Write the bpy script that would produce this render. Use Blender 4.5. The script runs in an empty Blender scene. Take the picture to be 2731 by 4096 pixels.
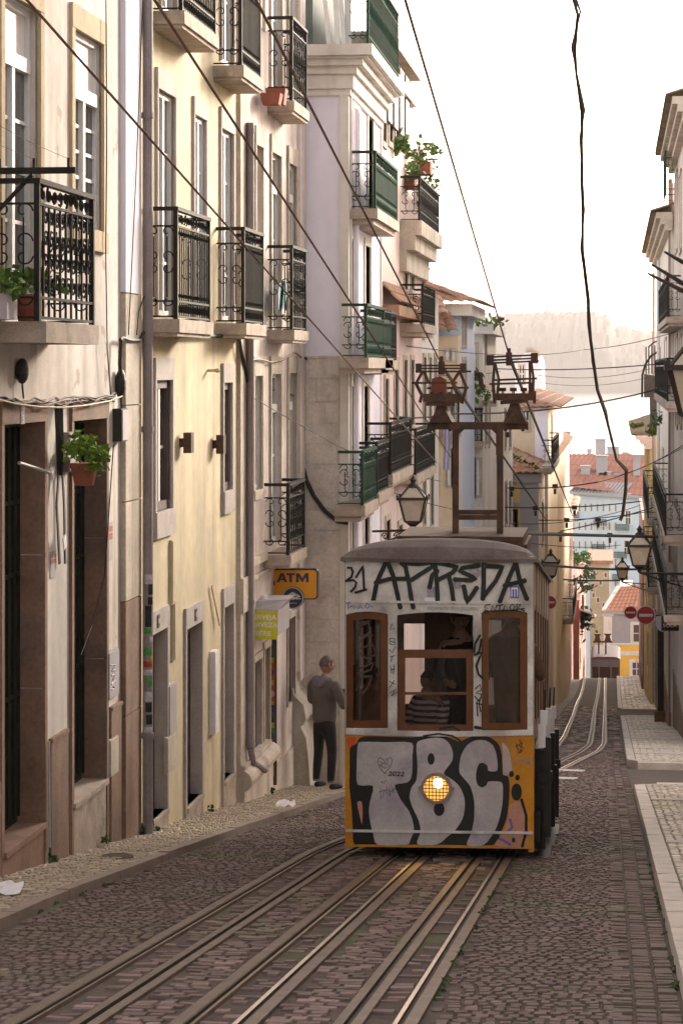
import bpy, bmesh, math, random
from mathutils import Vector as V
from mathutils.geometry import tessellate_polygon
random.seed(7)
rnd = random.uniform
SC = bpy.context.scene
COL = SC.collection
# ------------------------------------------------------------------ camera
F, CX, HY, VX = 9754.0, 1365.5, 1470.0, 2464.0      # focal length, centre column, eye-level row, street vanishing column (photo pixels)
PSI = math.atan((VX - CX) / F)
cam = bpy.data.cameras.new("camera"); cam_o = bpy.data.objects.new("camera", cam); COL.objects.link(cam_o)
cam_o.rotation_euler = (math.radians(90), 0, PSI)
cam.lens = F / 4096 * 36; cam.sensor_width = 36
cam.shift_y = -(2048 - HY) / 4096
cam.clip_start, cam.clip_end = 0.1, 12000
SC.camera = cam_o
# ------------------------------------------------------------------ light
SUN_AZ, SUN_EL = 24, 15          # degrees to the right of straight down the street, and above the horizon
world = bpy.data.worlds.new("World"); SC.world = world; world.use_nodes = True
nt = world.node_tree; nt.nodes.clear()
sky = nt.nodes.new("ShaderNodeTexSky"); sky.sky_type = 'NISHITA'; sky.sun_disc = False
sky.sun_elevation = math.radians(SUN_EL); sky.sun_rotation = math.radians(SUN_AZ)
sky.air_density = 1.0; sky.dust_density = 2.0; sky.ozone_density = 0.6
hsv = nt.nodes.new("ShaderNodeHueSaturation"); hsv.inputs['Saturation'].default_value = 0.45
tint = nt.nodes.new("ShaderNodeMixRGB"); tint.blend_type = 'MULTIPLY'; tint.inputs[0].default_value = 1
tint.inputs[2].default_value = (1.0, 0.882, 0.802, 1)
bg = nt.nodes.new("ShaderNodeBackground"); bg.inputs[1].default_value = 0.15
wo = nt.nodes.new("ShaderNodeOutputWorld")
nt.links.new(sky.outputs[0], hsv.inputs['Color']); nt.links.new(hsv.outputs[0], tint.inputs[1])
nt.links.new(tint.outputs[0], bg.inputs[0]); nt.links.new(bg.outputs[0], wo.inputs[0])
sl = bpy.data.lights.new("sun", 'SUN'); sl.energy = 1.7; sl.angle = math.radians(12); sl.color = (1, 0.89, 0.74)
so = bpy.data.objects.new("sun", sl); COL.objects.link(so)
_a, _e = math.radians(SUN_AZ), math.radians(SUN_EL)
so.rotation_euler = V((-math.sin(_a) * math.cos(_e), -math.cos(_a) * math.cos(_e), -math.sin(_e))).to_track_quat('-Z', 'Y').to_euler()
SC.view_settings.view_transform = 'Standard'; SC.view_settings.look = 'None'
SC.view_settings.exposure = 2.12; SC.view_settings.gamma = 1
SC.render.engine = 'CYCLES'
SC.cycles.use_denoising = True
SC.cycles.max_bounces = 8; SC.cycles.transparent_max_bounces = 16; SC.cycles.volume_bounces = 0
# ------------------------------------------------------------------ measuring helpers
CP, SP = math.cos(PSI), math.sin(PSI)
def ray(x, y):
    u = (x - CX) / F
    return V((-SP + u * CP, CP + u * SP, (HY - y) / F))
def at_y(x, y, Y):
    d = ray(x, y); return d * (Y / d.y)
H0, SLOPE = 1.80, 0.1253
_pts = [(-40, 2.2), (8, -H0 - SLOPE * 8)] + [(Y, -H0 - SLOPE * Y) for Y in (20, 30, 40, 48)]
_pts += [(Y, -(y - HY) / F * Y * CP) for Y, y in ((93.75, 2862), (101, 2834), (122, 2787), (133, 2748), (140.6, 2712))]
_pts += [(148, -18.75), (164, -22.1), (206, -29.3), (234, -32), (281, -34.5), (320, -36)]
def ground(Y):
    if Y <= _pts[0][0]: return _pts[0][1]
    for (a, za), (b, zb) in zip(_pts, _pts[1:]):
        if Y <= b:
            return za + (zb - za) * (Y - a) / (b - a)
    return _pts[-1][1]
def at_ground(x, y, up=0.0):
    d = ray(x, y); lo, hi = 4.0, 260.0
    t = lo
    while t < hi:
        p = d * t
        if p.z <= ground(p.y) + up: break
        t += 0.25
    a, b = t - 0.25, t
    for _ in range(20):
        m = (a + b) / 2; p = d * m
        if p.z <= ground(p.y) + up: b = m
        else: a = m
    return d * b
class Fr:                                   # a facade: u along it, o out of it, z up
    def __init__(s, O, U, N): s.O, s.U, s.N = V(O), V(U).normalized(), V(N).normalized()
    def P(s, u, o, z): p = s.O + s.U * u + s.N * o; return V((p.x, p.y, p.z + z))
    def px(s, x, y, o=0.0):
        d = ray(x, y); t = (s.O.dot(s.N) + o) / d.dot(s.N); p = d * t
        return (p - s.O).dot(s.U), p.z - s.O.z
    def rect(s, x0, y0, x1, y1, o=0.0):      # u0,u1,z0,z1 for a rectangle whose rows are read at its middle column
        xm = (x0 + x1) / 2
        return s.px(x0, y0, o)[0], s.px(x1, y0, o)[0], s.px(xm, y1, o)[1], s.px(xm, y0, o)[1]
# ------------------------------------------------------------------ mesh collector
def root_off(p):
    o = V((0, 0, 0))
    while p is not None: o += p.location; p = p.parent
    return o
class MB:
    def __init__(s): s.v, s.f, s.mi, s.tone = [], [], [], None
    def add(s, vs, fs, mi=0):
        b = len(s.v); s.v += [tuple(p) for p in vs]
        for f in fs: s.f.append([b + i for i in f]); s.mi.append(mi)
    def quad(s, a, b, c, d, mi=0): s.add([a, b, c, d], [(0, 1, 2, 3)], mi)
    def poly(s, pts, mi=0): s.add(pts, [tuple(range(len(pts)))], mi)
    def hexa(s, c, mi=0): s.add(c, [(0, 3, 2, 1), (4, 5, 6, 7), (0, 1, 5, 4), (1, 2, 6, 5), (2, 3, 7, 6), (3, 0, 4, 7)], mi)
    def box(s, fr, u0, u1, o0, o1, z0, z1, mi=0):
        P = fr.P
        s.hexa([P(u0, o0, z0), P(u1, o0, z0), P(u1, o1, z0), P(u0, o1, z0), P(u0, o0, z1), P(u1, o0, z1), P(u1, o1, z1), P(u0, o1, z1)], mi)
    def abox(s, x0, x1, y0, y1, z0, z1, mi=0):
        s.hexa([(x0, y0, z0), (x1, y0, z0), (x1, y1, z0), (x0, y1, z0), (x0, y0, z1), (x1, y0, z1), (x1, y1, z1), (x0, y1, z1)], mi)
    def bar(s, a, b, w, h=None, mi=0, up=(0, 0, 1)):
        a, b = V(a), V(b); d = (b - a)
        if d.length < 1e-6: return
        d.normalize(); up = V(up)
        if abs(d.dot(up)) > .95: up = V((1, 0, 0))
        r = d.cross(up).normalized(); q = r.cross(d); h = h or w; r = r * w / 2; q = q * h / 2
        s.hexa([a - r - q, a + r - q, b + r - q, b - r - q, a - r + q, a + r + q, b + r + q, b - r + q], mi)
    def tube(s, pts, r, n=6, mi=0, cap=True):
        pts = [V(p) for p in pts]; rings = []
        rs = r if isinstance(r, (list, tuple)) else [r] * len(pts)
        ref = None
        for i, p in enumerate(pts):
            d = (pts[min(i + 1, len(pts) - 1)] - pts[max(i - 1, 0)]).normalized()
            if ref is None:
                ref = d.cross(V((0, 0, 1)) if abs(d.z) < .9 else V((1, 0, 0))).normalized()
            ref = (ref - d * ref.dot(d)).normalized(); q = d.cross(ref)
            rings.append([p + (ref * math.cos(k * 2 * math.pi / n) + q * math.sin(k * 2 * math.pi / n)) * rs[i] for k in range(n)])
        vs = [p for R in rings for p in R]; fs = []
        for i in range(len(pts) - 1):
            for k in range(n):
                k2 = (k + 1) % n; fs.append((i * n + k, i * n + k2, (i + 1) * n + k2, (i + 1) * n + k))
        if cap: fs.append(tuple(range(n))[::-1]); fs.append(tuple((len(pts) - 1) * n + k for k in range(n)))
        s.add(vs, fs, mi)
    def lathe(s, c, prof, n=12, mi=0):
        c = V(c); vs, fs = [], []
        for r, z in prof:
            for k in range(n):
                a = 2 * math.pi * k / n; vs.append(c + V((r * math.cos(a), r * math.sin(a), z)))
        for i in range(len(prof) - 1):
            for k in range(n):
                k2 = (k + 1) % n; fs.append((i * n + k, i * n + k2, (i + 1) * n + k2, (i + 1) * n + k))
        fs.append(tuple(range(n))[::-1]); fs.append(tuple((len(prof) - 1) * n + k for k in range(n)))
        s.add(vs, fs, mi)
    def ball(s, c, rx, ry, rz, n=10, mi=0, jit=0):
        c = V(c); vs, fs = [], []; m = n // 2 + 1
        for i in range(m):
            t = math.pi * i / (m - 1)
            for k in range(n):
                a = 2 * math.pi * k / n; j = 1 + rnd(-jit, jit)
                vs.append(c + V((rx * math.sin(t) * math.cos(a) * j, ry * math.sin(t) * math.sin(a) * j, rz * math.cos(t) * j)))
        for i in range(m - 1):
            for k in range(n):
                k2 = (k + 1) % n; fs.append((i * n + k, (i + 1) * n + k, (i + 1) * n + k2, i * n + k2))
        s.add(vs, fs, mi)
    def prism(s, pts, vec, mi=0):
        n = len(pts); vec = V(vec); pts = [V(p) for p in pts]
        s.add(pts + [p + vec for p in pts], [tuple(range(n))[::-1], tuple(range(n, 2 * n))] + [(i, (i + 1) % n, n + (i + 1) % n, n + i) for i in range(n)], mi)
    def wall(s, fr, u0, u1, z0, z1, ops, o=0.0, mi=0, mir=None):
        us = sorted({u0, u1} | {min(max(q, u0), u1) for op in ops for q in op[:2]})
        zs = sorted({z0, z1} | {min(max(q, z0), z1) for op in ops for q in op[2:4]})
        for a, b in zip(us, us[1:]):
            for c, d in zip(zs, zs[1:]):
                mu, mz = (a + b) / 2, (c + d) / 2
                if any(p[0] < mu < p[1] and p[2] < mz < p[3] for p in ops): continue
                s.quad(fr.P(a, o, c), fr.P(b, o, c), fr.P(b, o, d), fr.P(a, o, d), mi)
        mir = mi if mir is None else mir
        for p in ops:
            a, b, c, d, dep = p[:5]; i = o - dep
            s.quad(fr.P(a, o, c), fr.P(a, i, c), fr.P(a, i, d), fr.P(a, o, d), mir); s.quad(fr.P(b, o, c), fr.P(b, i, c), fr.P(b, i, d), fr.P(b, o, d), mir)
            s.quad(fr.P(a, o, c), fr.P(b, o, c), fr.P(b, i, c), fr.P(a, i, c), mir); s.quad(fr.P(a, o, d), fr.P(b, o, d), fr.P(b, i, d), fr.P(a, i, d), mir)
    def build(s, name, mats, parent=None, smooth=False, base=None, label=None, cat=None, group=None, kind=None):
        off = root_off(parent) if parent is not None else (V(base) if base is not None else V((0, 0, 0)))
        me = bpy.data.meshes.new(name)
        me.from_pydata([(p[0] - off.x, p[1] - off.y, p[2] - off.z) for p in s.v], [], s.f)
        if not isinstance(mats, (list, tuple)): mats = [mats]
        for m in mats: me.materials.append(m)
        me.polygons.foreach_set("material_index", s.mi)
        if smooth: me.polygons.foreach_set("use_smooth", [True] * len(s.f))
        if s.tone:
            at = me.color_attributes.new("tone", 'FLOAT_COLOR', 'POINT')
            at.data.foreach_set("color", [c for t in s.tone for c in (t, t, t, 1.0)])
        me.update()
        ob = bpy.data.objects.new(name, me); COL.objects.link(ob)
        if parent is not None: ob.parent = parent
        else: ob.location = off
        tag(ob, label, cat, group, kind)
        return ob
def tag(o, label=None, cat=None, group=None, kind=None):
    if label: o["label"] = label
    if cat: o["category"] = cat
    if group: o["group"] = group
    if kind: o["kind"] = kind
    return o
def thing(name, label, cat, loc=(0, 0, 0), group=None):
    o = bpy.data.objects.new(name, None); COL.objects.link(o); o.location = loc; o.empty_display_size = .2
    return tag(o, label, cat, group)
def dup(o, parent=None):
    c = o.copy(); COL.objects.link(c)
    if parent is not None: c.parent = parent
    for ch in list(o.children): dup(ch, c)
    return c
# ------------------------------------------------------------------ materials
def M(name, col, rough=.85, var=.12, scale=2.0, bump=.0, bscale=60, metal=0, streak=0, spec=.35, dirt=None, tone=False, col2=None, c2scale=1.0, c2lo=.5, c2hi=.65, emit=None, drip=None, peel=None):
    m = bpy.data.materials.new(name); m.use_nodes = True; t = m.node_tree; n = t.nodes; L = t.links
    b = n["Principled BSDF"]; b.inputs["Roughness"].default_value = rough; b.inputs["Metallic"].default_value = metal
    b.inputs["Specular IOR Level"].default_value = spec
    tc = n.new("ShaderNodeTexCoord")
    def noise(sc, det=4, mp=None):
        x = n.new("ShaderNodeTexNoise"); x.inputs["Scale"].default_value = sc; x.inputs["Detail"].default_value = det
        if mp:
            q = n.new("ShaderNodeMapping"); q.inputs["Scale"].default_value = mp; L.new(tc.outputs["Object"], q.inputs[0]); L.new(q.outputs[0], x.inputs[0])
        else: L.new(tc.outputs["Object"], x.inputs[0])
        return x.outputs["Fac"]
    def ramp(fac, lo, hi, a, c):
        r = n.new("ShaderNodeMapRange"); r.inputs[1].default_value = lo; r.inputs[2].default_value = hi; r.inputs[3].default_value = a; r.inputs[4].default_value = c
        L.new(fac, r.inputs[0]); return r.outputs[0]
    def mul(cs, fac):
        x = n.new("ShaderNodeMixRGB"); x.blend_type = 'MULTIPLY'; x.inputs[0].default_value = 1; L.new(cs, x.inputs[1]); L.new(fac, x.inputs[2]); return x.outputs[0]
    rgb = n.new("ShaderNodeRGB"); rgb.outputs[0].default_value = (*col, 1); c = rgb.outputs[0]
    if col2:
        x = n.new("ShaderNodeMixRGB"); L.new(ramp(noise(c2scale, 6), c2lo, c2hi, 0, 1), x.inputs[0]); L.new(c, x.inputs[1]); x.inputs[2].default_value = (*col2, 1); c = x.outputs[0]
    if var:
        c = mul(c, ramp(noise(scale, 6), .3, .7, 1 - var, 1 + var)); c = mul(c, ramp(noise(scale * 9, 3), .3, .7, 1 - var * .6, 1 + var * .6))
    if drip:
        x = n.new("ShaderNodeMixRGB"); L.new(mul(ramp(noise(1.0, 8, (2.6, 2.6, .17)), .54, .68, 0, .75), ramp(noise(.55, 3), .4, .6, .15, 1)), x.inputs[0]); L.new(c, x.inputs[1]); x.inputs[2].default_value = (*drip, 1); c = x.outputs[0]
    if peel:
        x = n.new("ShaderNodeMixRGB"); L.new(ramp(noise(1.7, 10), .655, .665, 0, .8), x.inputs[0]); L.new(c, x.inputs[1]); x.inputs[2].default_value = (*peel, 1); c = x.outputs[0]
    if streak: c = mul(c, ramp(noise(1.0, 6, (1.7, 1.7, .22)), .35, .65, 1 - streak, 1 + streak * .3))
    if tone:
        a = n.new("ShaderNodeAttribute"); a.attribute_name = "tone"; c = mul(c, a.outputs["Color"])
    L.new(c, b.inputs["Base Color"])
    if bump:
        bm = n.new("ShaderNodeBump"); bm.inputs["Strength"].default_value = bump; bm.inputs["Distance"].default_value = .02
        L.new(noise(bscale, 5), bm.inputs["Height"]); L.new(bm.outputs[0], b.inputs["Normal"])
    if emit:
        b.inputs["Emission Color"].default_value = (*emit[0], 1); b.inputs["Emission Strength"].default_value = emit[1]
    return m
def glass(name, tintc, amount=.25, rough=.03):
    m = bpy.data.materials.new(name); m.use_nodes = True; t = m.node_tree; n = t.nodes; L = t.links
    n.remove(n["Principled BSDF"]); out = n["Material Output"]
    tr = n.new("ShaderNodeBsdfTransparent"); tr.inputs[0].default_value = (*tintc, 1)
    gl = n.new("ShaderNodeBsdfGlossy"); gl.inputs["Roughness"].default_value = rough
    fr = n.new("ShaderNodeFresnel"); fr.inputs[0].default_value = 1.75
    mx = n.new("ShaderNodeMixShader"); L.new(fr.outputs[0], mx.inputs[0]); L.new(tr.outputs[0], mx.inputs[1]); L.new(gl.outputs[0], mx.inputs[2])
    L.new(mx.outputs[0], out.inputs[0]); return m
pl_cream = M("plaster_cream", (.67, .615, .575), var=.12, scale=.8, bump=.2, streak=.24, col2=(.52, .43, .35), c2scale=.7, c2lo=.54, c2hi=.72, drip=(.34, .25, .18), peel=(.42, .33, .25))
pl_yellow = M("plaster_yellow", (.68, .585, .40), var=.12, scale=.7, bump=.15, streak=.18, col2=(.54, .47, .30), c2scale=.6, c2lo=.52, c2hi=.7, drip=(.40, .34, .22), peel=(.56, .50, .42))
pl_pinkwhite = M("plaster_pinkish_white", (.71, .62, .57), var=.12, scale=.9, bump=.15, streak=.24, col2=(.55, .46, .38), c2scale=.9, c2lo=.56, c2hi=.72, drip=(.40, .31, .25), peel=(.46, .38, .31))
pl_sky_tint = M("plaster_white_sky_tint", (.84, .80, .90), var=.05, scale=.5, bump=.08, streak=.08)  # white plaster, with the lavender of sky light in shade put into the colour
pl_pink = M("plaster_pink", (.72, .57, .53), var=.08, scale=.6, streak=.1)
pl_white = M("plaster_white", (.76, .71, .65), var=.07, scale=.8, streak=.1, drip=(.45, .37, .30))
pl_blue = M("plaster_pale_blue", (.55, .63, .78), var=.06, scale=.5)
pl_ochre = M("plaster_ochre", (.78, .55, .22), var=.08, scale=.6, streak=.08)
pl_buff = M("plaster_buff", (.72, .58, .42), var=.08, scale=.5, streak=.08)
pl_rose = M("plaster_rose", (.55, .28, .24), var=.12, scale=.6, streak=.15)
pl_olive = M("plaster_olive_yellow", (.55, .46, .20), var=.15, scale=.6, streak=.2)
pl_grey = M("plaster_grey", (.42, .40, .40), var=.08, scale=.6)
st_tan = M("stone_tan", (.50, .39, .25), var=.14, scale=3, bump=.15, streak=.1)
st_lilac = M("stone_grey_lilac", (.47, .42, .40), var=.14, scale=4, bump=.2, bscale=90)
st_pale = M("stone_pale", (.56, .49, .41), var=.18, scale=2.5, bump=.3, streak=.2, drip=(.30, .22, .17))
st_brown = M("stone_brown", (.27, .165, .115), var=.22, scale=2.5, bump=.3, streak=.25, col2=(.20, .14, .11), c2scale=1.3)
st_slab = M("stone_slab", (.44, .36, .30), var=.2, scale=5, bump=.25, col2=(.24, .22, .14), c2scale=3, c2lo=.55, c2hi=.72)
iron = M("wrought_iron_black", (.022, .02, .017), rough=.75, var=.25, scale=8, spec=.2)
iron_green = M("wrought_iron_green", (.035, .07, .05), rough=.9, var=.2, scale=4, spec=.08)
wood_white = M("painted_wood_white", (.70, .70, .70), rough=.55, var=.06, scale=6)
wood_dark = M("painted_wood_dark", (.09, .06, .055), rough=.6, var=.2, scale=6)
door_dark = M("door_dark_green", (.025, .028, .02), rough=.5, var=.3, scale=5, spec=.2)
pane_m = M("window_glass", (.10, .10, .085), rough=.05, var=.35, scale=3, spec=.6, streak=.6)
pane_white = M("window_blind_and_reflection", (.85, .80, .76), rough=.25, var=.05, scale=3)  # blinds, and also the sky reflection painted into the cream house transoms
pipe_m = M("painted_pipe_grey", (.30, .25, .25), rough=.6, var=.14, scale=4, streak=.15)
cable_m = M("cable_black", (.03, .025, .022), rough=.7, var=.2, scale=10)
cable_brown = M("cable_rusty", (.16, .08, .05), rough=.7, var=.2, scale=10)
cable_pale = M("cable_pale", (.55, .45, .32), rough=.7, var=.1, scale=10)
plastic_grey = M("plastic_grey", (.42, .38, .40), rough=.6, var=.1, scale=4)
plastic_black = M("plastic_black", (.03, .026, .024), rough=.6, var=.2, scale=6)
paper_m = M("paper_white", (.78, .76, .78), rough=.8, var=.08, scale=20)
rust_m = M("rusty_iron", (.085, .042, .028), rough=.75, var=.35, scale=9, bump=.2, col2=(.05, .035, .03), c2scale=4)
tile_m = M("roof_tile", (.36, .185, .125), rough=.9, var=.3, scale=5, col2=(.21, .18, .11), c2scale=1.6, c2lo=.48, c2hi=.66)
tile_old = M("roof_tile_mossy", (.22, .165, .11), rough=.95, var=.3, scale=5, col2=(.13, .12, .06), c2scale=1.5)
leaf_m = M("leaf_green", (.10, .17, .035), rough=.6, var=.4, scale=9, spec=.3)
leaf_dark = M("leaf_dark", (.05, .085, .025), rough=.6, var=.4, scale=6)
terra_m = M("terracotta", (.26, .085, .05), rough=.8, var=.15, scale=8)
moss_m = M("moss", (.085, .11, .025), rough=.9, var=.4, scale=20)
steel_m = M("rail_steel", (.13, .09, .07), rough=.6, var=.25, scale=6, metal=.2, spec=.3)
rail_lip = M("rail_worn_lip", (.26, .20, .165), rough=.42, var=.2, scale=6, metal=.8)
steel_dark = M("rail_groove", (.04, .025, .018), rough=.8, var=.2, scale=8)
# ------------------------------------------------------------------ the ground, road, pavements
def interp(tab, t):
    if t <= tab[0][0]: return tab[0][1]
    for (a, va), (b, vb) in zip(tab, tab[1:]):
        if t <= b: return va + (vb - va) * (t - a) / (b - a)
    return tab[-1][1]
_k = [at_ground(x, y, .055) for x, y in ((0, 3684), (221, 3584), (784, 3370), (1376, 3166))]
KL = [(5, _k[0].x)] + [(p.y, p.x) for p in _k] + [(50, _k[-1].x + .1), (62, -3.6), (84, -2.2), (135, -2.0), (160, -2.0)]
def kl(Y): return interp(KL, Y)
FL = Fr((-5.2, 0, 0), (.011, 1, 0), (1, -.011, 0))          # plane of the near left house fronts
def wl(Y): return -5.2 + .011 * Y
_kr1a, _kr1b = at_ground(2731, 3919, .12), at_ground(2534, 3135, .12)
_kr2a, _kr2b = at_ground(2507, 3046, .12), at_ground(2480, 2862, .12)
_kr3a, _kr3b = at_ground(2470, 2834, .12), at_ground(2464, 2726, .12)
def krx(Y): return interp([(_kr1a.y, _kr1a.x), (_kr1b.y, _kr1b.x), (_kr2a.y, _kr2a.x), (_kr2b.y, _kr2b.x), (_kr3a.y, _kr3a.x), (_kr3b.y, _kr3b.x)], Y)
Y1E, Y2S, Y2E, Y3S = _kr1b.y, _kr2a.y, _kr2b.y, _kr3a.y
# terrain: one wide sheet following the slope, then the river and the far shore
ter_m = M("terrain_earth", (.17, .15, .12), var=.3, scale=.05)
m = MB(); ys = [-60, -20, 0, 8, 15, 25, 35, 48, 60, 75, 94, 101, 115, 122, 133, 141, 148, 156, 164, 185, 206, 234, 281, 320, 345]
xs = [-400, -150, -60, -20, -8, 0, 8, 20, 60, 150, 400]
for a, b in zip(ys, ys[1:]):
    for c, d in zip(xs, xs[1:]):
        z0, z1 = ground(a) - .12, ground(b) - .12
        if b == 345: z1 = -44
        m.quad((c, a, z0), (d, a, z0), (d, b, z1), (c, b, z1))
m.build("terrain", ter_m, kind="structure")
ZR = -38.0
wat = M("river_water", (.20, .24, .25), rough=.16, var=.1, scale=.01, bump=.25, bscale=.25, spec=.6)
m = MB(); m.quad((-2400, 322, ZR), (2400, 322, ZR), (2400, 4700, ZR), (-2400, 4700, ZR)); m.build("river", wat, kind="structure")
YS = -ZR * F / (1572 - HY)
hill_m = M("far_hill", (.08, .07, .055), var=.15, scale=.05, col2=(.15, .13, .11), c2scale=.03, c2lo=.6, c2hi=.7)
ridge = [(1900, 1272), (1975, 1266), (2030, 1262), (2080, 1252), (2140, 1258), (2200, 1250), (2290, 1254), (2335, 1250), (2400, 1262), (2440, 1268), (2462, 1296), (2520, 1318), (2600, 1330), (2700, 1340)]
m = MB(); n1, n2 = 420, 16; YR = YS + 560; grid = []
for i in range(n1):
    X = -1500 + 2100 * i / (n1 - 1); px = VX + F * X / YR; zt = (HY - interp(ridge, px)) / F * YR
    for j in range(n2):
        t = j / (n2 - 1); z = ZR - 1 + (zt - ZR) * (math.sin(t * math.pi / 2) ** .8)
        if j: z += rnd(-1, 1) * (2 if j < n2 - 2 else 6) + 1.0 * math.sin(X * .021 + j * 2)
        grid.append((X + rnd(-1.5, 1.5), YS + 560 * t + 40 * math.sin(X * .004), z))
for i in range(n1 - 1):
    for j in range(n2 - 1): m.add([grid[i * n2 + j], grid[(i + 1) * n2 + j], grid[(i + 1) * n2 + j + 1], grid[i * n2 + j + 1]], [(0, 1, 2, 3)])
for i in range(n1 - 1): m.add([grid[i * n2 + n2 - 1], grid[(i + 1) * n2 + n2 - 1], (grid[(i + 1) * n2 + n2 - 1][0], YR + 300, -39), (grid[i * n2 + n2 - 1][0], YR + 300, -39)], [(0, 1, 2, 3)])
m.build("far_hill", hill_m, smooth=True, kind="structure")
m = MB(); m.abox(-2500, 2500, -70, 4800, -45.5, 150)
hz = bpy.data.materials.new("haze_air"); hz.use_nodes = True; t = hz.node_tree; t.nodes.remove(t.nodes["Principled BSDF"])
pv = t.nodes.new("ShaderNodeVolumePrincipled"); pv.inputs["Color"].default_value = (.72, .675, .66, 1); pv.inputs["Density"].default_value = .00027; pv.inputs["Anisotropy"].default_value = .0
t.links.new(pv.outputs[0], t.nodes["Material Output"].inputs["Volume"])
m.build("haze", hz, kind="stuff")
# road: bedding sheet, with stone setts standing in it
bed_m = M("road_bedding", (.072, .048, .039), var=.3, scale=4, bump=.6, bscale=26, col2=(.075, .085, .03), c2scale=.7, c2lo=.52, c2hi=.68)
sett_m = M("road_setts", (.140, .092, .082), rough=.76, var=.2, scale=5, bump=.4, bscale=70, tone=True, spec=.35, col2=(.115, .105, .062), c2scale=.45, c2lo=.52, c2hi=.75)
asph_m = M("side_street_asphalt", (.09, .068, .056), rough=.85, var=.15, scale=4, bump=.3, bscale=90)
RX = [-3.0, -2.66, -2.18, -1.867, -1.358, -1.07]
far_l = [at_ground(2131 + x * .3827, 2650 + y * .3827) for x, y in ((190, 930), (250, 880), (330, 770), (400, 600), (470, 400), (540, 165))]
far_m = [at_ground(2131 + x * .3827, 2650 + y * .3827) for x, y in ((190, 1080), (480, 940), (590, 860), (620, 700), (640, 500), (690, 165))]
far_r = [at_ground(2131 + x * .3827, 2650 + y * .3827) for x, y in ((190, 1170), (450, 1040), (680, 930), (745, 850), (745, 700), (755, 165))]
def mkpath(x0, far): return [(8, x0), (24, x0)] + [(p.y, p.x) for p in far] + [(164, far[-1].x), (215, far[-1].x)]
PATHS = [[(8, RX[0]), (24, RX[0]), (44, -2.0), (50, -1.65)], [(8, RX[1]), (24, RX[1]), (42, -1.62), (47, -1.36)], [(8, RX[2]), (24, RX[2]), (40, -1.35), (43, -1.22)],
         mkpath(RX[3], far_l), mkpath(RX[4], far_m), mkpath(RX[5], far_r)]
def near_rail(X, Y, w):
    for p in PATHS:
        if Y <= p[-1][0] and abs(interp(p, Y) - X) < w: return True
    return False
class Setts(MB):
    def __init__(s): super().__init__(); s.tone = []; s.tilt = 1.0
    def stone(s, X, Y, hx, hy, z, slope, tone, sk=0, ch=.010, dp=.03):
        tx, ty = rnd(-.045, .045) * s.tilt, rnd(-.05, .05) * s.tilt; b = len(s.v)
        for k, (ex, dz) in enumerate(((0, -dp), (ch, 0))):
            for qx, qy in ((-1, -1), (1, -1), (1, 1), (-1, 1)):
                x, y = qx * (hx - ex) * (1 + rnd(-.05, .05)), qy * (hy - ex) * (1 + rnd(-.08, .08))
                s.v.append((X + x, Y + y + sk * x, z + slope * (y + sk * x) + dz + (x * tx + y * ty if k else 0))); s.tone.append(tone * (1 if k else .75))
        for f in ((4, 5, 6, 7), (0, 1, 5, 4), (1, 2, 6, 5), (2, 3, 7, 6), (3, 0, 4, 7)): s.f.append([b + i for i in f]); s.mi.append(0)
def gslope(Y): return (ground(Y + .1) - ground(Y - .1)) / .2
st = Setts()
m = MB(); ys = [8 + i * 2 for i in range(21)] + [52 + i * 4 for i in range(28)]
for a, b in zip(ys, ys[1:]):
    la, lb = kl(a) - .02, kl(b) - .02; ra, rb = krx(a) + .02, krx(b) + .02
    n = 3
    for i in range(n):
        f0, f1 = i / n, (i + 1) / n
        m.quad((la + (ra - la) * f0, a, ground(a) - .013), (la + (ra - la) * f1, a, ground(a) - .013), (lb + (rb - lb) * f1, b, ground(b) - .013), (lb + (rb - lb) * f0, b, ground(b) - .013), 0)
road = m
Y = 12.0; row = 0
while Y < 104:
    py = rnd(.10, .125) * (1 if Y < 34 else 1.35 if Y < 56 else 2.6); slope = gslope(Y); row += 1
    X = kl(Y) + .03 + rnd(0, .08); xr = krx(Y)
    while X < xr - .04:
        between = RX[0] - .05 < X < RX[5] + .05 and Y < 40
        gut = X > xr - .40
        w = rnd(.065, .095) if not gut else .125
        if between: w = rnd(.09, .17)
        if Y > 56: w = rnd(.13, .22)
        if gut: X = xr - .40 + .128 * round((X - xr + .40) / .128) + .002
        c = X + w / 2
        if c + w / 2 > xr: break
        if not near_rail(c, Y, .066 + w * .42) and Y < 104:
            sk = .16 if (c > RX[5] and not gut) else (-.05 if c < RX[0] else .02)
            tone = rnd(.86, 1.13) * (1.5 if (between or Y > 58) and random.random() < .5 else 1)
            if random.random() < .02: tone *= 1.5
            if not (Y > 58 and c < interp(PATHS[3], Y) - .5):
                st.stone(c, Y + (rnd(-.009, .009) if not gut else rnd(-.035, .035)) + sk * (c - .0) * .6, w / 2 - .002, py / 2 - .0065, ground(Y + sk * c * .6) + rnd(-.004, .004), slope, tone, sk)
        X += w + (.004 if not gut else .01)
    Y += py
nb = len(road.v); road.v += st.v; road.tone = [1.0] * nb + st.tone
road.f += [[i + nb for i in f] for f in st.f]; road.mi += [1] * len(st.f)
road.build("road", [bed_m, sett_m], kind="structure")
# side street crossing on the right
m = MB()
for a, b in ((Y1E + .6, Y2S - .9), (Y2E - .4, Y3S + .5)):
    za, zb = ground(a) + .004, ground(b) + .004
    m.quad((krx(a) - .02, a, za), (14, a - .8, za + .1), (14, b - .8, zb + .1), (krx(b) - .02, b, zb))
m.build("side_street", asph_m, kind="structure")
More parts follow.
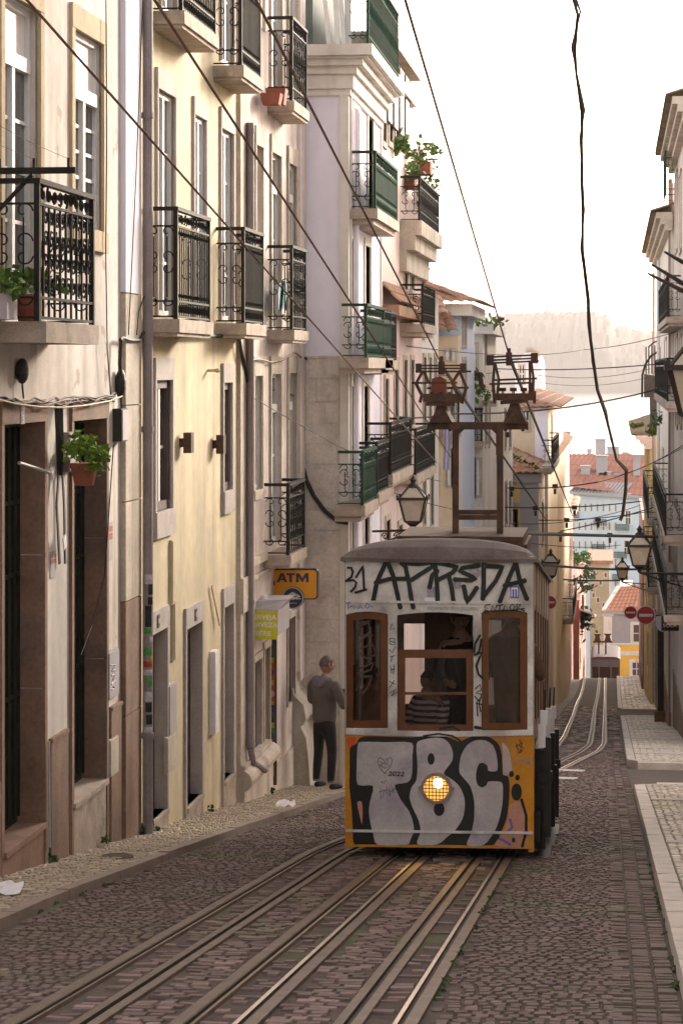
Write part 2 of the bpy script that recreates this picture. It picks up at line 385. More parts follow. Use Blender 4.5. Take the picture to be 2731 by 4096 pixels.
# rails
rail_groups = "steel rails and cable slots in the setts"
def strip(path, offs, step=1.0):
    m = MB(); y0, y1 = path[0][0], path[-1][0]; ys = []; y = y0
    while y < y1: ys.append(y); y += step if y < 90 else 3
    ys.append(y1); tabs = []
    for y in ys:
        X = (interp(path, y - .9) + interp(path, y) * 2 + interp(path, y + .9)) / 4
        tabs.append([(X + o, y, ground(y) + z) for o, z, k in offs])
    for A, B in zip(tabs, tabs[1:]):
        for i in range(len(offs) - 1): m.add([A[i], A[i + 1], B[i + 1], B[i]], [(0, 1, 2, 3)], offs[i][2])
    return m
prof_rail = [(-.066, -.03, 0), (-.064, .010, 0), (.004, .012, 0), (.010, .004, 1), (.014, -.035, 1), (.036, -.035, 1), (.040, .006, 2), (.062, .010, 0), (.066, -.03, 0)]
prof_flip = [(-o, z, k) for o, z, k in prof_rail][::-1]; prof_flip = [(a[0], a[1], b[2]) for a, b in zip(prof_flip, prof_flip[1:] + prof_flip[-1:])]
prof_slot = [(-.075, -.03, 0), (-.073, .008, 0), (-.019, .010, 1), (-.017, -.12, 1), (.017, -.12, 1), (.019, .010, 0), (.073, .008, 0), (.075, -.03, 0)]
labs = ["outermost steel rail nearest the left pavement, with a bright worn lip", "cable slot between the first and second rails from the left pavement", "grooved rail, third steel strip counted from the left pavement",
        "grooved rail running under the left side of the tram and on downhill", "cable slot lit orange in front of the tram headlight", "rightmost steel rail with orange headlight sheen, beside the open setts"]
for i, p in enumerate(PATHS):
    pr = [prof_rail, prof_slot, prof_rail, prof_flip, prof_slot, prof_flip][i]
    strip(p, pr).build("tram_rail" if i not in (1, 4) else "cable_slot", [steel_m, steel_dark, rail_lip], label=labs[i], cat="rail", group=rail_groups, base=(p[0][1], p[0][0], ground(p[0][0])))
# kerbs and pavements
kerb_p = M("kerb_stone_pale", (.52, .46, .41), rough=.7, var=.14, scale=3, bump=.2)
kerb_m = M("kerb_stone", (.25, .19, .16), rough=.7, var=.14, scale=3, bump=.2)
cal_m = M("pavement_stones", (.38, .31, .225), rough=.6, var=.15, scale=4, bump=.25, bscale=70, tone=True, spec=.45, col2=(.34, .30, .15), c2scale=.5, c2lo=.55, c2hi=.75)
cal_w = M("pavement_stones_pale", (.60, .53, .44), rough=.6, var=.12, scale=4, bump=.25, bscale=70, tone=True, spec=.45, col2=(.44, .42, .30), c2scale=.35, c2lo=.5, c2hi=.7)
cbed_m = M("pavement_bedding", (.15, .115, .085), var=.3, scale=5, bump=.4, bscale=40)
m = MB(); y = 8.0
while y < 62:
    ln = rnd(.8, 1.25); y2 = min(y + ln, 62); w = .11; j = rnd(-.006, .006)
    c = [(kl(y) - w, y + .006, ground(y) - .1), (kl(y), y + .006, ground(y) - .1), (kl(y2), y2 - .006, ground(y2) - .1), (kl(y2) - w, y2 - .006, ground(y2) - .1)]
    m.hexa(c + [(p[0], p[1], p[2] + .160 + j) for p in c]); y = y2
m.build("left_kerb", kerb_m, kind="structure")
def lz(X, Y): return ground(Y) + .052 + max(0, kl(Y) - X) * .05
sd = Setts(); sd.tilt = .5; m = MB(); ys = [8 + i for i in range(60)]
for a, b in zip(ys, ys[1:]):
    m.quad((kl(a) - .1, a, lz(kl(a), a) - .012), (-5.6, a, lz(-5.6, a) - .012), (-5.6, b, lz(-5.6, b) - .012), (kl(b) - .1, b, lz(kl(b), b) - .012))
Y = 16.0
while Y < 42:
    py = rnd(.085, .115); X = -5.3 + rnd(0, .08)
    while X < kl(Y) - .15:
        w = rnd(.08, .125); sd.stone(X + w / 2, Y + rnd(-.012, .012), w / 2 - .004, py / 2 - .004, lz(X + w / 2, Y) + rnd(-.003, .003), gslope(Y), rnd(.82, 1.15), rnd(-.1, .1), dp=.02); X += w
    Y += py
nb = len(m.v); m.v += sd.v; m.tone = [1.0] * nb + sd.tone; m.f += [[i + nb for i in f] for f in sd.f]; m.mi += [1] * len(sd.f)
m.build("left_pavement", [cbed_m, cal_m], kind="structure")
def right_block(ya, yb, xa, xb, xo, name, pitch, round_a, round_b):
    ke = MB(); top = MB(); sd = Setts(); sd.tilt = .5; y = ya
    def edge(y):
        x = xa + (xb - xa) * (y - ya) / (yb - ya)
        for yy, r in ((ya, round_a), (yb, round_b)):
            d = abs(y - yy)
            if d < r: x += r - math.sqrt(max(0, r * r - (r - d) ** 2))
        return x
    while y < yb - .01:
        y2 = min(y + rnd(.7, 1.1), yb); w = .16
        c = [(edge(y), y + .006, ground(y) - .1), (edge(y) + w, y + .006, ground(y) - .1), (edge(y2) + w, y2 - .006, ground(y2) - .1), (edge(y2), y2 - .006, ground(y2) - .1)]
        ke.hexa(c + [(p[0], p[1], p[2] + .23 + rnd(-.005, .005)) for p in c]); y = y2
    ke.abox(edge(ya), xo, ya - .14, ya + .01, ground(ya) - .2, ground(ya) + .125); ke.abox(edge(yb), xo, yb - .01, yb + .14, ground(yb) - .3, ground(yb) + .125)
    n = max(8, int((yb - ya) / 1.5))
    for i in range(n):
        a, b = ya + (yb - ya) * i / n, ya + (yb - ya) * (i + 1) / n
        top.quad((edge(a) + .1, a, ground(a) + .108), (xo, a, ground(a) + .108), (xo, b, ground(b) + .108), (edge(b) + .1, b, ground(b) + .108))
    Y = ya + .05
    while Y < yb:
        py = rnd(.9, 1.1) * pitch; X = edge(Y) + .17
        while X < xo - .1:
            w = rnd(.85, 1.15) * pitch; sd.stone(X + w / 2, Y + rnd(-.01, .01), w / 2 - .007, py / 2 - .007, ground(Y) + .124 + rnd(-.005, .005), gslope(Y), rnd(.78, 1.2), rnd(-.08, .08), dp=.02); X += w
        Y += py
    nb = len(top.v); top.v += sd.v; top.tone = [1.0] * nb + sd.tone; top.f += [[i + nb for i in f] for f in sd.f]; top.mi += [1] * len(sd.f)
    ke.build(name + "_kerb", kerb_p, kind="structure"); top.build(name, [cbed_m, cal_w], kind="structure")
right_block(10, Y1E, _kr1a.x + (_kr1b.x - _kr1a.x) * (10 - _kr1a.y) / (_kr1b.y - _kr1a.y), _kr1b.x, 2.3, "right_pavement", .10, 0, .35)
right_block(Y2S, Y2E, _kr2a.x, _kr2b.x, 2.2, "middle_right_pavement", .14, .2, .2)
right_block(Y3S, 147, _kr3a.x, _kr3b.x, 2.2, "lower_right_pavement", .22, .15, .2)
# stone step lines across the right pavements
m = MB()
for y in (3198, 3367): p = at_ground(2600, y, .13); m.abox(krx(p.y) + .17, 2.2, p.y - .05, p.y + .05, ground(p.y) + .1, ground(p.y) + .142)
for y in (3013, 2992, 2954, 2927): p = at_ground(2560, y, .13); m.abox(krx(p.y) + .17, 2.1, p.y - .08, p.y + .08, ground(p.y) + .1, ground(p.y) + .145)
m.build("pavement_steps", kerb_p, kind="structure")
# pale crossing bars let into the setts beside the track
for x0, x1, y, lb in ((2212, 2330, 3081, "upper of two pale stone bars in the setts right of the track"), (2205, 2297, 3112, "lower of two pale stone bars in the setts, nearer the tram")):
    a, b = at_ground(x0, y), at_ground(x1, y + 4); m = MB(); m.bar((a.x, a.y, a.z + .004), (b.x, b.y, b.z + .004), .22, .02)
    m.build("stone_bar", kerb_p, label=lb, cat="paving bar", group="pale stone bars in the road", base=(a.x, a.y, a.z))
# ------------------------------------------------------------------ building helpers
XF = Fr((0, 0, 0), (0, 1, 0), (1, 0, 0))
def hbox(m, fr, r, o0, o1, mi=0): m.box(fr, r[0], r[1], o0, o1, r[2], r[3], mi)
def window(fr, r, dep, parent, frame=None, pane=None, bars=(3,), leaves=2, transom=None, surround=None, lintel=.0, sill=None, stone=None, name="window", fw=.055, transom_pane=None):
    u0, u1, z0, z1 = r; frame = frame or wood_white; pane = pane or pane_m; i = -dep + .002
    m = MB()
    m.box(fr, u0, u0 + fw, i, i + .05, z0, z1); m.box(fr, u1 - fw, u1, i, i + .05, z0, z1)
    m.box(fr, u0 + fw, u1 - fw, i, i + .05, z1 - fw, z1); m.box(fr, u0 + fw, u1 - fw, i, i + .05, z0, z0 + fw * 1.3)
    zt = z1 - fw
    if transom: zt = z1 - transom; m.box(fr, u0 + fw, u1 - fw, i, i + .07, zt, zt + .12)
    for k in range(1, leaves):
        c = u0 + (u1 - u0) * k / leaves; m.box(fr, c - .045, c + .045, i + .002, i + .062, z0 + fw * 1.3, zt)
    lw = (u1 - u0) / leaves
    for k in range(leaves):
        for b in range(1, bars[0] + 1):
            zb = z0 + (zt - z0) * b / (bars[0] + 1)
            m.box(fr, u0 + k * lw + fw * .9, u0 + (k + 1) * lw - fw * .9, i + .005, i + .032, zb - .016, zb + .016)
    w = m.build(name, frame, parent)
    p = MB(); zc = zt if transom else z1
    p.quad(fr.P(u0 + .01, i + .012, z0), fr.P(u1 - .01, i + .012, z0), fr.P(u1 - .01, i + .012, zc), fr.P(u0 + .01, i + .012, zc))
    if transom: p.quad(fr.P(u0 + .01, i + .012, zc), fr.P(u1 - .01, i + .012, zc), fr.P(u1 - .01, i + .012, z1), fr.P(u0 + .01, i + .012, z1), 1)
    p.build("pane", [pane, transom_pane or pane], w)
    if surround:
        s = MB(); a = surround
        s.box(fr, u0 - a, u0, -.02, .032, z0, z1); s.box(fr, u1, u1 + a, -.02, .032, z0, z1)
        if lintel: s.box(fr, u0 - a, u1 + a, -.02, .036, z1, z1 + lintel)
        if sill: s.box(fr, u0 - a, u1 + a, -.02, .05, z0 - sill, z0)
        s.build("surround", stone or st_lilac, w)
    return w
def scroll(m, c, r, ax, az, turns, rad, start=0, n=14):
    pts = []
    for k in range(n + 1):
        t = k / n; a = start + t * turns * 2 * math.pi; rr = r * (1 - .75 * t)
        pts.append(V(c) + V(ax) * rr * math.cos(a) + V(az) * rr * math.sin(a))
    m.tube(pts, rad, 4)
def railing(m, fr, u0, u1, oj, zf, h, gap=.105, kind="bars", th=.0072, hand=None):
    z0, z1 = zf + .03, zf + h
    hd = hand or m
    # near side, front and far side
    hd.box(fr, u0 - .03, u1 + .03, oj - .035, oj + .03, z1 - .03, z1 + .012)
    hd.box(fr, u0 - .025, u0 + .025, .0, oj - .035, z1 - .03, z1 + .012); hd.box(fr, u1 - .025, u1 + .025, 0, oj - .035, z1 - .03, z1 + .012)
    for z in (z1 - .19, z0 + .16, z0):
        m.box(fr, u0, u1, oj - .014, oj + .014, z - .011, z + .011)
        for u in (u0, u1): m.box(fr, u - .009, u + .009, 0, oj - .014, z - .009, z + .009)
    for u in (u0, u1): m.box(fr, u - .022, u + .022, oj - .022, oj + .022, zf, z1)
    n = max(3, int((u1 - u0) / gap))
    for k in range(1, n):
        u = u0 + (u1 - u0) * k / n
        m.box(fr, u - th, u + th, oj - th, oj + th, z0, z1 - .19)
        if kind == "bars":
            m.ball(fr.P(u, oj, z0 + .22), th * 2, th * 2, .03, 6); m.ball(fr.P(u, oj, z1 - .26), th * 2, th * 2, .03, 6)
            m.ball(fr.P(u, oj, z0 + .08), th * 2.4, th * 2.4, .055, 6)
            scroll(m, fr.P(u + gap / 2, oj, z1 - .11), .05, fr.U, (0, 0, 1), 1.0, .008, k, 8)
            if k % 2: scroll(m, fr.P(u, oj, z1 - .1), .055, fr.U, (0, 0, 1), 1.0, .009, 2 + k, 8)
        else:
            m.ball(fr.P(u, oj, (z0 + z1) / 2), th * 1.9, th * 1.6, .12, 6)
            for q in (.25, .42, .58, .75): scroll(m, fr.P(u + gap / 2, oj, z0 + (z1 - z0) * q), gap * .42, fr.U, (0, 0, 1), 1.3, .009, q * 9 + k, 10)
            scroll(m, fr.P(u, oj, z1 - .1), .07, fr.U, (0, 0, 1), 1.2, .011, k, 10)
    # sides: light scrollwork
    for u in (u0, u1):
        zm = (z0 + z1) / 2; om = oj / 2
        for s_ in (-1, 1):
            m.tube([fr.P(u, om + s_ * oj * .22, z0 + .2), fr.P(u, om + s_ * oj * .22, z1 - .3)], .007, 4)
            for zz, d in ((z1 - .25, 1), (z0 + .16, -1), (zm + .06, 1), (zm - .06, -1)):
                scroll(m, fr.P(u, om + s_ * oj * .22, zz), oj * .2, fr.N * s_, (0, 0, d), .8, .007, 0, 10)
def balcony(fr, x0, x1, yfloor, parent, oj=.33, h=1.17, slab=.14, mat=None, kind="bars", gap=.105, stone=None, label=None, iron_=None):
    u0, _ = fr.px(x0, yfloor, oj); u1, zf = fr.px(x1, yfloor, oj); _, zf = fr.px((x0 + x1) / 2, yfloor, oj)
    s = MB(); s.box(fr, u0 - .05, u1 + .05, -.05, oj + .05, zf - slab, zf); s.box(fr, u0 - .02, u1 + .02, -.05, oj + .02, zf - slab - .04, zf - slab - .0005)
    b = s.build("balcony", stone or st_slab, parent)
    if label: b["label"] = label
    r = MB(); railing(r, fr, u0, u1, oj, zf, h, gap, kind); r.build("railing", iron_ or iron, b)
    return b, u0, u1, zf
def body(m, fr, u0, u1, z0, z1, deep, ops, mi=0):
    m.wall(fr, u0, u1, z0, z1, ops, 0, mi)
    P = fr.P
    m.quad(P(u0, 0, z0), P(u0, -deep, z0), P(u0, -deep, z1), P(u0, 0, z1), mi); m.quad(P(u1, 0, z0), P(u1, -deep, z0), P(u1, -deep, z1), P(u1, 0, z1), mi)
    m.quad(P(u0, -deep, z0), P(u1, -deep, z0), P(u1, -deep, z1), P(u0, -deep, z1), mi); m.quad(P(u0, 0, z1), P(u1, 0, z1), P(u1, -deep, z1), P(u0, -deep, z1), mi)
def U(x): return FL.px(x, 1500)[0]
def txt(s, size, o, right, up, mat, parent, ext=.002, bold=.0, name="lettering", align='CENTER', label=None, xs=1.0, shear=0):
    c = bpy.data.curves.new("t", 'FONT'); c.body = s; c.size = size; c.extrude = ext; c.offset = bold; c.align_x = align; c.align_y = 'CENTER'; c.shear = shear
    tmp = bpy.data.objects.new("t", c); COL.objects.link(tmp); dg = bpy.context.evaluated_depsgraph_get()
    me = bpy.data.meshes.new_from_object(tmp.evaluated_get(dg)); bpy.data.objects.remove(tmp)
    r, u = V(right).normalized(), V(up).normalized(); n = r.cross(u); off = root_off(parent) if parent else V((0, 0, 0))
    for v in me.vertices: v.co = V(o) + r * (v.co.x * xs) + u * v.co.y + n * v.co.z - off
    me.materials.clear(); me.materials.append(mat); me.name = name
    ob = bpy.data.objects.new(name, me); COL.objects.link(ob)
    if parent: ob.parent = parent
    return ob
# ------------------------------------------------------------------ the near cream house
b1 = thing("townhouse", "cream plastered townhouse nearest on the left, tan window surrounds and brown stone doorways", "house", FL.P(20, 0, -5.0), "houses on the left side of the street")
w1 = FL.rect(8, 5, 152, 1292); w2 = FL.rect(290, 145, 405, 915)
d1 = FL.rect(5, 1692, 170, 3350); d2 = FL.rect(285, 1678, 418, 3165)
w0 = (w1[0] - 2.2, w1[0] - 1.2, w1[2], w1[3])
m = MB(); uE = U(553)
body(m, FL, 12, uE, -8, 8.5, 9, [(*w1, .12), (*w2, .09), (*d1, .25), (*d2, .25), (*w0, .1)])
m.build("wall", pl_cream, b1)
s = MB(); s.box(FL, 11.7, uE, -9.3, .35, 8.5, 8.75); s.build("roof", tile_m, b1)
for r, tr in ((w1, .55), (w2, .62), (w0, .5)):
    window(FL, r, .12 if r is not w2 else .09, b1, bars=(4,), transom=tr, surround=.12, lintel=.22, sill=.2 if r is w2 else None, stone=st_tan, transom_pane=pane_white)  # transoms are coloured white for the sky they reflect
for r, lb in ((d1, "dark doorway with an iron grille"), (d2, "dark doorway above a high stone step")):
    m = MB(); u0, u1, z0, z1 = r; i = -.248
    m.box(FL, u0, u1, i, i + .03, z0, z1)
    n = 7
    for k in range(n + 1): u = u0 + (u1 - u0) * k / n; m.box(FL, u - .014, u + .014, i + .03, i + .055, z0 + .05, z1 - .05)
    for z in (.32, .62, .8): zz = z0 + (z1 - z0) * z; m.box(FL, u0, u1, i + .03, i + .05, zz - .02, zz + .02)
    d = m.build("door", door_dark, b1); d["label"] = lb
    s = MB(); a = .075
    s.box(FL, u0 - a, u0 - .001, -.02, .03, z0 - .7, z1); s.box(FL, u1 + .001, u1 + a, -.02, .03, z0 - .7, z1); s.box(FL, u0 - a, u1 + a, -.02, .034, z1, z1 + .19)
    # jamb linings
    for k in range(3):
        za, zb = z0 + (z1 - z0) * k / 3 + .006, z0 + (z1 - z0) * (k + 1) / 3 - .006
        s.box(FL, u1 - .012, u1 - .001, -.249, .029, za, zb); s.box(FL, u0 + .001, u0 + .012, -.249, .029, za, zb)
    s.build("door_surround", st_brown if r is d1 else st_brown, d)
    s = MB(); s.box(FL, u0 - .002, u1 + .002, -.25, .05, z0 - .045, z0 + .001); s.box(FL, u0 - .01, u1 + .01, -.2, .02, z0 - 1.2, z0 - .046); s.build("doorstep", st_slab if r is d2 else st_brown, d)
# brown stone base, thin grooved pilaster
m = MB()
for xa, xb, yt in ((196, 262, 2950), (437, 478, 2830)):
    u0, u1 = U(xa), U(xb); z = FL.px((xa + xb) / 2, yt)[1]; m.box(FL, u0, u1, -.02, .026, -8, z); m.box(FL, u0, u1, -.02, .04, z, z + .035)
m.box(FL, 12, d1[0] - .08, -.02, .026, -8, d1[2] + .6)
m.build("plinth", st_brown, b1)
m = MB(); ua, ub = U(483), U(546); zt = 8.4; zs = [-8, -3.5, -2.35, -1.35, -.38, .75]
for a, b in zip(zs, zs[1:]): m.box(FL, ua, ub, -.02, .055, a + .006, b - .006, 1 if b < -2 else 0)
m.box(FL, ua, ub, -.02, .055, .756, zt, 2); m.box(FL, ub + .012, uE - .003, -.02, .02, -8, zt, 3)
m.build("pilaster", [st_pale, st_brown, pl_sky_tint, pl_yellow], b1)
# its balcony, with ornate ironwork
u0, zf = FL.px(158, 1285, .4); u1, _ = FL.px(368, 1300, .4)
ue = u1; us = w1[0] - .25
m = MB(); m.box(FL, us - .06, ue + .06, -.05, .45, zf - .17, zf); b = m.build("balcony", st_slab, b1); b["label"] = "stone balcony with ornate cast ironwork and plant pots"
u0 = FL.px(150, 1285, .4)[0]; us = u0
m = MB(); railing(m, FL, us, ue, .4, zf, 1.13, .19, "cast", .009); m.build("railing", iron, b)
m = MB()   # clothes-line arm across the corner
pA, pB = FL.P(us - .02, -.05, zf + 1.2), FL.P(us - .02, .72, zf + 1.2)
m.bar(pA, pB, .05, .05); m.bar(FL.P(us, .36, zf + 1.17), FL.P(us, .0, zf + .8), .03)
for o in (.1, .38, .66): m.bar(FL.P(us - .02, o, zf + 1.22), FL.P(us - .02, o, zf + 1.3), .02)
for o in (.66, .38, .1): m.tube([FL.P(us - .02, o, zf + 1.29), FL.P(us - 1.2, o, zf + 1.31), FL.P(us - 2.4, o, zf + 1.36)], .0025, 3)
m.build("clothes_line_arm", iron, b)
# ------------------------------------------------------------------ the yellow house
b2 = thing("townhouse", "yellow plastered townhouse with pairs of black iron balconies and a grey corner drainpipe", "house", FL.P(U(700), 0, -5.4), "houses on the left side of the street")
uS, uE2 = U(553), U(946)
W = {k: FL.rect(*v) for k, v in {
    "a": (625, 372, 694, 1268), "b": (772, 470, 818, 1180), "c": (880, 525, 928, 1285), "d": (618, 1520, 682, 2042), "e": (889, 1530, 922, 1962),
    "d3": (596, 2525, 662, 3265), "d4": (740, 2500, 802, 3205), "d5": (890, 2420, 928, 3110), "t1": (640, -900, 700, 55), "t2": (772, -700, 818, 60), "t3": (882, -800, 930, 260)}.items()}
W["b"] = (*W["b"][:2], W["a"][2], W["b"][3])
m = MB(); body(m, FL, uS, uE2, -8.5, 8.5, 9, [(*W[k], dp) for k, dp in (("a", .08), ("b", .07), ("c", .08), ("d", .1), ("e", .1), ("d3", .18), ("d4", .18), ("d5", .14), ("t1", .08), ("t3", .08))])
m.build("wall", pl_yellow, b2)
m = MB(); m.box(FL, uS, uE2, -9.3, .3, 8.5, 8.75); m.build("roof", tile_m, b2)
for k, lt in (("a", .17), ("b", .16), ("c", .2), ("t1", .2), ("t3", .2)): window(FL, W[k], .08 if k != "b" else .07, b2, bars=(3,), surround=.07 if k != "a" else .055, lintel=lt * 1.3, stone=st_lilac)
for k in ("d", "e"): window(FL, W[k], .1, b2, bars=(1,), surround=.075, lintel=.24, sill=.28, stone=st_lilac, frame=wood_white)
for k in ("d", "e"):
    u0, u1, z0, z1 = W[k]; m = MB(); m.box(FL, u0, u1, -.095, -.02, z0 - .001, z0 + .1); m.box(FL, u1 - .07, u1 + .001, -.097, -.01, z0 + .1, z1); m.box(FL, u0, u1 - .07, -.096, -.02, z1 - .09, z1 + .001)
    m.build("window_casing", wood_dark, b2)
for k in ("d3", "d4", "d5"):
    u0, u1, z0, z1 = W[k]; m = MB(); m.box(FL, u0, u1, -.178 if k != "d5" else -.138, -.12, z0, z1); d = m.build("door", door_dark if k == "d3" else wood_dark, b2)
    s = MB(); a = .07; s.box(FL, u0 - a, u0 - .001, -.02, .03, z0 - .4, z1); s.box(FL, u1 + .001, u1 + a, -.02, .03, z0 - .4, z1); s.box(FL, u0 - a, u1 + a, -.02, .034, z1, z1 + .24)
    s.box(FL, u1 - .01, u1 - .001, -.12, .029, z0, z1); s.build("door_surround", st_lilac, d)
    s = MB(); s.box(FL, u0, u1, -.17, .05, z0 - .05, z0); s.box(FL, u0 - .01, u1 + .01, -.1, .03, z0 - .6, z0 - .051); s.build("doorstep", st_slab, d)
    if k != "d5":
        s = MB(); c = u0 + (u1 - u0) * (.36 if k == "d3" else .5); s.box(FL, c - .055, c + .055, .034, .045, z1 + .05, z1 + .19); tl = s.build("number_tile", wood_dark, d)
        txt({"d3": "40", "d4": "42"}[k], .075, FL.P(c, .0465, z1 + .12), FL.U, (0, 0, 1), paper_m, tl)
balcony(FL, 704, 834, 1283, b2, label="nearer first floor balcony with straight black bars")
balcony(FL, 972, 1048, 1297, b2, gap=.085, label="farther first floor balcony with straight black bars")
bt, u0, u1, zf = balcony(FL, 724, 856, 95, b2); balcony(FL, 962, 1036, 290, b2, gap=.085)
m = MB(); o = .10; c = FL.px(592, 1600, o)[0]; cu_pipe = c; m.tube([FL.P(c, o, 8.4), FL.P(c, o, -4.9)], .056, 12)
for y in (480, 1712, 2915): z = FL.px(590, y)[1]; m.tube([FL.P(c, o, z - .03), FL.P(c, o, z + .03)], .066, 12); m.box(FL, c - .1, c + .08, 0, .06, z - .012, z + .012)
m.build("drainpipe", pipe_m, b2, smooth=False)
# ------------------------------------------------------------------ the pinkish house with the shop
b3 = thing("townhouse", "pinkish white townhouse above the beer shop, beyond the yellow house", "house", FL.P(U(1080), 0, -6.2), "houses on the left side of the street")
Y4 = 37.2
uE3 = (V((wl(Y4), Y4, 0)) - FL.O).dot(FL.U)
W = {k: FL.rect(*v) for k, v in {
    "a": (1019, 585, 1046, 1010), "b": (1082, 618, 1119, 1325), "c": (1150, 660, 1181, 1325), "d": (1012, 1503, 1044, 1960), "e": (1080, 1496, 1118, 2172), "f": (1150, 1492, 1179, 2172),
    "s1": (1012, 2640, 1040, 3005), "s2": (1052, 2590, 1074, 3130), "s3": (1147, 2470, 1174, 2815), "t1": (1080, -600, 1122, 395), "t2": (1150, -500, 1186, 395), "t0": (1040, -200, 1052, 120)}.items()}
m = MB(); body(m, FL, uE2 + .002, uE3, -9.5, 8.0, 9, [(*W[k], .1) for k in W]); m.build("wall", pl_pinkwhite, b3)
m = MB(); m.box(FL, uE2, uE3, -9.3, .3, 8.0, 8.25); m.build("roof", tile_m, b3)
for k in ("a", "b", "c", "d", "e", "f", "t1", "t2", "t0"):
    window(FL, W[k], .1, b3, bars=(2,), transom=.55 if k in "bcef" else None, surround=.08, lintel=.25, sill=.12 if k in "ad" else None, stone=st_pale)
for k in ("s1", "s2", "s3"): window(FL, W[k], .1, b3, bars=(0,), leaves=1, frame=wood_dark, surround=.05, lintel=.1, stone=st_pale, name="shop_window")
m = MB(); ua, ub = U(948), U(985)
zt = FL.px(970, 2395)[1]
for z0, z1 in ((-8.6, zt - .15), (zt + .3, 0.6), (.61, 7.9)): m.box(FL, ua, ub, -.02, .05, z0, z1)
m.box(FL, ua - .02, ub + .05, -.02, .09, zt - .149, zt + .299); m.build("pilaster", st_pale, b3)
m = MB(); o = .1; c = FL.px(1001, 1600, o)[0]; zb = FL.px(1000, 2960)[1]
m.tube([FL.P(c, o, 3.2), FL.P(c, o, zb)], .05, 10); m.tube([FL.P(c, o, zb), FL.P(c + .12, o + .02, zb - .22), FL.P(c + .5, o + .12, zb - .38)], .045, 10)
for y in (540, 1960, 2390, 2940): z = FL.px(1003, y)[1]; m.tube([FL.P(c, o, z - .03), FL.P(c, o, z + .03)], .058, 10)
m.build("drainpipe", pipe_m, b3)
balcony(FL, 1165, 1222, 425, b3, kind="cast", gap=.17, label="top balcony with two terracotta pots"); balcony(FL, 1165, 1219, 1322, b3, kind="cast", gap=.17, label="middle balcony with a pale blue towel")
bl, u0, u1, zf5 = balcony(FL, 1152, 1213, 2205, b3, kind="cast", gap=.17, oj=.34, h=.98, label="lowest balcony above the cash machine sign")
m = MB()   # string courses and a heavy bottom moulding under the shop window
z = FL.px(1040, 2215)[1]; m.box(FL, ub, u0 - .06, -.02, .07, z - .1, z)
z = FL.px(1030, 2290)[1]; m.box(FL, ub, uE3, -.02, .045, z - .06, z)
m.build("string_course", st_pale, b3)
m = MB(); z = FL.px(1000, 3075)[1]; ua = U(950); ue = U(1068)
for k in range(9):
    a, b_ = math.pi * k / 8 - math.pi / 2, math.pi * (k + 1) / 8 - math.pi / 2
    m.add([FL.P(ua, .05 + .14 * math.cos(a), z + .14 * math.sin(a)), FL.P(ue, .05 + .14 * math.cos(a), z + .14 * math.sin(a)), FL.P(ue, .05 + .14 * math.cos(b_), z + .14 * math.sin(b_)), FL.P(ua, .05 + .14 * math.cos(b_), z + .14 * math.sin(b_))], [(0, 1, 2, 3)])
[m.poly([FL.P(q, .05 + .14 * math.cos(math.pi * k / 8 - math.pi / 2), z + .14 * math.sin(math.pi * k / 8 - math.pi / 2)) for k in range(9)]) for q in (ua, ue)]; m.box(FL, ua, ue, -.02, .05, z - 1.2, z + .14); m.box(FL, ua + .01, ue - .01, .02, .09, z - .8, z - .14); m.box(FL, ua, ue - .2, -.01, .10, z + .14, z + .2)
m.box(FL, ue, uE3, -.02, .03, z - 1.6, z - .3)
m.build("plinth", st_pale, b3)
# carved stone corner block at the end of the house
m = MB(); ua, ue = U(1170), uE3 - .03
prof = [(.0, 2715), (.02, 2740), (.16, 2775), (.2, 2830), (.16, 2852), (.12, 2860), (.2, 2905), (.24, 3000), (.27, 3110), (.27, 3250)]
zz = [(o, FL.px(1215, y)[1]) for o, y in prof]
for (o, z), (o2, z2) in zip(zz, zz[1:]): m.hexa([FL.P(ua, -.02, z2), FL.P(ue, -.02, z2), FL.P(ue, o2, z2), FL.P(ua, o2, z2), FL.P(ua, -.02, z), FL.P(ue, -.02, z), FL.P(ue, o, z), FL.P(ua, o, z)])
m.build("corner_block", st_pale, b3)
m = MB(); m.box(FL, U(1188), uE3 - .04, -.02, .05, FL.px(1200, 2715)[1], 7.9); m.build("quoin", pl_pinkwhite, b3)
# ------------------------------------------------------------------ the tram
YT, BOW = 23.7, .17
XL, XR = 1381, 2131
_l, _r = at_y(XL, 2800, YT), at_y(XR, 2800, YT)
TX, HW = (_l.x + _r.x) / 2, (_r.x - _l.x) / 2
def bowf(X): s = min(1, abs((X - TX) / HW)); return BOW * (1 - s ** 2.2)
def Pt(x, y, o=0.0):
    d = ray(x, y); Y = YT
    for _ in range(6):
        Y = YT - bowf(d.x / d.y * Y) - o
    return d * (Y / d.y)
SH = SLOPE
t_white = M("tram_white_paint", (.74, .71, .675), rough=.5, var=.14, scale=4, spec=.4, streak=.15, drip=(.36, .29, .23), col2=(.38, .34, .31), c2scale=2.6, c2lo=.5, c2hi=.72)
t_orange = M("tram_yellow_paint", (.62, .265, .025), rough=.5, var=.14, scale=4, drip=(.30, .15, .05), col2=(.5, .26, .07), c2scale=2, c2lo=.6, c2hi=.75)
t_wood = M("tram_varnished_wood", (.16, .06, .022), rough=.45, var=.2, scale=6, streak=.2)
t_roof = M("tram_roof", (.165, .135, .13), rough=.8, var=.2, scale=3, bump=.2, streak=.1, col2=(.12, .09, .08), c2scale=2)
t_side = M("tram_side_boards", (.40, .31, .25), rough=.6, var=.2, scale=3, streak=.35, col2=(.25, .18, .14), c2scale=2)
t_black = M("tram_black_iron", (.022, .018, .014), rough=.6, var=.3, scale=5)
t_in = M("tram_interior", (.20, .115, .07), rough=.7, var=.2, scale=3)
g_black = M("graffiti_black", (.022, .02, .018), rough=.5, var=.2, scale=8)
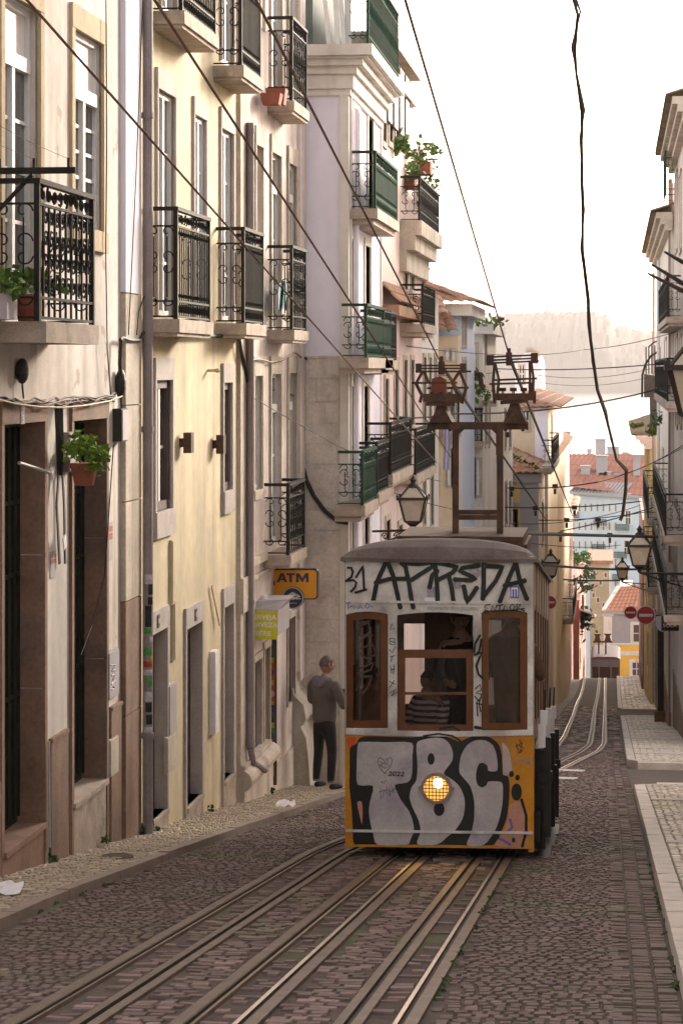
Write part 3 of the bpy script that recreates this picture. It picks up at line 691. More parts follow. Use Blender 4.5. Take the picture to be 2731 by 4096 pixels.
g_white = M("graffiti_silver", (.56, .515, .51), rough=.5, var=.16, scale=4, streak=.15, col2=(.34, .29, .37), c2scale=2.2, c2lo=.5, c2hi=.7, drip=(.36, .3, .3))
g_pink = M("graffiti_pink", (.56, .27, .20), rough=.55, var=.12, scale=5)
g_blue = M("graffiti_blue", (.16, .14, .34), rough=.55, var=.12, scale=5)
t_glass = glass("tram_glass", (.74, .66, .60)); t_glass2 = glass("tram_glass_clear", (.8, .75, .7))
tram = thing("tram", "near white and orange funicular tram covered in graffiti, its headlight lit", "tram", (TX, YT, ground(YT)), "funicular trams on the hill")
winL, winC, winR = (1383, 1551), (1588, 1892), (1924, 2108)
def arch(w, x): c, h = (w[0] + w[1]) / 2, (w[1] - w[0]) / 2; s = (x - c) / h; return {winL: 2446, winC: 2449, winR: 2438}[w] + 12 * s * s
def wbot(w, x): return {winL: 2912, winC: 2932, winR: 2921}[w]
xs = sorted(set([XL, XR] + list(range(1400, 2131, 15)) + [q for w in (winL, winC, winR) for q in w]))
def belt(x): s = (x - 1756) / 375; return 2948 - 8 * s * s + (x - 1756) * .004
def band(m, ya, yb, o=0.0, mi=0, x0=XL, x1=XR):
    X = [x for x in xs if x0 <= x <= x1]
    for a, b in zip(X, X[1:]): m.quad(Pt(a, ya(a), o), Pt(b, ya(b), o), Pt(b, yb(b), o), Pt(a, yb(a), o), mi)
m = MB()
for a, b in zip(xs, xs[1:]):
    c = (a + b) / 2; w = next((q for q in (winL, winC, winR) if q[0] < c < q[1]), None)
    segs = [(lambda x: 2224, lambda x: belt(x))] if w is None else [(lambda x: 2224, lambda x, w=w: arch(w, x)), (lambda x, w=w: wbot(w, x), lambda x: belt(x))]
    for f, g in segs:
        m.quad(Pt(a, f(a)), Pt(b, f(b)), Pt(b, g(b)), Pt(a, g(a))); m.quad(Pt(a, f(a), -.06), Pt(b, f(b), -.06), Pt(b, g(b), -.06), Pt(a, g(a), -.06))
    if w:
        m.quad(Pt(a, arch(w, a)), Pt(b, arch(w, b)), Pt(b, arch(w, b), -.06), Pt(a, arch(w, a), -.06)); m.quad(Pt(a, wbot(w, a)), Pt(b, wbot(w, b)), Pt(b, wbot(w, b), -.06), Pt(a, wbot(w, a), -.06))
for w in (winL, winC, winR):
    for x in w: m.quad(Pt(x, arch(w, x)), Pt(x, wbot(w, x)), Pt(x, wbot(w, x), -.06), Pt(x, arch(w, x), -.06))
# mouldings
for f, o, h in ((lambda x: 2404 + (x - 1756) * .005, .016, 10), (lambda x: 2234, .012, 6)):
    band(m, f, lambda x: f(x) + h, o); band(m, f, f, 0)
    for a, b in zip(xs, xs[1:]): m.quad(Pt(a, f(a)), Pt(b, f(b)), Pt(b, f(b), o), Pt(a, f(a), o)); m.quad(Pt(a, f(a) + h), Pt(b, f(b) + h), Pt(b, f(b) + h, o), Pt(a, f(a) + h, o))
ztop, zbelt, zbot = at_y(1756, 2224, YT).z, at_y(1756, 2946, YT).z, at_y(1756, 3392, YT).z
LEN = 5.3; XLm, XRm = TX - HW, TX + HW
def sh(Y): return -SH * (Y - YT)
def side_panel(m, X, Ya, Yb, za, zb, th=.05, mi=0):
    s = 1 if X > TX else -1; x2 = X - s * th
    m.hexa([(X, Ya, za + sh(Ya)), (x2, Ya, za + sh(Ya)), (x2, Yb, za + sh(Yb)), (X, Yb, za + sh(Yb)), (X, Ya, zb + sh(Ya)), (x2, Ya, zb + sh(Ya)), (x2, Yb, zb + sh(Yb)), (X, Yb, zb + sh(Yb))], mi)
def rear_wall(m):
    Y = YT + LEN; z0, z1 = zbelt + sh(Y), ztop + sh(Y); e = Fr((0, Y, 0), (1, 0, 0), (0, 1, 0))
    ops = [(XLm + .12, XLm + .52, z0 + .1, z1 - .55, .05), (TX - .36, TX + .36, z0 + .1, z1 - .5, .05), (XRm - .52, XRm - .12, z0 + .1, z1 - .55, .05)]
    m.wall(e, XLm, XRm, z0, z1, ops); m.wall(e, XLm, XRm, zbot + sh(Y), z0, [])
upper = m.build("body", t_white, tram)
m = MB(); rear_wall(m); m.build("rear_wall", t_white, tram)
m = MB()
zw0, zw1 = zbelt + .12, ztop - .45
nW = 6
for X in (XLm, XRm):
    side_panel(m, X, YT + .01, YT + LEN, zbelt - .02, zw0); side_panel(m, X, YT + .01, YT + LEN, zw1, ztop)
    for k in range(nW + 1):
        Yc = YT + .06 + (LEN - .12) * k / nW; side_panel(m, X + (.008 if X > TX else -.008), Yc - .05, Yc + .05, zbelt - .02, ztop + .0)
sd = m.build("side_wall", t_side, tram)
for k in range(nW):
    for X in (XLm, XRm):
        Ya, Yb = YT + .11 + (LEN - .12) * k / nW, YT + .01 + (LEN - .12) * (k + 1) / nW; m = MB()
        side_panel(m, X, Ya, Yb, zw0, zw0 + .05, .04); side_panel(m, X, Ya, Yb, zw1 - .05, zw1, .04); side_panel(m, X, Ya, Ya + .04, zw0 + .05, zw1 - .05, .04); side_panel(m, X, Yb - .04, Yb, zw0 + .05, zw1 - .05, .04)
        w = m.build("side_window", t_wood, tram); m = MB(); side_panel(m, X - (.015 if X > TX else -.015), Ya + .04, Yb - .04, zw0 + .05, zw1 - .05, .006); m.build("pane", t_glass, w)
# orange lower front and sides
m = MB(); bot = lambda x: 3391 + (x - 1756) * .012
band(m, lambda x: belt(x), bot); band(m, lambda x: belt(x), bot, -.05)
for a, b in zip(xs, xs[1:]): m.quad(Pt(a, bot(a)), Pt(b, bot(b)), Pt(b, bot(b), -.05), Pt(a, bot(a), -.05))
for X in (XLm, XRm): side_panel(m, X + (.004 if X > TX else -.004), YT + .0, YT + .34, zbot - .02, zbelt, .05)
low = m.build("lower_panel", t_orange, tram)
m = MB(); f = lambda x: 3322 + (x - 1756) * .012; band(m, f, lambda x: f(x) + 11, .022)
for dy in (0, 11):
    for a, b in zip(xs, xs[1:]): m.quad(Pt(a, f(a) + dy), Pt(b, f(b) + dy), Pt(b, f(b) + dy, .022), Pt(a, f(a) + dy, .022))
m.build("moulding", [t_white], low)
m = MB(); f = lambda x: belt(x) - 24; band(m, f, lambda x: f(x) + 22, .02)
for dy in (0, 22):
    for a, b in zip(xs, xs[1:]): m.quad(Pt(a, f(a) + dy), Pt(b, f(b) + dy), Pt(b, f(b) + dy, .02), Pt(a, f(a) + dy, .02))
m.build("belt_rail", t_white, upper)
# windows with wooden frames
def front_window(w, fwid, parts, glazed):
    top = lambda x: arch(w, x) + 3; bt = lambda x: wbot(w, x) - 3; x0, x1 = w[0] + 2, w[1] - 2; N = 10
    m = MB(); oo, oi = -.012, -.05
    X = [x0 + (x1 - x0) * i / N for i in range(N + 1)]; Xi = [x0 + fwid + (x1 - x0 - 2 * fwid) * i / N for i in range(N + 1)]
    for i in range(N):
        for ya, yb in ((lambda x: top(x), lambda x: top(x) + fwid), (lambda x: bt(x) - fwid, lambda x: bt(x))):
            m.quad(Pt(X[i], ya(X[i]), oo), Pt(X[i + 1], ya(X[i + 1]), oo), Pt(Xi[i + 1], yb(Xi[i + 1]), oo) if ya is not None else None, Pt(Xi[i], yb(Xi[i]), oo)) if yb(0) != bt(0) else m.quad(Pt(Xi[i], ya(Xi[i]), oo), Pt(Xi[i + 1], ya(Xi[i + 1]), oo), Pt(X[i + 1], yb(X[i + 1]), oo), Pt(X[i], yb(X[i]), oo))
    for a, b in ((x0, x0 + fwid), (x1, x1 - fwid)):
        m.quad(Pt(a, top(a), oo), Pt(b, top(b) + fwid, oo), Pt(b, bt(b) - fwid, oo), Pt(a, bt(a), oo)); m.quad(Pt(b, top(b) + fwid, oo), Pt(b, bt(b) - fwid, oo), Pt(b, bt(b) - fwid, oi - .02), Pt(b, top(b) + fwid, oi - .02))
    for i in range(N): m.quad(Pt(Xi[i], top(Xi[i]) + fwid, oo), Pt(Xi[i + 1], top(Xi[i + 1]) + fwid, oo), Pt(Xi[i + 1], top(Xi[i + 1]) + fwid, oi), Pt(Xi[i], top(Xi[i]) + fwid, oi)); m.quad(Pt(Xi[i], bt(Xi[i]) - fwid, oo), Pt(Xi[i + 1], bt(Xi[i + 1]) - fwid, oo), Pt(Xi[i + 1], bt(Xi[i + 1]) - fwid, oi), Pt(Xi[i], bt(Xi[i]) - fwid, oi))
    for ya, yb, o in parts:
        for i in range(N): m.quad(Pt(Xi[i], ya, o), Pt(Xi[i + 1], ya, o), Pt(Xi[i + 1], yb, o), Pt(Xi[i], yb, o)); m.quad(Pt(Xi[i], ya, o), Pt(Xi[i + 1], ya, o), Pt(Xi[i + 1], ya, o - .04), Pt(Xi[i], ya, o - .04)); m.quad(Pt(Xi[i], yb, o), Pt(Xi[i + 1], yb, o), Pt(Xi[i + 1], yb, o - .04), Pt(Xi[i], yb, o - .04))
    fr = m.build("window", t_wood, tram)
    p = MB(); ya = glazed if glazed else None
    for i in range(N):
        y0 = lambda x: (top(x) + fwid) if ya is None else ya
        p.quad(Pt(Xi[i], y0(Xi[i]), -.04), Pt(Xi[i + 1], y0(Xi[i + 1]), -.04), Pt(Xi[i + 1], bt(Xi[i + 1]) - fwid, -.04), Pt(Xi[i], bt(Xi[i]) - fwid, -.04))
    p.build("pane", t_glass, fr)
front_window(winL, 27, [], None); front_window(winR, 27, [], None)
def center():
    m = MB(); N = 10; x0, x1 = winC[0] + 2, winC[1] - 2
    X = [x0 + (x1 - x0) * i / N for i in range(N + 1)]; o = -.01
    def rb(ya, yb, a=x0, b=x1, o=-.01):
        X = [a + (b - a) * i / N for i in range(N + 1)]
        for i in range(N):
            m.quad(Pt(X[i], ya, o), Pt(X[i + 1], ya, o), Pt(X[i + 1], yb, o), Pt(X[i], yb, o)); m.quad(Pt(X[i], ya, o), Pt(X[i + 1], ya, o), Pt(X[i + 1], ya, o - .05), Pt(X[i], ya, o - .05)); m.quad(Pt(X[i], yb, o), Pt(X[i + 1], yb, o), Pt(X[i + 1], yb, o - .05), Pt(X[i], yb, o - .05))
        m.quad(Pt(a, ya, o), Pt(a, yb, o), Pt(a, yb, o - .05), Pt(a, ya, o - .05)); m.quad(Pt(b, ya, o), Pt(b, yb, o), Pt(b, yb, o - .05), Pt(b, ya, o - .05))
    rb(2598, 2632); rb(2632, 2928, x0, x0 + 30, -.0102); rb(2632, 2928, x1 - 26, x1, -.0102); rb(2898, 2928, x0 + 30, x1 - 26); rb(2768, 2779, x0 + 30, x1 - 26, -.016)
    w = m.build("window", t_wood, tram); w["label"] = "middle window with its upper half open"
    p = MB()
    for i in range(N): a, b = x0 + 30 + (x1 - x0 - 56) * i / N, x0 + 30 + (x1 - x0 - 56) * (i + 1) / N; p.quad(Pt(a, 2632, -.04), Pt(b, 2632, -.04), Pt(b, 2898, -.04), Pt(a, 2898, -.04))
    p.build("pane", t_glass, w)
center()
# roof: a shallow dome sheared with the slope
m = MB(); NU, NV = 18, 14; g = []; rise = .21; Xo = HW + .045
for j in range(NV + 1):
    t = j / NV; yy = (LEN + .35) * (t ** 1.6)
    e = min(1, yy / .55); k = math.sqrt(1 - (1 - e) ** 2)
    e2 = min(1, max(0, (LEN + .35 - yy) / .5)); k *= math.sqrt(max(0, 1 - (1 - e2) ** 2))
    for i in range(NU + 1):
        s = -1 + 2 * i / NU; X = TX + Xo * s; Y = YT - .05 - bowf(X) * max(0, 1 - yy / 1.5) + yy
        g.append((X, Y, ztop - .015 + sh(max(Y, YT)) + rise * k * math.sqrt(max(0, 1 - abs(s) ** 2.6))))
for j in range(NV):
    for i in range(NU): m.add([g[j * (NU + 1) + i], g[j * (NU + 1) + i + 1], g[(j + 1) * (NU + 1) + i + 1], g[(j + 1) * (NU + 1) + i]], [(0, 1, 2, 3)])
for i in range(NU):
    a, b = g[i], g[i + 1]; m.quad(a, b, (b[0], b[1], b[2] - .035), (a[0], a[1], a[2] - .035)); m.quad((a[0], a[1], a[2] - .035), (b[0], b[1], b[2] - .035), (b[0], b[1] + .2, b[2] - .03), (a[0], a[1] + .2, a[2] - .03))
for j in range(NV):
    for i in (0, NU):
        a, b = g[j * (NU + 1) + i], g[(j + 1) * (NU + 1) + i]; m.quad(a, b, (b[0], b[1], b[2] - .04), (a[0], a[1], a[2] - .04))
rf = m.build("roof", t_roof, tram, smooth=True)
# undercarriage, wheels, floor, far inner wall
m = MB()
m.hexa([(XLm + .1, YT + .3, zbot - .05), (XRm - .1, YT + .3, zbot - .05), (XRm - .1, YT + LEN, zbot - .05 + sh(YT + LEN)), (XLm + .1, YT + LEN, zbot - .05 + sh(YT + LEN)), (XLm + .1, YT + .3, zbot + .55), (XRm - .1, YT + .3, zbot + .55), (XRm - .1, YT + LEN, zbot + .55 + sh(YT + LEN)), (XLm + .1, YT + LEN, zbot + .55 + sh(YT + LEN))])
m.build("chassis", t_black, tram)
m = MB()
for Yc in (YT + 1.2, YT + 4.0):
    for X in (-1.867, -1.07):
        cz = ground(Yc) + .26; vs = []
        for s in (-.05, .05): vs += [(X + s, Yc + .26 * math.cos(k * math.pi / 8), cz + .26 * math.sin(k * math.pi / 8)) for k in range(16)]
        m.add(vs, [tuple(range(16))[::-1], tuple(range(16, 32))] + [(k, (k + 1) % 16, 16 + (k + 1) % 16, 16 + k) for k in range(16)])
m.build("wheel", t_black, tram)
m = MB()
for k in range(3):      # stepped compartments: floors, benches and low partitions
    Ya, Yb = YT + .3 + k * 1.6, YT + .3 + (k + 1) * 1.6; zf = zbot + .5 + sh((Ya + Yb) / 2)
    m.abox(XLm + .06, XRm - .06, Ya, Yb, zf - .08, zf)
    if k: m.abox(XLm + .06, TX - .25, Ya, Ya + .04, zf, zf + .95); m.abox(TX + .2, XRm - .06, Ya, Ya + .04, zf, zf + .95); m.abox(TX + .02, TX + .12, Ya, Ya + .05, zf + .2, zf + 2)
    m.abox(XLm + .1, TX - .3, Yb - .5, Yb - .08, zf, zf + .45)
m.abox(TX - .32, TX + .05, YT + 2.3, YT + 2.36, zbelt - .3, ztop - .32)
m.build("interior", t_in, tram)
# side doors: black lower leaves with pale metal plates, stepping away down the hill
for k, (xa, xb, ya, yb, yt) in enumerate(((2136, 2164, 2855, 2917, 2820), (2178, 2203, 2845, 2905, 2818), (2203, 2222, 2838, 2898, 2812))):
    Yc = YT + .75 + k * 1.7; X = XRm + .11; d = Fr((X, 0, 0), (0, 1, 0), (1, 0, 0)); zz = zbelt - .02 + sh(Yc)
    m = MB(); m.box(d, Yc - .42, Yc + .42, -.11, .0, zz - 1.02, zz - .04); m.box(d, Yc - .46, Yc - .38, -.02, .05, zz - .9, zz + .08); m.box(d, Yc - .34, Yc + .3, -.1, .04, zz - 1.2, zz - 1.12)
    m.tube([d.P(Yc - .42, -.02, zz + .05), d.P(Yc - .42, .0, zz + .55)], .010, 6); m.box(d, Yc - .5, Yc - .44, -.06, .07, zz - .35, zz - .25)
    dd = m.build("door", t_black, tram)
    m = MB(); m.box(d, Yc - .47, Yc - .40, -.07, .0, zz - .02, zz + .20); m.box(d, Yc - .475, Yc - .41, -.05, .02, zz + .20, zz + .34); m.build("handle", paper_m, dd)
m = MB()
for k in range(5):
    Yc = YT + .62 + k * 1.0; m.abox(XRm - .02, XRm + .06, Yc - .46, Yc + .45, zbot + .12 + sh(Yc), zbot + .42 + sh(Yc))
m.build("step_board", t_black, tram)
# headlight
hl_m = M("headlight_glow", (.3, .18, .06), rough=.3, var=0, emit=((1, .50, .10), .30)); hl_hot = M("headlight_hot", (.3, .25, .15), rough=.3, var=0, emit=((1, .80, .42), 1.4))
hc = Pt(1744, 3153, .03); px = YT / F
m = MB(); cy = hc.y
def ringy(m, r0, r1, y0, y1, n=28, mi=0):
    vs = []
    for r, y in ((r0, y0), (r1, y0), (r1, y1), (r0, y1)): vs += [(hc.x + r * math.cos(2 * math.pi * k / n), y, hc.z + r * math.sin(2 * math.pi * k / n)) for k in range(n)]
    m.add(vs, [(a * n + k, a * n + (k + 1) % n, ((a + 1) % 4) * n + (k + 1) % n, ((a + 1) % 4) * n + k) for a in range(4) for k in range(n)], mi)
ringy(m, 50 * px, 61 * px, cy - .03, cy + .05)
for s in (-1, 1): m.abox(hc.x + s * 66 * px - .012, hc.x + s * 66 * px + .012, cy - .02, cy + .03, hc.z - .012, hc.z + .012)
hl = m.build("headlight", M("headlight_rim", (.35, .25, .2), rough=.45, var=.1, metal=.3), tram)
m = MB(); n = 28
m.add([(hc.x + 51 * px * math.cos(2 * math.pi * k / n), cy, hc.z + 51 * px * math.sin(2 * math.pi * k / n)) for k in range(n)], [tuple(range(n))])
m.add([(hc.x + .02 + 21 * px * math.cos(2 * math.pi * k / n), cy - .004, hc.z + .05 + 21 * px * math.sin(2 * math.pi * k / n)) for k in range(n)], [tuple(range(n))], 1)
m.build("lens", [hl_m, hl_hot], hl)
m = MB()
for k in range(-3, 4):
    h = math.sqrt(max(0, 1 - (k / 3.6) ** 2)) * 51 * px; c = k * 14 * px
    m.bar((hc.x + c, cy - .022, hc.z - h), (hc.x + c, cy - .022, hc.z + h), .007); m.bar((hc.x - h, cy - .024, hc.z + c), (hc.x + h, cy - .024, hc.z + c), .007)
m.build("grille", rust_m, hl)
ld = bpy.data.lights.new("headlight_lamp", 'SPOT'); ld.energy = 6; ld.color = (1, .55, .18); ld.spot_size = math.radians(75); ld.spot_blend = .8; ld.shadow_soft_size = .08
lo = bpy.data.objects.new("headlight_lamp", ld); COL.objects.link(lo); lo.location = (hc.x, cy - .1, hc.z); lo.rotation_euler = V((.12, -1, -.42)).to_track_quat('-Z', 'Y').to_euler()
# ------------------------------------------------------------------ graffiti: strokes and filled letters laid on the bowed front
_lay = [0.0]
def stroke(m, pts, w, close=False, o0=.003, rnds=True):
    if close: pts = pts + [pts[0]]
    P = []
    for (a, b), (c, d) in zip(pts, pts[1:]):
        n = max(1, int(math.hypot(c - a, d - b) / 14)); P += [(a + (c - a) * i / n, b + (d - b) * i / n) for i in range(n)]
    P.append(pts[-1]); L, R = [], []
    for i, (x, y) in enumerate(P):
        a, b = P[max(0, i - 1)], P[min(len(P) - 1, i + 1)]; dx, dy = b[0] - a[0], b[1] - a[1]; l = math.hypot(dx, dy) or 1
        ww = w / 2 * (1 + rnd(-.06, .06)); L.append((x - dy / l * ww, y + dx / l * ww)); R.append((x + dy / l * ww, y - dx / l * ww))
    _lay[0] += .00012; o = o0 + _lay[0]
    for i in range(len(P) - 1): m.quad(Pt(*L[i], o), Pt(*R[i], o), Pt(*R[i + 1], o), Pt(*L[i + 1], o))
    if rnds:
        for x, y in (pts[0], pts[-1]): blob(m, x, y, w * .56, w * .56, o0)
def blob(m, x, y, rx, ry, o0=.003, n=14):
    _lay[0] += .00012; m.poly([Pt(x + rx * math.cos(2 * math.pi * k / n), y + ry * math.sin(2 * math.pi * k / n), o0 + _lay[0]) for k in range(n)])
def fill(pts, mat, name, parent, o):
    # smooth the outline, triangulate, cut into vertical strips so that it follows the bow
    Q = []
    n = len(pts)
    for i in range(n):
        p0, p1, p2, p3 = pts[i - 1], pts[i], pts[(i + 1) % n], pts[(i + 2) % n]
        sharp = math.hypot(p2[0] - p1[0], p2[1] - p1[1]) < 14
        for t in (0, .33, .66):
            a = [.5 * (2 * p1[k] + (p2[k] - p0[k]) * t * .7 + 0) if False else ((2 * t ** 3 - 3 * t ** 2 + 1) * p1[k] + (t ** 3 - 2 * t ** 2 + t) * .4 * (p2[k] - p0[k]) + (-2 * t ** 3 + 3 * t ** 2) * p2[k] + (t ** 3 - t ** 2) * .4 * (p3[k] - p1[k])) for k in (0, 1)]
            Q.append(tuple(a))
    bm = bmesh.new(); vs = [bm.verts.new((x, y, 0)) for x, y in Q]
    for tri in tessellate_polygon([[V((x, y, 0)) for x, y in Q]]):
        try: bm.faces.new([vs[i] for i in tri])
        except ValueError: pass
    for x in range(1390, 2130, 30): bmesh.ops.bisect_plane(bm, geom=bm.verts[:] + bm.edges[:] + bm.faces[:], plane_co=(x, 0, 0), plane_no=(1, 0, 0))
    m = MB(); bm.verts.index_update(); m.add([Pt(v.co.x, v.co.y, o) for v in bm.verts], [tuple(v.index for v in f.verts) for f in bm.faces]); bm.free()
    return m.build(name, mat, parent)
def z4(L): return [(1350 + x * .574, 2700 + y * .574) for x, y in L]
def z3(L): return [(1350 + x * .574, 2100 + y * .574) for x, y in L]
fill(z4([(86, 510), (128, 480), (150, 442), (200, 427), (360, 430), (520, 434), (600, 425), (680, 419), (760, 430), (838, 462), (880, 450), (960, 420), (1050, 430), (1115, 475), (1140, 545), (1148, 640), (1150, 695), (1188, 712), (1196, 800), (1190, 900), (1175, 1000), (1130, 1110), (1080, 1186), (800, 1184), (500, 1182), (180, 1180), (112, 1172), (104, 1050), (95, 900), (82, 780), (84, 640)]), g_black, "graffiti_outline", low, .0030)
for pts in ([(140, 490), (165, 466), (340, 468), (515, 472), (520, 560), (520, 650), (510, 720), (480, 750), (400, 765), (412, 810), (440, 870), (500, 955), (525, 1030), (530, 1090), (505, 1150), (480, 1183), (280, 1183), (248, 1110), (226, 1020), (218, 950), (226, 880), (247, 772), (140, 765), (133, 640)],
            [(549, 480), (600, 450), (680, 436), (740, 446), (780, 482), (802, 540), (796, 600), (752, 660), (742, 692), (800, 730), (850, 780), (880, 850), (885, 920), (870, 1000), (820, 1080), (760, 1130), (695, 1180), (555, 1180), (578, 1090), (562, 1010), (520, 920), (500, 850), (516, 780), (547, 735), (556, 640)],
            [(846, 640), (860, 560), (900, 490), (960, 456), (1030, 456), (1080, 490), (1106, 560), (1111, 664), (1050, 668), (1042, 632), (1010, 612), (982, 622), (966, 670), (962, 720), (976, 768), (1006, 784), (1036, 768), (1050, 742), (1138, 746), (1150, 800), (1146, 900), (1126, 1000), (1092, 1090), (1015, 1186), (900, 1184), (930, 1100), (950, 1000), (950, 880), (925, 780), (880, 722), (850, 684)]):
    fill(z4(pts), g_white, "graffiti_letter", low, .0065)
fill(z4([(1200, 905), (1278, 885), (1304, 980), (1310, 1080), (1290, 1188), (1095, 1188), (1150, 1100), (1184, 1000)]), g_pink, "graffiti_patch", low, .0032)
fill(z4([(1146, 470), (1190, 520), (1206, 600), (1214, 660), (1190, 696), (1152, 690), (1148, 560)]), M("graffiti_haze", (.50, .42, .38), var=.15, scale=8), "graffiti_patch", low, .0031)
fill(z4([(136, 890), (168, 885), (174, 960), (170, 1040), (158, 1000)]), g_pink, "graffiti_patch", low, .0066)
fill(z4([(60, 440), (120, 430), (128, 460), (84, 520)]), M("graffiti_red", (.62, .10, .03), var=.1), "graffiti_patch", low, .0029)
for x, y, rx, ry in ((650, 585, 25, 41), (706, 935, 38, 48), (1210, 690, 17, 22), (1252, 715, 16, 20), (1245, 815, 37, 60), (1224, 1150, 12, 18)):
    m = MB(); blob(m, 1350 + x * .574, 2700 + y * .574, rx * .574, ry * .574, .0068, 20); m.build("graffiti_dot", g_black, low)
def scrawl(name, mat, parent, strokes, w, zf=None, o0=.003):
    m = MB()
    for q in strokes: stroke(m, (zf or z3)(q), w, o0=o0)
    return m.build(name, mat, parent)
scrawl("graffiti_line", g_black, low, [[(1280, 870), (1312, 980), (1312, 1090), (1285, 1192)]], 11, z4, .0036); scrawl("graffiti_line", g_black, low, [[(850, 465), (838, 510), (800, 500)]], 8, z4, .0068)
heart = [(327, 688), (290, 640), (278, 600), (290, 575), (318, 590), (327, 615), (335, 590), (362, 573), (380, 590), (372, 630), (327, 688)]
scrawl("graffiti_heart", g_black, low, [heart, [(295, 630), (325, 612), (362, 632), (330, 650), (295, 630)], [(300, 600), (310, 615)], [(350, 590), (342, 612)], [(326, 630), (332, 634)]], 2.7, z4, .0068)
scrawl("graffiti_tag", g_black, low, [[(300, 745), (345, 735), (320, 755), (300, 745)], [(285, 815), (345, 800)], [(298, 790), (300, 860)], [(320, 800), (318, 850)], [(340, 780), (345, 830), (330, 810)], [(360, 790), (362, 845)], [(362, 815), (400, 790)], [(385, 790), (388, 820)]], 1.9, z4, .0068)
scrawl("graffiti_tag", g_black, low, [[(1240, 500), (1290, 470), (1262, 540), (1240, 480), (1300, 510), (1255, 545)], [(1265, 455), (1280, 480)], [(1270, 520), (1285, 535), (1270, 540)]], 2.6, z4, .0036)
txt("2022", .062, Pt(*z4([(405, 690)])[0], .016), (1, -.09, 0), (0, 0, 1), g_black, low, bold=.0006, name="graffiti_year", xs=1.3, shear=.2)
txt("TOM", .085, Pt(*z4([(1290, 603)])[0], .012), (1, .3, 0), (0, 0, 1), M("graffiti_faded", (.5, .33, .22)), low, bold=.001, name="graffiti_tag")
for q in ([(1200, 1010), (1215, 1060), (1180, 1100)], [(1130, 1140), (1200, 1180)]): scrawl("graffiti_tag", g_blue, low, [q], 10, z4, .0036)
# big black letters on the white fascia, one part per letter or scrawl
for g, w in (([[(72, 298), (95, 298), (106, 328), (96, 362), (58, 390)], [(58, 388), (112, 385), (130, 402), (122, 432), (95, 462)]], 9), ([[(130, 362), (176, 285), (184, 452)], [(125, 470), (197, 450)]], 9),
          ([[(248, 525), (272, 400), (342, 245)], [(342, 245), (385, 350), (415, 480), (435, 572)], [(268, 402), (360, 376), (465, 375)]], 18),
          ([[(446, 265), (472, 292), (495, 400), (510, 500), (525, 572)], [(446, 265), (560, 272), (648, 262), (662, 288), (560, 352), (515, 382)]], 18),
          ([[(676, 248), (690, 400), (696, 532)], [(680, 262), (830, 290), (802, 330), (700, 382)], [(640, 432), (658, 350), (690, 322)], [(775, 360), (795, 450), (806, 535)]], 18),
          ([[(978, 283), (868, 300), (848, 320), (962, 372), (930, 386), (818, 380)], [(878, 430), (900, 540), (966, 440)]], 18),
          ([[(1016, 268), (1016, 400), (1010, 512)], [(1016, 285), (1148, 292), (1100, 390), (1010, 505)]], 18),
          ([[(1130, 530), (1180, 400), (1240, 258)], [(1240, 258), (1270, 400), (1316, 512)], [(1165, 422), (1300, 388)]], 18)): scrawl("graffiti_letter", g_black, upper, g, w)
for g, w in (([[(1058, 555), (1030, 558), (1022, 575), (1045, 578), (1020, 590), (1060, 602)], [(1068, 600), (1075, 560), (1098, 600), (1105, 560)], [(1110, 562), (1150, 556)], [(1130, 560), (1126, 600)], [(1150, 600), (1165, 560), (1185, 590), (1150, 600)], [(1195, 575), (1215, 550), (1235, 570), (1215, 598), (1195, 575)], [(1250, 600), (1245, 550), (1275, 555), (1255, 578), (1300, 598)], [(1020, 602), (1160, 598), (1300, 582)]], 4.5),
    ([[(378, 690), (366, 730), (396, 722)], [(362, 790), (364, 830), (400, 835), (396, 790), (362, 790)], [(372, 810), (395, 818)], [(362, 870), (380, 890), (400, 850)], [(366, 920), (398, 910)], [(380, 915), (372, 950)], [(368, 985), (375, 1030)], [(392, 975), (388, 1035)], [(372, 1008), (395, 1004)], [(360, 1090), (398, 1110)], [(364, 1130), (392, 1085)], [(362, 1170), (410, 1140), (372, 1190), (412, 1165)]], 3.2),
    ([[(990, 770), (955, 830), (950, 910), (985, 880)], [(985, 880), (1000, 800)], [(955, 905), (1000, 890), (965, 980), (980, 1040), (1010, 1070)]], 9),
    ([[(960, 1140), (990, 1110), (1000, 1150), (960, 1170), (1000, 1180), (985, 1240)], [(955, 1195), (985, 1230), (1000, 1200), (960, 1240), (1000, 1250)], [(968, 1240), (975, 1330)], [(985, 1250), (995, 1300)]], 5),
    ([[(715, 1420), (800, 1405), (845, 1430)]], 9), ([[(600, 1470), (700, 1455), (800, 1470), (850, 1500)]], 7), ([[(960, 1410), (990, 1415)]], 12)): scrawl("graffiti_tag", g_black, upper, g, w)
scrawl("graffiti_tag", M("graffiti_purple", (.13, .08, .28), var=.1), upper, ([(60, 545), (88, 540), (75, 545), (70, 585), (95, 565)], [(95, 570), (108, 560), (112, 582)], [(120, 560), (124, 582), (140, 558), (142, 582)], [(150, 580), (155, 555), (172, 565), (155, 570), (178, 580)], [(190, 570), (205, 545), (225, 560), (205, 582), (190, 570)], [(230, 570), (245, 568)]), 3.4)
stk = [M("sticker_grey", (.36, .33, .36), var=.3, scale=40), paper_m, M("sticker_blue", (.10, .10, .42))]
m = MB(); m.poly([Pt(*p, .0085) for p in z3([(622, 434), (682, 430), (682, 500), (622, 502)])]); m.build("sticker", stk[0], upper)
m = MB(); m.poly([Pt(*p, .0045) for p in z3([(606, 504), (690, 502), (690, 535), (606, 536)])]); m.build("sticker", stk[1], upper)
_lay[0] = .007
for q, r in (((955, 335), 22), ((830, 416), 17)): m = MB(); blob(m, *z3([q])[0], r, r, .003); m.build("sticker", stk[0], upper)
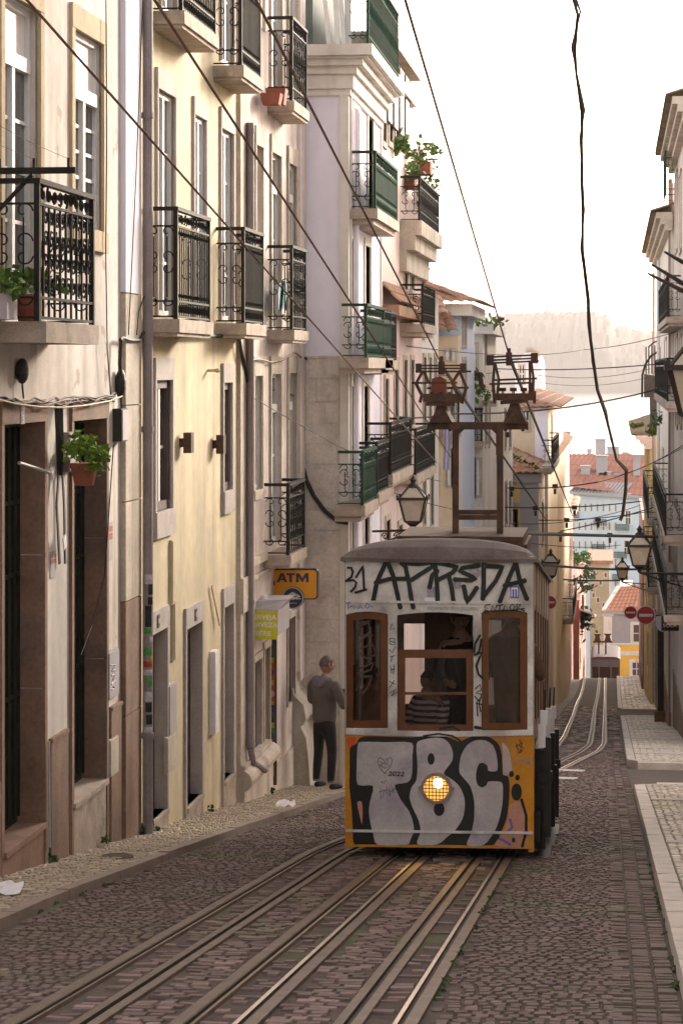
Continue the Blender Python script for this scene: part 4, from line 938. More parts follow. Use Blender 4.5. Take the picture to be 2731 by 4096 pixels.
m = MB(); m.poly([Pt(*p, .0105) for p in z3([(1200, 428), (1260, 428), (1262, 508), (1202, 508)])], 1)
for x in (1212, 1231, 1250): m.poly([Pt(*p, .0108) for p in z3([(x - 4, 445), (x + 4, 445), (x + 4, 500), (x - 4, 500)])], 0)
m.poly([Pt(*p, .0109) for p in z3([(1208, 436), (1254, 436), (1254, 446), (1208, 446)])], 0); m.build("sticker", [stk[1], stk[2]], upper)
txt("calcada da bica pequena", .052, Pt(*z3([(800, 577)])[0], .012), (1, 0, 0), (0, 0, 1), M("graffiti_faint", (.40, .38, .37)), upper, name="graffiti_tag")
# glass scrawl on the left pane
m = MB(); _lay[0] = -.041 + .006
for a in ([(150, 640), (150, 700)], [(150, 640), (235, 650)], [(150, 680), (215, 670)], [(150, 760), (160, 700), (215, 680), (225, 740), (160, 810)], [(150, 770), (240, 770)], [(160, 860), (240, 830), (270, 900), (200, 930), (160, 900)], [(150, 1000), (250, 960), (230, 1010), (140, 1040)], [(130, 1150), (170, 1060), (240, 1050), (210, 1130), (160, 1190)]): stroke(m, z3(a), 7, o0=.001)
m.build("graffiti_tag", M("graffiti_glass_grey", (.085, .06, .05), var=.1), tram)
# ------------------------------------------------------------------ roof gantry with the two current collectors
def G(x, y, dY=0): return at_y(1600 + x * .3827, 1350 + y * .3827, 25.9 + dY)
m = MB(); B = lambda a, b, w, d=0, h=None: m.bar(G(*a, d), G(*b, d), w, h)
for d in (0, .5):
    B((578, 910), (578, 2090), .066, d); B((1042, 910), (1042, 2090), .066, d)
    for y in (1825, 1880): B((578, y), (1042, y), .05, d)
    B((580, 1010), (650, 945), .05, d); B((1040, 1010), (970, 945), .05, d)
B((285, 922), (1335, 922), .078, 0, .08); B((285, 922), (1335, 922), .06, .5, .07)
for x in (350, 520, 1100, 1280): m.bar(G(x, 925, -.03), G(x, 925, .55), .05); m.ball(G(x, 962), .022, .022, .022, 6)
B((1120, 990), (1125, 1045), .035, .1)
ga = m.build("gantry", rust_m, tram)
m = MB(); m.abox(TX - .55, TX + .75, 25.4, 26.9, G(0, 2060).z - .08, G(0, 2060).z + .02); m.abox(TX - .3, TX + .78, 25.7, 27.2, G(0, 2060).z - .2, G(0, 2060).z - .081); m.build("roof_platform", rust_m, tram)
for which in (0, 1):
    m = MB(); B = lambda a, b, w, d=0, h=None: m.bar(G(*a, d), G(*b, d), w, h)
    if which == 0:
        for d in (-.12, .25):
            for a, b, w in (((205, 680), (225, 600), .03), ((225, 600), (165, 480), .035), ((165, 480), (240, 345), .03), ((640, 680), (620, 600), .03), ((545, 470), (625, 345), .03), ((620, 640), (545, 470), .04), ((250, 360), (300, 480), .03), ((625, 365), (690, 520), .03), ((690, 520), (640, 690), .035)): B(a, b, w, d)
            B((240, 630), (640, 630), .085, d); B((270, 690), (570, 690), .05, d)
        B((120, 475), (595, 472), .022, -.12); B((280, 530), (715, 524), .022, .3)
        for y, x0, x1 in ((293, 175, 680), (323, 185, 690), (355, 160, 740)): B((x0, y), (x1, y), .02, -.05)
        for x in (192, 655): m.bar(G(x, 320, -.12), G(x, 320, .3), .065, .1)
        m.bar(G(430, 255, -.1), G(430, 255, .1), .04, .12); m.bar(G(430, 320, -.1), G(430, 320, .2), .07, .14)
        m.prism([G(*p, -.1) for p in ((385, 690), (470, 690), (480, 780), (545, 890), (300, 890), (360, 780))], (0, .5, 0))
        for x in (330, 420, 510): m.bar(G(x, 570, 0), G(x, 610, 0), .04)
        m.prism([G(*p, -.02) for p in ((315, 620), (470, 620), (480, 440), (410, 405), (330, 430))], (0, .14, 0), 1)
    else:
        for d in (-.12, .25):
            for a, b, w in (((985, 690), (975, 560), .03), ((975, 560), (968, 470), .035), ((968, 470), (985, 265), .028), ((990, 270), (1030, 440), .026), ((1030, 440), (1015, 600), .03), ((1400, 690), (1405, 560), .03), ((1355, 600), (1355, 470), .035), ((1355, 470), (1352, 240), .028), ((1365, 240), (1390, 420), .026), ((1390, 420), (1385, 600), .03)): B(a, b, w, d)
            B((985, 620), (1395, 620), .075, d); B((1045, 680), (1330, 660), .04, d)
        B((930, 487), (1345, 474), .022, -.12); B((985, 445), (1425, 428), .022, .3)
        for y, x0, x1 in ((205, 930, 1420), (238, 940, 1430), (268, 930, 1445)): B((x0, y), (x1, y - 22), .02, -.05)
        for x, y in ((938, 238), (1400, 215)): m.bar(G(x, y, -.12), G(x, y, .3), .075, .11)
        m.bar(G(1135, 170, -.1), G(1135, 170, .1), .04, .12); m.bar(G(1135, 225, -.1), G(1135, 225, .2), .065, .14)
        m.prism([G(*p, -.1) for p in ((1150, 680), (1220, 680), (1260, 770), (1320, 900), (1070, 900), (1110, 800))], (0, .5, 0))
        for x in (1070, 1180, 1290): m.bar(G(x - 8, 560, 0), G(x - 8, 610, 0), .012); m.bar(G(x + 8, 560, 0), G(x + 8, 610, 0), .012); m.bar(G(x, 525, 0), G(x, 562, 0), .07)
    m.build("current_collector", [rust_m, terra_m], tram)
# ------------------------------------------------------------------ the second tram, far below
t2 = thing("tram", "small distant funicular tram beyond the crest, grey with three dark windows", "tram", (0, 0, 0), "funicular trams on the hill")
Y2 = 164.0; a = at_y(2362, 2700, Y2); b = at_y(2478, 2700, Y2); xa, xb = a.x, b.x; zr = at_y(2420, 2629, Y2).z; zb_ = zr - 3.1
t2.location = ((xa + xb) / 2, Y2, zb_)
m = MB(); e = Fr((0, Y2, 0), (1, 0, 0), (0, -1, 0)); w3 = (xb - xa)
zw = at_y(2420, 2668, Y2).z
ops = [(xa + .05 * w3, xa + .25 * w3, zw - 1.25, zw, .08), (xa + .30 * w3, xa + .66 * w3, zw - 1.3, zw, .08), (xa + .72 * w3, xa + .95 * w3, zw - 1.25, zw, .08)]
body(m, e, xa, xb, zb_ + .2, zr - .12, 7, ops); t2w = m.build("body", M("far_tram_paint", (.14, .13, .135), var=.08), t2)
for o in ops: m = MB(); m.box(e, o[0], o[1], -.09, -.07, o[2], o[3]); m.build("window", M("far_tram_window", (.05, .022, .012), rough=.3), t2)
m = MB(); n = 12
pr = [(xa - .03 + (w3 + .06) * k / n, zr - .14 + .18 * math.sqrt(max(0, 1 - (2 * k / n - 1) ** 4))) for k in range(n + 1)]
m.prism([(x, Y2 - .05, z) for x, z in pr], (0, 7, 0)); m.build("roof", M("far_tram_roof", (.09, .07, .08)), t2)
m = MB()
for x in (2393, 2421): p = at_y(x, 2625, Y2 + 1.5); q = at_y(x, 2568, Y2 + 1.5); m.bar(p, q, .1)
m.bar(at_y(2370, 2567, Y2 + 1.5), at_y(2446, 2567, Y2 + 1.5), .12); m.build("gantry", rust_m, t2)
m = MB()
for c in (2388, 2429): m.prism([at_y(*p, Y2 + 1.4) for p in ((c - 14, 2566), (c - 8, 2545), (c - 16, 2535), (c + 16, 2535), (c + 8, 2545), (c + 14, 2566))], (0, .3, 0))
m.build("current_collector", rust_m, t2)
# ------------------------------------------------------------------ houses further down the left side
GL = "houses on the left side of the street"
def LF(X): return Fr((X, 0, 0), (0, 1, 0), (1, 0, 0))
def UF(Y): return Fr((0, Y, 0), (1, 0, 0), (0, -1, 0))
def leaves(m, c, rx, ry, rz, n, size, mi=0):
    subs = [V((rnd(-.85, .85), rnd(-.85, .85), rnd(-.9, .75))) for _ in range(7 if n > 60 else 2)]
    for _ in range(n):
        p = random.choice(subs) + V((random.gauss(0, .28), random.gauss(0, .28), random.gauss(0, .26)))
        p = V(c) + V((p.x * rx, p.y * ry, p.z * rz)); a = V((rnd(-1, 1), rnd(-1, 1), rnd(-.6, .8))).normalized(); b = a.cross(V((rnd(-1, 1), rnd(-1, 1), rnd(-1, 1)))).normalized(); s = size * rnd(.6, 1.3)
        m.add([p - a * s * .5, p + b * s * .32, p + a * s * .5, p - b * s * .32], [(0, 1, 2), (0, 2, 3)], mi)
def tiles(m, A, B, C, D, pitch=.24, amp=.05, rows=6, mi=0):
    # barrel tiles between eave A-B and ridge D-C
    A, B, C, D = V(A), V(B), V(C), V(D); n = max(3, int((B - A).length / pitch)); nr = ((B - A).cross(D - A)).normalized(); nr = nr if nr.z > 0 else -nr
    cols = n * 4; g = []
    for j in range(rows + 1):
        for half in (0, 1):
            t = min(1, (j + half * .97) / rows)
            for i in range(cols + 1):
                s = i / cols; p = A.lerp(B, s).lerp(D.lerp(C, s), t); h = abs(math.sin(math.pi * s * n)) * amp + (0 if half else amp * .5)
                g.append(p + nr * h)
    w = cols + 1
    for j in range(2 * rows + 1):
        for i in range(cols): m.add([g[j * w + i], g[j * w + i + 1], g[(j + 1) * w + i + 1], g[(j + 1) * w + i]], [(0, 1, 2, 3)], mi)
def simple_window(fr, r, parent, frame=None, pane=None, stone=None, dep=.1, a=.12, mull=True):
    u0, u1, z0, z1 = r; m = MB()
    m.box(fr, u0 - a, u0, -dep - .02, .03, z0 - a, z1 + a); m.box(fr, u1, u1 + a, -dep - .02, .03, z0 - a, z1 + a); m.box(fr, u0, u1, -dep - .02, .03, z1, z1 + a); m.box(fr, u0, u1, -dep - .02, .04, z0 - a, z0)
    if mull: c = (u0 + u1) / 2; m.box(fr, c - .03, c + .03, -dep, -dep + .05, z0, z1, 1); m.box(fr, u0, u1, -dep, -dep + .04, (z0 + z1) / 2 - .03, (z0 + z1) / 2 + .03, 1)
    w = m.build("window", [stone or st_pale, frame or wood_white], parent); p = MB(); p.quad(fr.P(u0, -dep + .005, z0), fr.P(u1, -dep + .005, z0), fr.P(u1, -dep + .005, z1), fr.P(u0, -dep + .005, z1)); p.build("pane", pane or pane_m, w)
    return w
def house(name, label, X, Y0, Y1, deep, z1, mat, wins=(), dep=.1, a=.1, z0=None, side=1, group=GL, cat="house", panes=None, stone=None, uphill=()):
    fr = Fr((X, 0, 0), (0, 1, 0), (side, 0, 0)); z0 = ground(Y1) - 1.5 if z0 is None else z0
    b = thing(name, label, cat, (X, Y0, ground(Y0)), group); rs = [fr.rect(*w) for w in wins]
    rs = [r for r in rs if r[0] > Y0 and r[1] < Y1]
    m = MB(); body(m, fr, Y0, Y1, z0, z1, deep, [(*r, dep) for r in rs]); m.build("wall", mat, b)
    for i, r in enumerate(rs): simple_window(fr, r, b, dep=dep, a=a, stone=stone, pane=(panes[i % len(panes)] if panes else None))
    e = UF(Y0)
    for w in uphill: simple_window(e, e.rect(*w), b, dep=-.012, a=a, stone=stone)
    return b, fr
# the tall white house whose uphill side wall has sky light put into its colour
X4 = at_y(1390, 1500, Y4).x; f4 = LF(X4); e4 = UF(Y4)
b4 = thing("townhouse", "tall white house with a blank side wall coloured lavender for sky light and green balconies", "house", (X4, Y4, ground(Y4)), GL)
Y4e = f4.px(1522, 1500)[0]; zc = at_y(1300, 300, Y4).z; zs = at_y(1300, 1432, Y4).z; ztc = at_y(1300, 190, Y4).z
W4 = [f4.rect(*w) for w in ((1409, 440, 1432, 850), (1468, 470, 1489, 860), (1400, 960, 1421, 1235), (1456, 985, 1478, 1245), (1398, 1545, 1414, 1995), (1450, 1545, 1470, 1995), (1400, 2060, 1414, 2600), (1452, 2060, 1470, 2500))]
m = MB(); body(m, f4, Y4, Y4e, -9, zc, 9, [(*r, .12) for r in W4], 0); m.build("wall", pl_sky_tint, b4)
for i, r in enumerate(W4): simple_window(f4, r, b4, dep=.12, a=.12, stone=pl_white, pane=pane_white if i in (2, 3, 4, 5) else None)
m = MB(); m.box(f4, Y4 - .04, Y4 + .12, -.118, .02, -9, zc); m.box(f4, Y4 + .12, Y4 + .2, -.02, .05, -9, zc); m.box(f4, Y4e - .12, Y4e, -.02, .03, -9, zc); m.build("corner_pilaster", pl_white, b4)
m = MB(); z = zs; k = 0
while z > -8:
    h = .34 * rnd(.92, 1.08); x = -6.5 - rnd(0, .4)
    while x < X4 - .12:
        w = rnd(.55, 1.0); x2 = min(x + w, X4 - .12); m.box(e4, x + .004, x2 - .004, -.02, .022 + rnd(-.006, .008), z - h + .006, z); x = x2
    z -= h
m.box(e4, -6.5, X4 - .10, -.02, .05, zs, zs + .035)
m.build("ashlar", M("ashlar_blocks", (.70, .62, .55), var=.2, scale=2.2, bump=.35, bscale=30, streak=.15, col2=(.40, .28, .20), c2scale=2.5, c2lo=.58, c2hi=.75, drip=(.36, .27, .2)), b4)
m = MB(); hgt = ztc - zc
for o, za, zb in ((.05, -.32, -.22), (.10, -.22, .0), (.16, .0, .12), (.26, .12, .22), (.34, .22, hgt - .17), (.42, hgt - .17, hgt)):
    m.abox(-9, X4 + o, Y4 - o, Y4e + .0, zc + za, zc + zb - .002)
m.build("cornice", pl_white, b4)
m = MB(); zt = ztc
m.abox(-9, X4 - .6, Y4 + .5, Y4e, zt, zt + 2.6); m.build("attic_wall", M("attic_panel_grey_green", (.16, .19, .18), var=.15, scale=2), b4)
m = MB()
for x0, x1, l in ((1335, 1352, -10), (1352, 1378, -14), (1290, 1318, -20)): p, q = at_y(x0, 0, Y4 + .2), at_y(x1, 150, Y4 + .2); m.bar((p.x, p.y, zt + 1.2), (q.x, q.y, zt), .07)
for x in (1398, 1385): p = at_y(x, 100, Y4 + .3); m.bar((p.x, p.y, zt), (p.x, p.y, zt + 1.5), .05)
m.build("awning_frame", wood_white, b4)
m = MB(); railing(m, f4, Y4 + .1, Y4e - .1, .3, zt, 1.25, .07, "plain"); m.box(f4, Y4 + .15, Y4e - .15, .28, .288, zt + .12, zt + 1.02); m.build("terrace_railing", iron_green, b4)
def green_balcony(fr, x0, x1, yf, parent, oj, h, lab, gap=.09):
    grn = 'green' in lab and parent is b4
    u0, _ = fr.px(x0, yf, oj); u1, _ = fr.px(x1, yf, oj); _, zf = fr.px((x0 + x1) / 2, yf, oj)
    s = MB(); s.box(fr, u0 - .05, u1 + .05, -.05, oj + .05, zf - .16, zf); s.box(fr, u0, u1, -.05, oj - .02, zf - .24, zf - .161); b = s.build("balcony", st_slab, parent); b["label"] = lab
    r = MB(); railing(r, fr, u0, u1, oj, zf, h, gap if not grn else .06, "bars" if Y4e < 1e9 and abs(u0) < 60 else "plain", .009 if not grn else .013)
    if grn and 'top' in lab: r.box(fr, u0 + .04, u1 - .04, oj - .012, oj - .004, zf + .14, zf + h - .2)
    r.build("railing", iron_green if grn else iron, b); return u0, u1, zf
green_balcony(f4, 1498, 1584, 862, b4, .40, .88, "top green balcony over the street"); green_balcony(f4, 1462, 1558, 1432, b4, .36, .8, "middle green balcony"); green_balcony(f4, 1448, 1500, 2008, b4, .36, .8, "lower green balcony")
m = MB(); c = Y4 + .3; m.tube([f4.P(c, .1, zc - .5), f4.P(c, .1, -6)], .045, 8); m.build("drainpipe", pl_sky_tint, b4)
# the pink house with plants on its high balcony
b5, f5 = house("townhouse", "tall pink house with dark top shutters and a planted high balcony", X4, Y4e + .01, 51.6, 9, at_y(1600, 330, 45).z, pl_pink,
    [(1527, 400, 1541, 570), (1552, 400, 1566, 570), (1578, 420, 1590, 570), (1613, 905, 1626, 1160), (1640, 915, 1652, 1160), (1536, 1515, 1549, 1760), (1575, 1450, 1588, 1800), (1612, 1440, 1624, 1700), (1640, 1440, 1652, 1700), (1540, 2080, 1556, 2350), (1590, 2100, 1604, 2350), (1640, 2100, 1652, 2350)], panes=[wood_dark, wood_dark, wood_dark] + [pane_m] * 9)
m = MB(); f = f5; zt5 = at_y(1600, 330, 45).z
tiles(m, f.P(Y4e, -.1, zt5 - .02), f.P(51.6, -.1, zt5 - .02), f.P(51.6, -3.2, zt5 + .5), f.P(Y4e, -3.2, zt5 + .5)); m.build("roof", tile_m, b5)
m = MB(); zz = f.px(1620, 855, .5)[1]; m.box(f, 46.2, 51.8, -.02, .42, zz - .12, zz + .16); m.box(f, 46.2, 51.8, -.02, .3, zz - .4, zz - .121); m.box(f, 46.2, 51.8, -.02, .14, zz - .8, zz - .401); m.build("cornice", st_pale, b5)
m = MB(); railing(m, f, 46.4, 51.4, .36, zz + .16, .85, .12, "plain"); m.build("railing", iron, b5)
m = MB(); zz2 = f.px(1580, 1200, .4)[1]
tiles(m, f.P(Y4e + .3, .3, zz2), f.P(49.4, .3, zz2), f.P(49.4, -.02, zz2 + .35), f.P(Y4e + .3, -.02, zz2 + .35), .22, .05, 2); m.box(f, Y4e + .3, 49.4, -.02, .3, zz2 - .22, zz2 - .03); m.build("tiled_ledge", tile_m, b5)
green_balcony(f, 1530, 1580, 1440, b5, .36, .8, "balcony of green bars"); green_balcony(f, 1560, 1640, 1880, b5, .4, .85, "dark planted balcony"); green_balcony(f, 1505, 1560, 1960, b5, .36, .8, "balcony with washing")
pot_z = at_y(1630, 720, 48).z
for i, (x, y, Y, r, lb) in enumerate(((1585, 560, 45.0, .30, "trailing climber under the dark shutters of the pink house"), (1625, 650, 47.5, .42, "tall leafy plant in the middle of the high planted balcony"), (1690, 612, 50.5, .36, "planter with overhanging leaves at the far end of the high balcony"), (1690, 800, 50.5, .45, "leafy creeper hanging below the cornice of the pink house"))):
    p = at_y(x, y, Y); pl = thing("potted_plant", lb, "plant", (p.x, p.y, p.z - r), "plants on the pink house"); m = MB(); leaves(m, p, r * .7, r * 1.3, r, 170, .16); m.build("foliage", leaf_m, pl)
    m = MB(); m.abox(p.x - .18, p.x + .18, p.y - .3, p.y + .3, p.z - r - .1, p.z - r + .16) if i in (1, 2) else m.tube([p - V((0, 0, r)), p, p + V((.1, .1, r * .8))], .02, 5); m.build("planter" if i in (1, 2) else "stem", terra_m if i in (1, 2) else leaf_dark, pl)
m = MB(); za = at_y(1600, 235, 45).z; m.box(f, Y4e + .02, 48.4, -6, .03, zt5, za); m.box(f, Y4e + .02, 48.6, -6, .22, za, za + .18); m.box(f, Y4e + .02, 48.5, -.01, .14, zt5 - .1, zt5 + .1); b_ = m.build("attic", st_pale, b5)
m = MB()
for k in range(4): u = Y4e + .5 + k * 1.2; m.box(f, u, u + .8, .03, .09, zt5 - .9, za - .12)
m.build("shutter", wood_dark, b_)
# cream houses with tiled eaves
b6, f6 = house("townhouse", "narrow cream house with scrolled iron balcony and small tiled eaves", -4.12, 51.62, 56.8, 8, at_y(1700, 1175, 53).z, pl_white, [(1688, 1240, 1697, 1340), (1690, 1430, 1700, 1720), (1712, 1430, 1722, 1720), (1735, 1430, 1742, 1720), (1690, 1880, 1700, 2100), (1720, 1880, 1730, 2100)], z0=-12)
m = MB(); z = at_y(1700, 1175, 53).z; tiles(m, f6.P(51.5, .4, z), f6.P(56.8, .4, z), f6.P(56.8, -1.6, z + .8), f6.P(51.5, -1.6, z + .8)); m.build("roof", tile_m, b6)
green_balcony(f6, 1688, 1735, 1300, b6, .45, .75, "scrolled iron balcony"); green_balcony(f6, 1660, 1735, 1880, b6, .42, .85, "dark iron balcony with flowers")
Y7 = 60.0; x7 = at_y(1840, 1300, Y7).x; zt = at_y(1840, 1215, Y7).z
b7, f7 = house("townhouse", "pale blue house with an overhanging red tiled roof", x7, Y7, 66, 7, zt, pl_blue, [(1846, 1270, 1851, 1380), (1858, 1270, 1862, 1380), (1846, 1440, 1851, 1600), (1858, 1440, 1862, 1600)], a=.08)
m = MB(); e = UF(Y7); ov = .55
tiles(m, (x7 + ov, Y7 - ov, zt), (x7 + ov, 66, zt), (x7 - 2.4, 66, zt + 1.1), (x7 - 2.4, Y7 + 2.0, zt + 1.1)); tiles(m, (x7 - 6, Y7 - ov, zt + .02), (x7 + ov, Y7 - ov, zt), (x7 - 2.4, Y7 + 2.0, zt + 1.1), (x7 - 6, Y7 + 2, zt + 1.1)); m.build("roof", tile_m, b7)
m = MB(); m.abox(x7 - 6, x7 + .3, Y7 - .3, 66, zt - .3, zt - .01); m.build("cornice", pl_white, b7)
for i, (xa, ya, Y, xl, lab) in enumerate(((1800, 1262, 58.2, 1720, "small upper red tiled eave in front of the pale blue wall"), (1842, 1335, 58.8, 1750, "cream low house with mossy tiled eave in front of the pale blue house"))):
    p, q = at_y(xa, ya, Y), at_y(xl, ya, Y); bb = thing("townhouse", lab, "house", (p.x, Y, ground(Y)), GL); m = MB(); m.abox(q.x - 3, p.x - (.06 if i else .35), Y, Y + (1.0 if i == 0 else .95), -9 if i else p.z - .6, p.z - .05); m.build("wall", pl_buff if i else pl_white, bb)
    m = MB(); tiles(m, (q.x - 3, Y - .4, p.z), (p.x, Y - .4, p.z), (p.x - .3, Y + .9, p.z + .5), (q.x - 3, Y + .9, p.z + .5), .26, .06, 3); m.build("roof", tile_m, bb)
    if i:
        for w in ((1782, 1400, 1795, 1440), (1808, 1400, 1818, 1440), (1690, 1500, 1700, 1560), (1700, 1640, 1712, 1760), (1740, 1640, 1752, 1760), (1790, 1560, 1800, 1700), (1812, 1560, 1822, 1700), (1790, 1800, 1800, 1940), (1812, 1800, 1822, 1940), (1740, 1860, 1752, 1980)): simple_window(UF(Y), UF(Y).rect(*w), bb, dep=-.012, a=.05)
Y8 = 68.0; x8 = at_y(1930, 1400, Y8).x; zt = at_y(1915, 1300, Y8).z
b8, f8 = house("townhouse", "sunlit white house with plants on its roof terrace and dark iron post", x8, Y8, 75.5, 7, zt, pl_white, [(1938, 1340, 1943, 1450), (1938, 1600, 1944, 1780), (1952, 1600, 1957, 1780)], a=.08, uphill=[(1892, 1380, 1903, 1480), (1906, 1600, 1916, 1760), (1852, 1600, 1862, 1740), (1880, 1600, 1890, 1740), (1852, 1840, 1862, 1980), (1880, 1840, 1890, 1980), (1906, 1840, 1916, 1980)])
m = MB(); m.abox(x8 - 3, x8 + .3, Y8 - .25, 75.5, zt - .25, zt + .02); m.build("cornice", pl_white, b8)
green_balcony(UF(Y8), 1845, 1925, 1765, b8, .45, .9, 'dark iron balcony facing uphill', gap=.1); green_balcony(UF(58.8), 1778, 1832, 1720, bb, .4, .85, 'small iron balcony facing uphill', gap=.1)
p = at_y(1922, 1278, Y8 + .5); pl = thing("potted_plant", "green shrub growing on the roof of the sunlit white house", "plant", (p.x, p.y, zt), "plants on roofs and ledges"); m = MB(); leaves(m, p, .9, .9, .16, 120, .2); m.build("foliage", leaf_m, pl)
p = at_y(1912, 1540, Y8 - .6); pl = thing("potted_plant", "bright green bush on a ledge right of the left current collector", "plant", (p.x, p.y, p.z - .4), "plants on roofs and ledges"); m = MB(); leaves(m, p, .35, .4, .42, 150, .2); m.build("foliage", leaf_m, pl)
m = MB(); m.abox(p.x - 1.2, p.x + .5, p.y, Y8 - .01, p.z - .6, p.z - .42); m.build("ledge", st_pale, b8)
p = at_y(1720, 1640, 56.2); pl = thing("potted_plant", "light green plant in a box behind the left collector stand", "plant", (p.x, p.y, p.z - .2), "plants on roofs and ledges"); m = MB(); leaves(m, p, .3, .3, .14, 80, .12); m.build("foliage", leaf_m, pl)
m = MB(); p1, p2 = at_y(1882, 1290, 66), at_y(1882, 1480, 66); q = [at_y(x, y, 66) for x, y in ((1884, 1285), (1870, 1320), (1872, 1400), (1868, 1470), (1890, 1492), (1918, 1496), (1924, 1540), (1935, 1560))]
m.tube(q, [.05, .10, .09, .10, .09, .07, .07, .04], 8); m.build("iron_post", rust_m, label="twisted dark iron post and arm beside the sunlit white house", cat="post", base=q[0])
Y9 = 77.0; x9 = at_y(2010, 1700, Y9).x
b9, f9 = house("townhouse", "cream house with a long black iron balcony, left of the yellow house", x9, Y9, 84.5, 6, at_y(2000, 1585, Y9).z, pl_white, [(2016, 1640, 2022, 1790), (2034, 1640, 2040, 1790), (2018, 1930, 2024, 2100), (2034, 1930, 2040, 2100)], a=.08, uphill=[(1880, 1640, 1890, 1760), (1908, 1630, 1918, 1760), (1924, 1630, 1934, 1760), (1860, 1880, 1878, 1990), (1905, 1920, 1920, 2020)])
green_balcony(UF(Y9), 1880, 1985, 1820, b9, .6, .9, "long iron balcony facing uphill", gap=.09); green_balcony(UF(Y9), 1850, 1960, 2090, b9, .5, .9, "lower dark balcony", gap=.09)
# the yellow house with the hipped tile roof, and the taller cream house behind it
Y10 = 85.0; x10 = at_y(2150, 2000, Y10).x; zt = at_y(2150, 1895, Y10).z
b10 = thing("townhouse", "yellow corner house with a mossy hipped roof and long cream street front", "house", (x10, Y10, ground(Y10)), GL)
f10 = Fr((x10, Y10, 0), (.006, 1, 0), (1, -.006, 0)); m = MB(); W10 = [f10.rect(*w) for w in ((2166, 2012, 2171, 2172), (2208, 2010, 2212, 2135), (2212, 2260, 2215, 2400), (2226, 2240, 2229, 2380))]
body(m, f10, 0, 43, -26, zt, 5.5, [(*r, .08) for r in W10], 0); m.build("wall", pl_buff, b10)
for r in W10: simple_window(f10, r, b10, a=.12, dep=.08)
m = MB(); e = UF(Y10); xq = at_y(2030, 2000, Y10).x
m.abox(x10 - 6, x10 - .62, Y10 - .03, Y10 + .02, -16, zt - .3); m.build("yellow_wall", pl_ochre, b10)
m = MB(); m.abox(x10 - 6, x10 + .12, Y10 - .14, Y10 + .1, zt - .3, zt); m.abox(x10 - 6, x10 - .62, Y10 - .06, Y10, zt - 1.15, zt - 1.0); m.abox(x10 - .62, x10 + .02, Y10 - .05, Y10 + .02, -16, zt - .301); m.build("cornice", pl_grey, b10)
ridge_p = at_y(2010, 1760, Y10 + 2.8)
m = MB(); tiles(m, (x10 - 5.6, Y10 - .3, zt), (x10 + .3, Y10 - .3, zt), (ridge_p.x - 1, Y10 + 3, ridge_p.z), (ridge_p.x - 2.4, Y10 + 3, ridge_p.z), .26, .07, 7)
tiles(m, (x10 + .3, Y10 - .3, zt), (x10 + .45, Y10 + 43, zt), (x10 - 1.6, Y10 + 43, zt + 1.2), (ridge_p.x - 1, Y10 + 3, ridge_p.z), .3, .06, 6); m.build("roof", tile_m, b10)
m = MB(); a, b = V((x10 + .3, Y10 - .3, zt + .05)), V((ridge_p.x - 1, Y10 + 3, ridge_p.z + .05))
for k in range(40): leaves(m, a.lerp(b, (k + .5) / 40), .14, .14, .07, 7, .14)
m.build("roof_moss", moss_m, b10)
for w in ((1975, 2050, 2000, 2180), (2030, 2050, 2056, 2160)): simple_window(e, e.rect(*w), b10, dep=-.035, a=.12)
Y11 = 92.0; x11 = at_y(2190, 1700, Y11).x; zt = at_y(2150, 1632, Y11).z
b11, f11 = house("townhouse", "taller cream house with a lavender corner rising behind the yellow corner house", x11, Y11, 118, 7, zt, pl_buff, [(2203, 1660, 2206, 1850)], a=.1, group=GL, uphill=[(2090, 1648, 2112, 1720)])
e = UF(Y11); m = MB(); r = e.rect(2138, 1632, 2190, 1850); m.box(e, r[0], r[1], 0, .03, zt - 4, zt); m.build("corner_pilaster", pl_sky_tint, b11)
m = MB(); tiles(m, (x11 - 6, Y11 - .4, zt), (x11 + .5, Y11 - .4, zt), (x11 - 1.2, Y11 + 1.4, zt + .45), (x11 - 6, Y11 + 1.4, zt + .45), .3, .07, 4); tiles(m, (x11 + .5, Y11 - .4, zt), (x11 + .5, 118, zt), (x11 - 1.2, 118, zt + .45), (x11 - 1.2, Y11 + 1.4, zt + .45), .4, .07, 4); m.build("roof", tile_m, b11)
u0, z0 = f11.px(2196, 1848); green_balcony(f11, 2206, 2232, 1850, b11, .35, .95, "small iron balcony above the yellow roof", gap=.12)
Y12 = 120.0; x12 = at_y(2165, 1500, Y12).x; xl = at_y(2060, 1500, Y12).x; m = MB(); e = UF(Y12)
b12 = thing("townhouse", "pale lavender gable wall with a rounded shoulder, standing against the river", "house", (x12, Y12, ground(Y12)), GL)
pr = [at_y(x, y, Y12) for x, y in ((2058, 1640), (2058, 1450), (2070, 1445), (2100, 1410), (2130, 1404), (2150, 1412), (2162, 1440), (2166, 1480), (2166, 1640))]; pr = [V((p.x, p.y, -20 if i in (0, 8) else p.z)) for i, p in enumerate(pr)]
m.prism(pr, (0, 5, 0)); m.build("wall", pl_sky_tint, b12); simple_window(e, e.rect(2078, 1462, 2094, 1530), b12, dep=-.012, a=.1)
m = MB(); p, q = at_y(2100, 1402, Y12), at_y(2150, 1404, Y12)
m.tube([p, at_y(2125, 1399, Y12), q, at_y(2160, 1425, Y12)], .12, 5); m.build("coping", st_pale, b12)
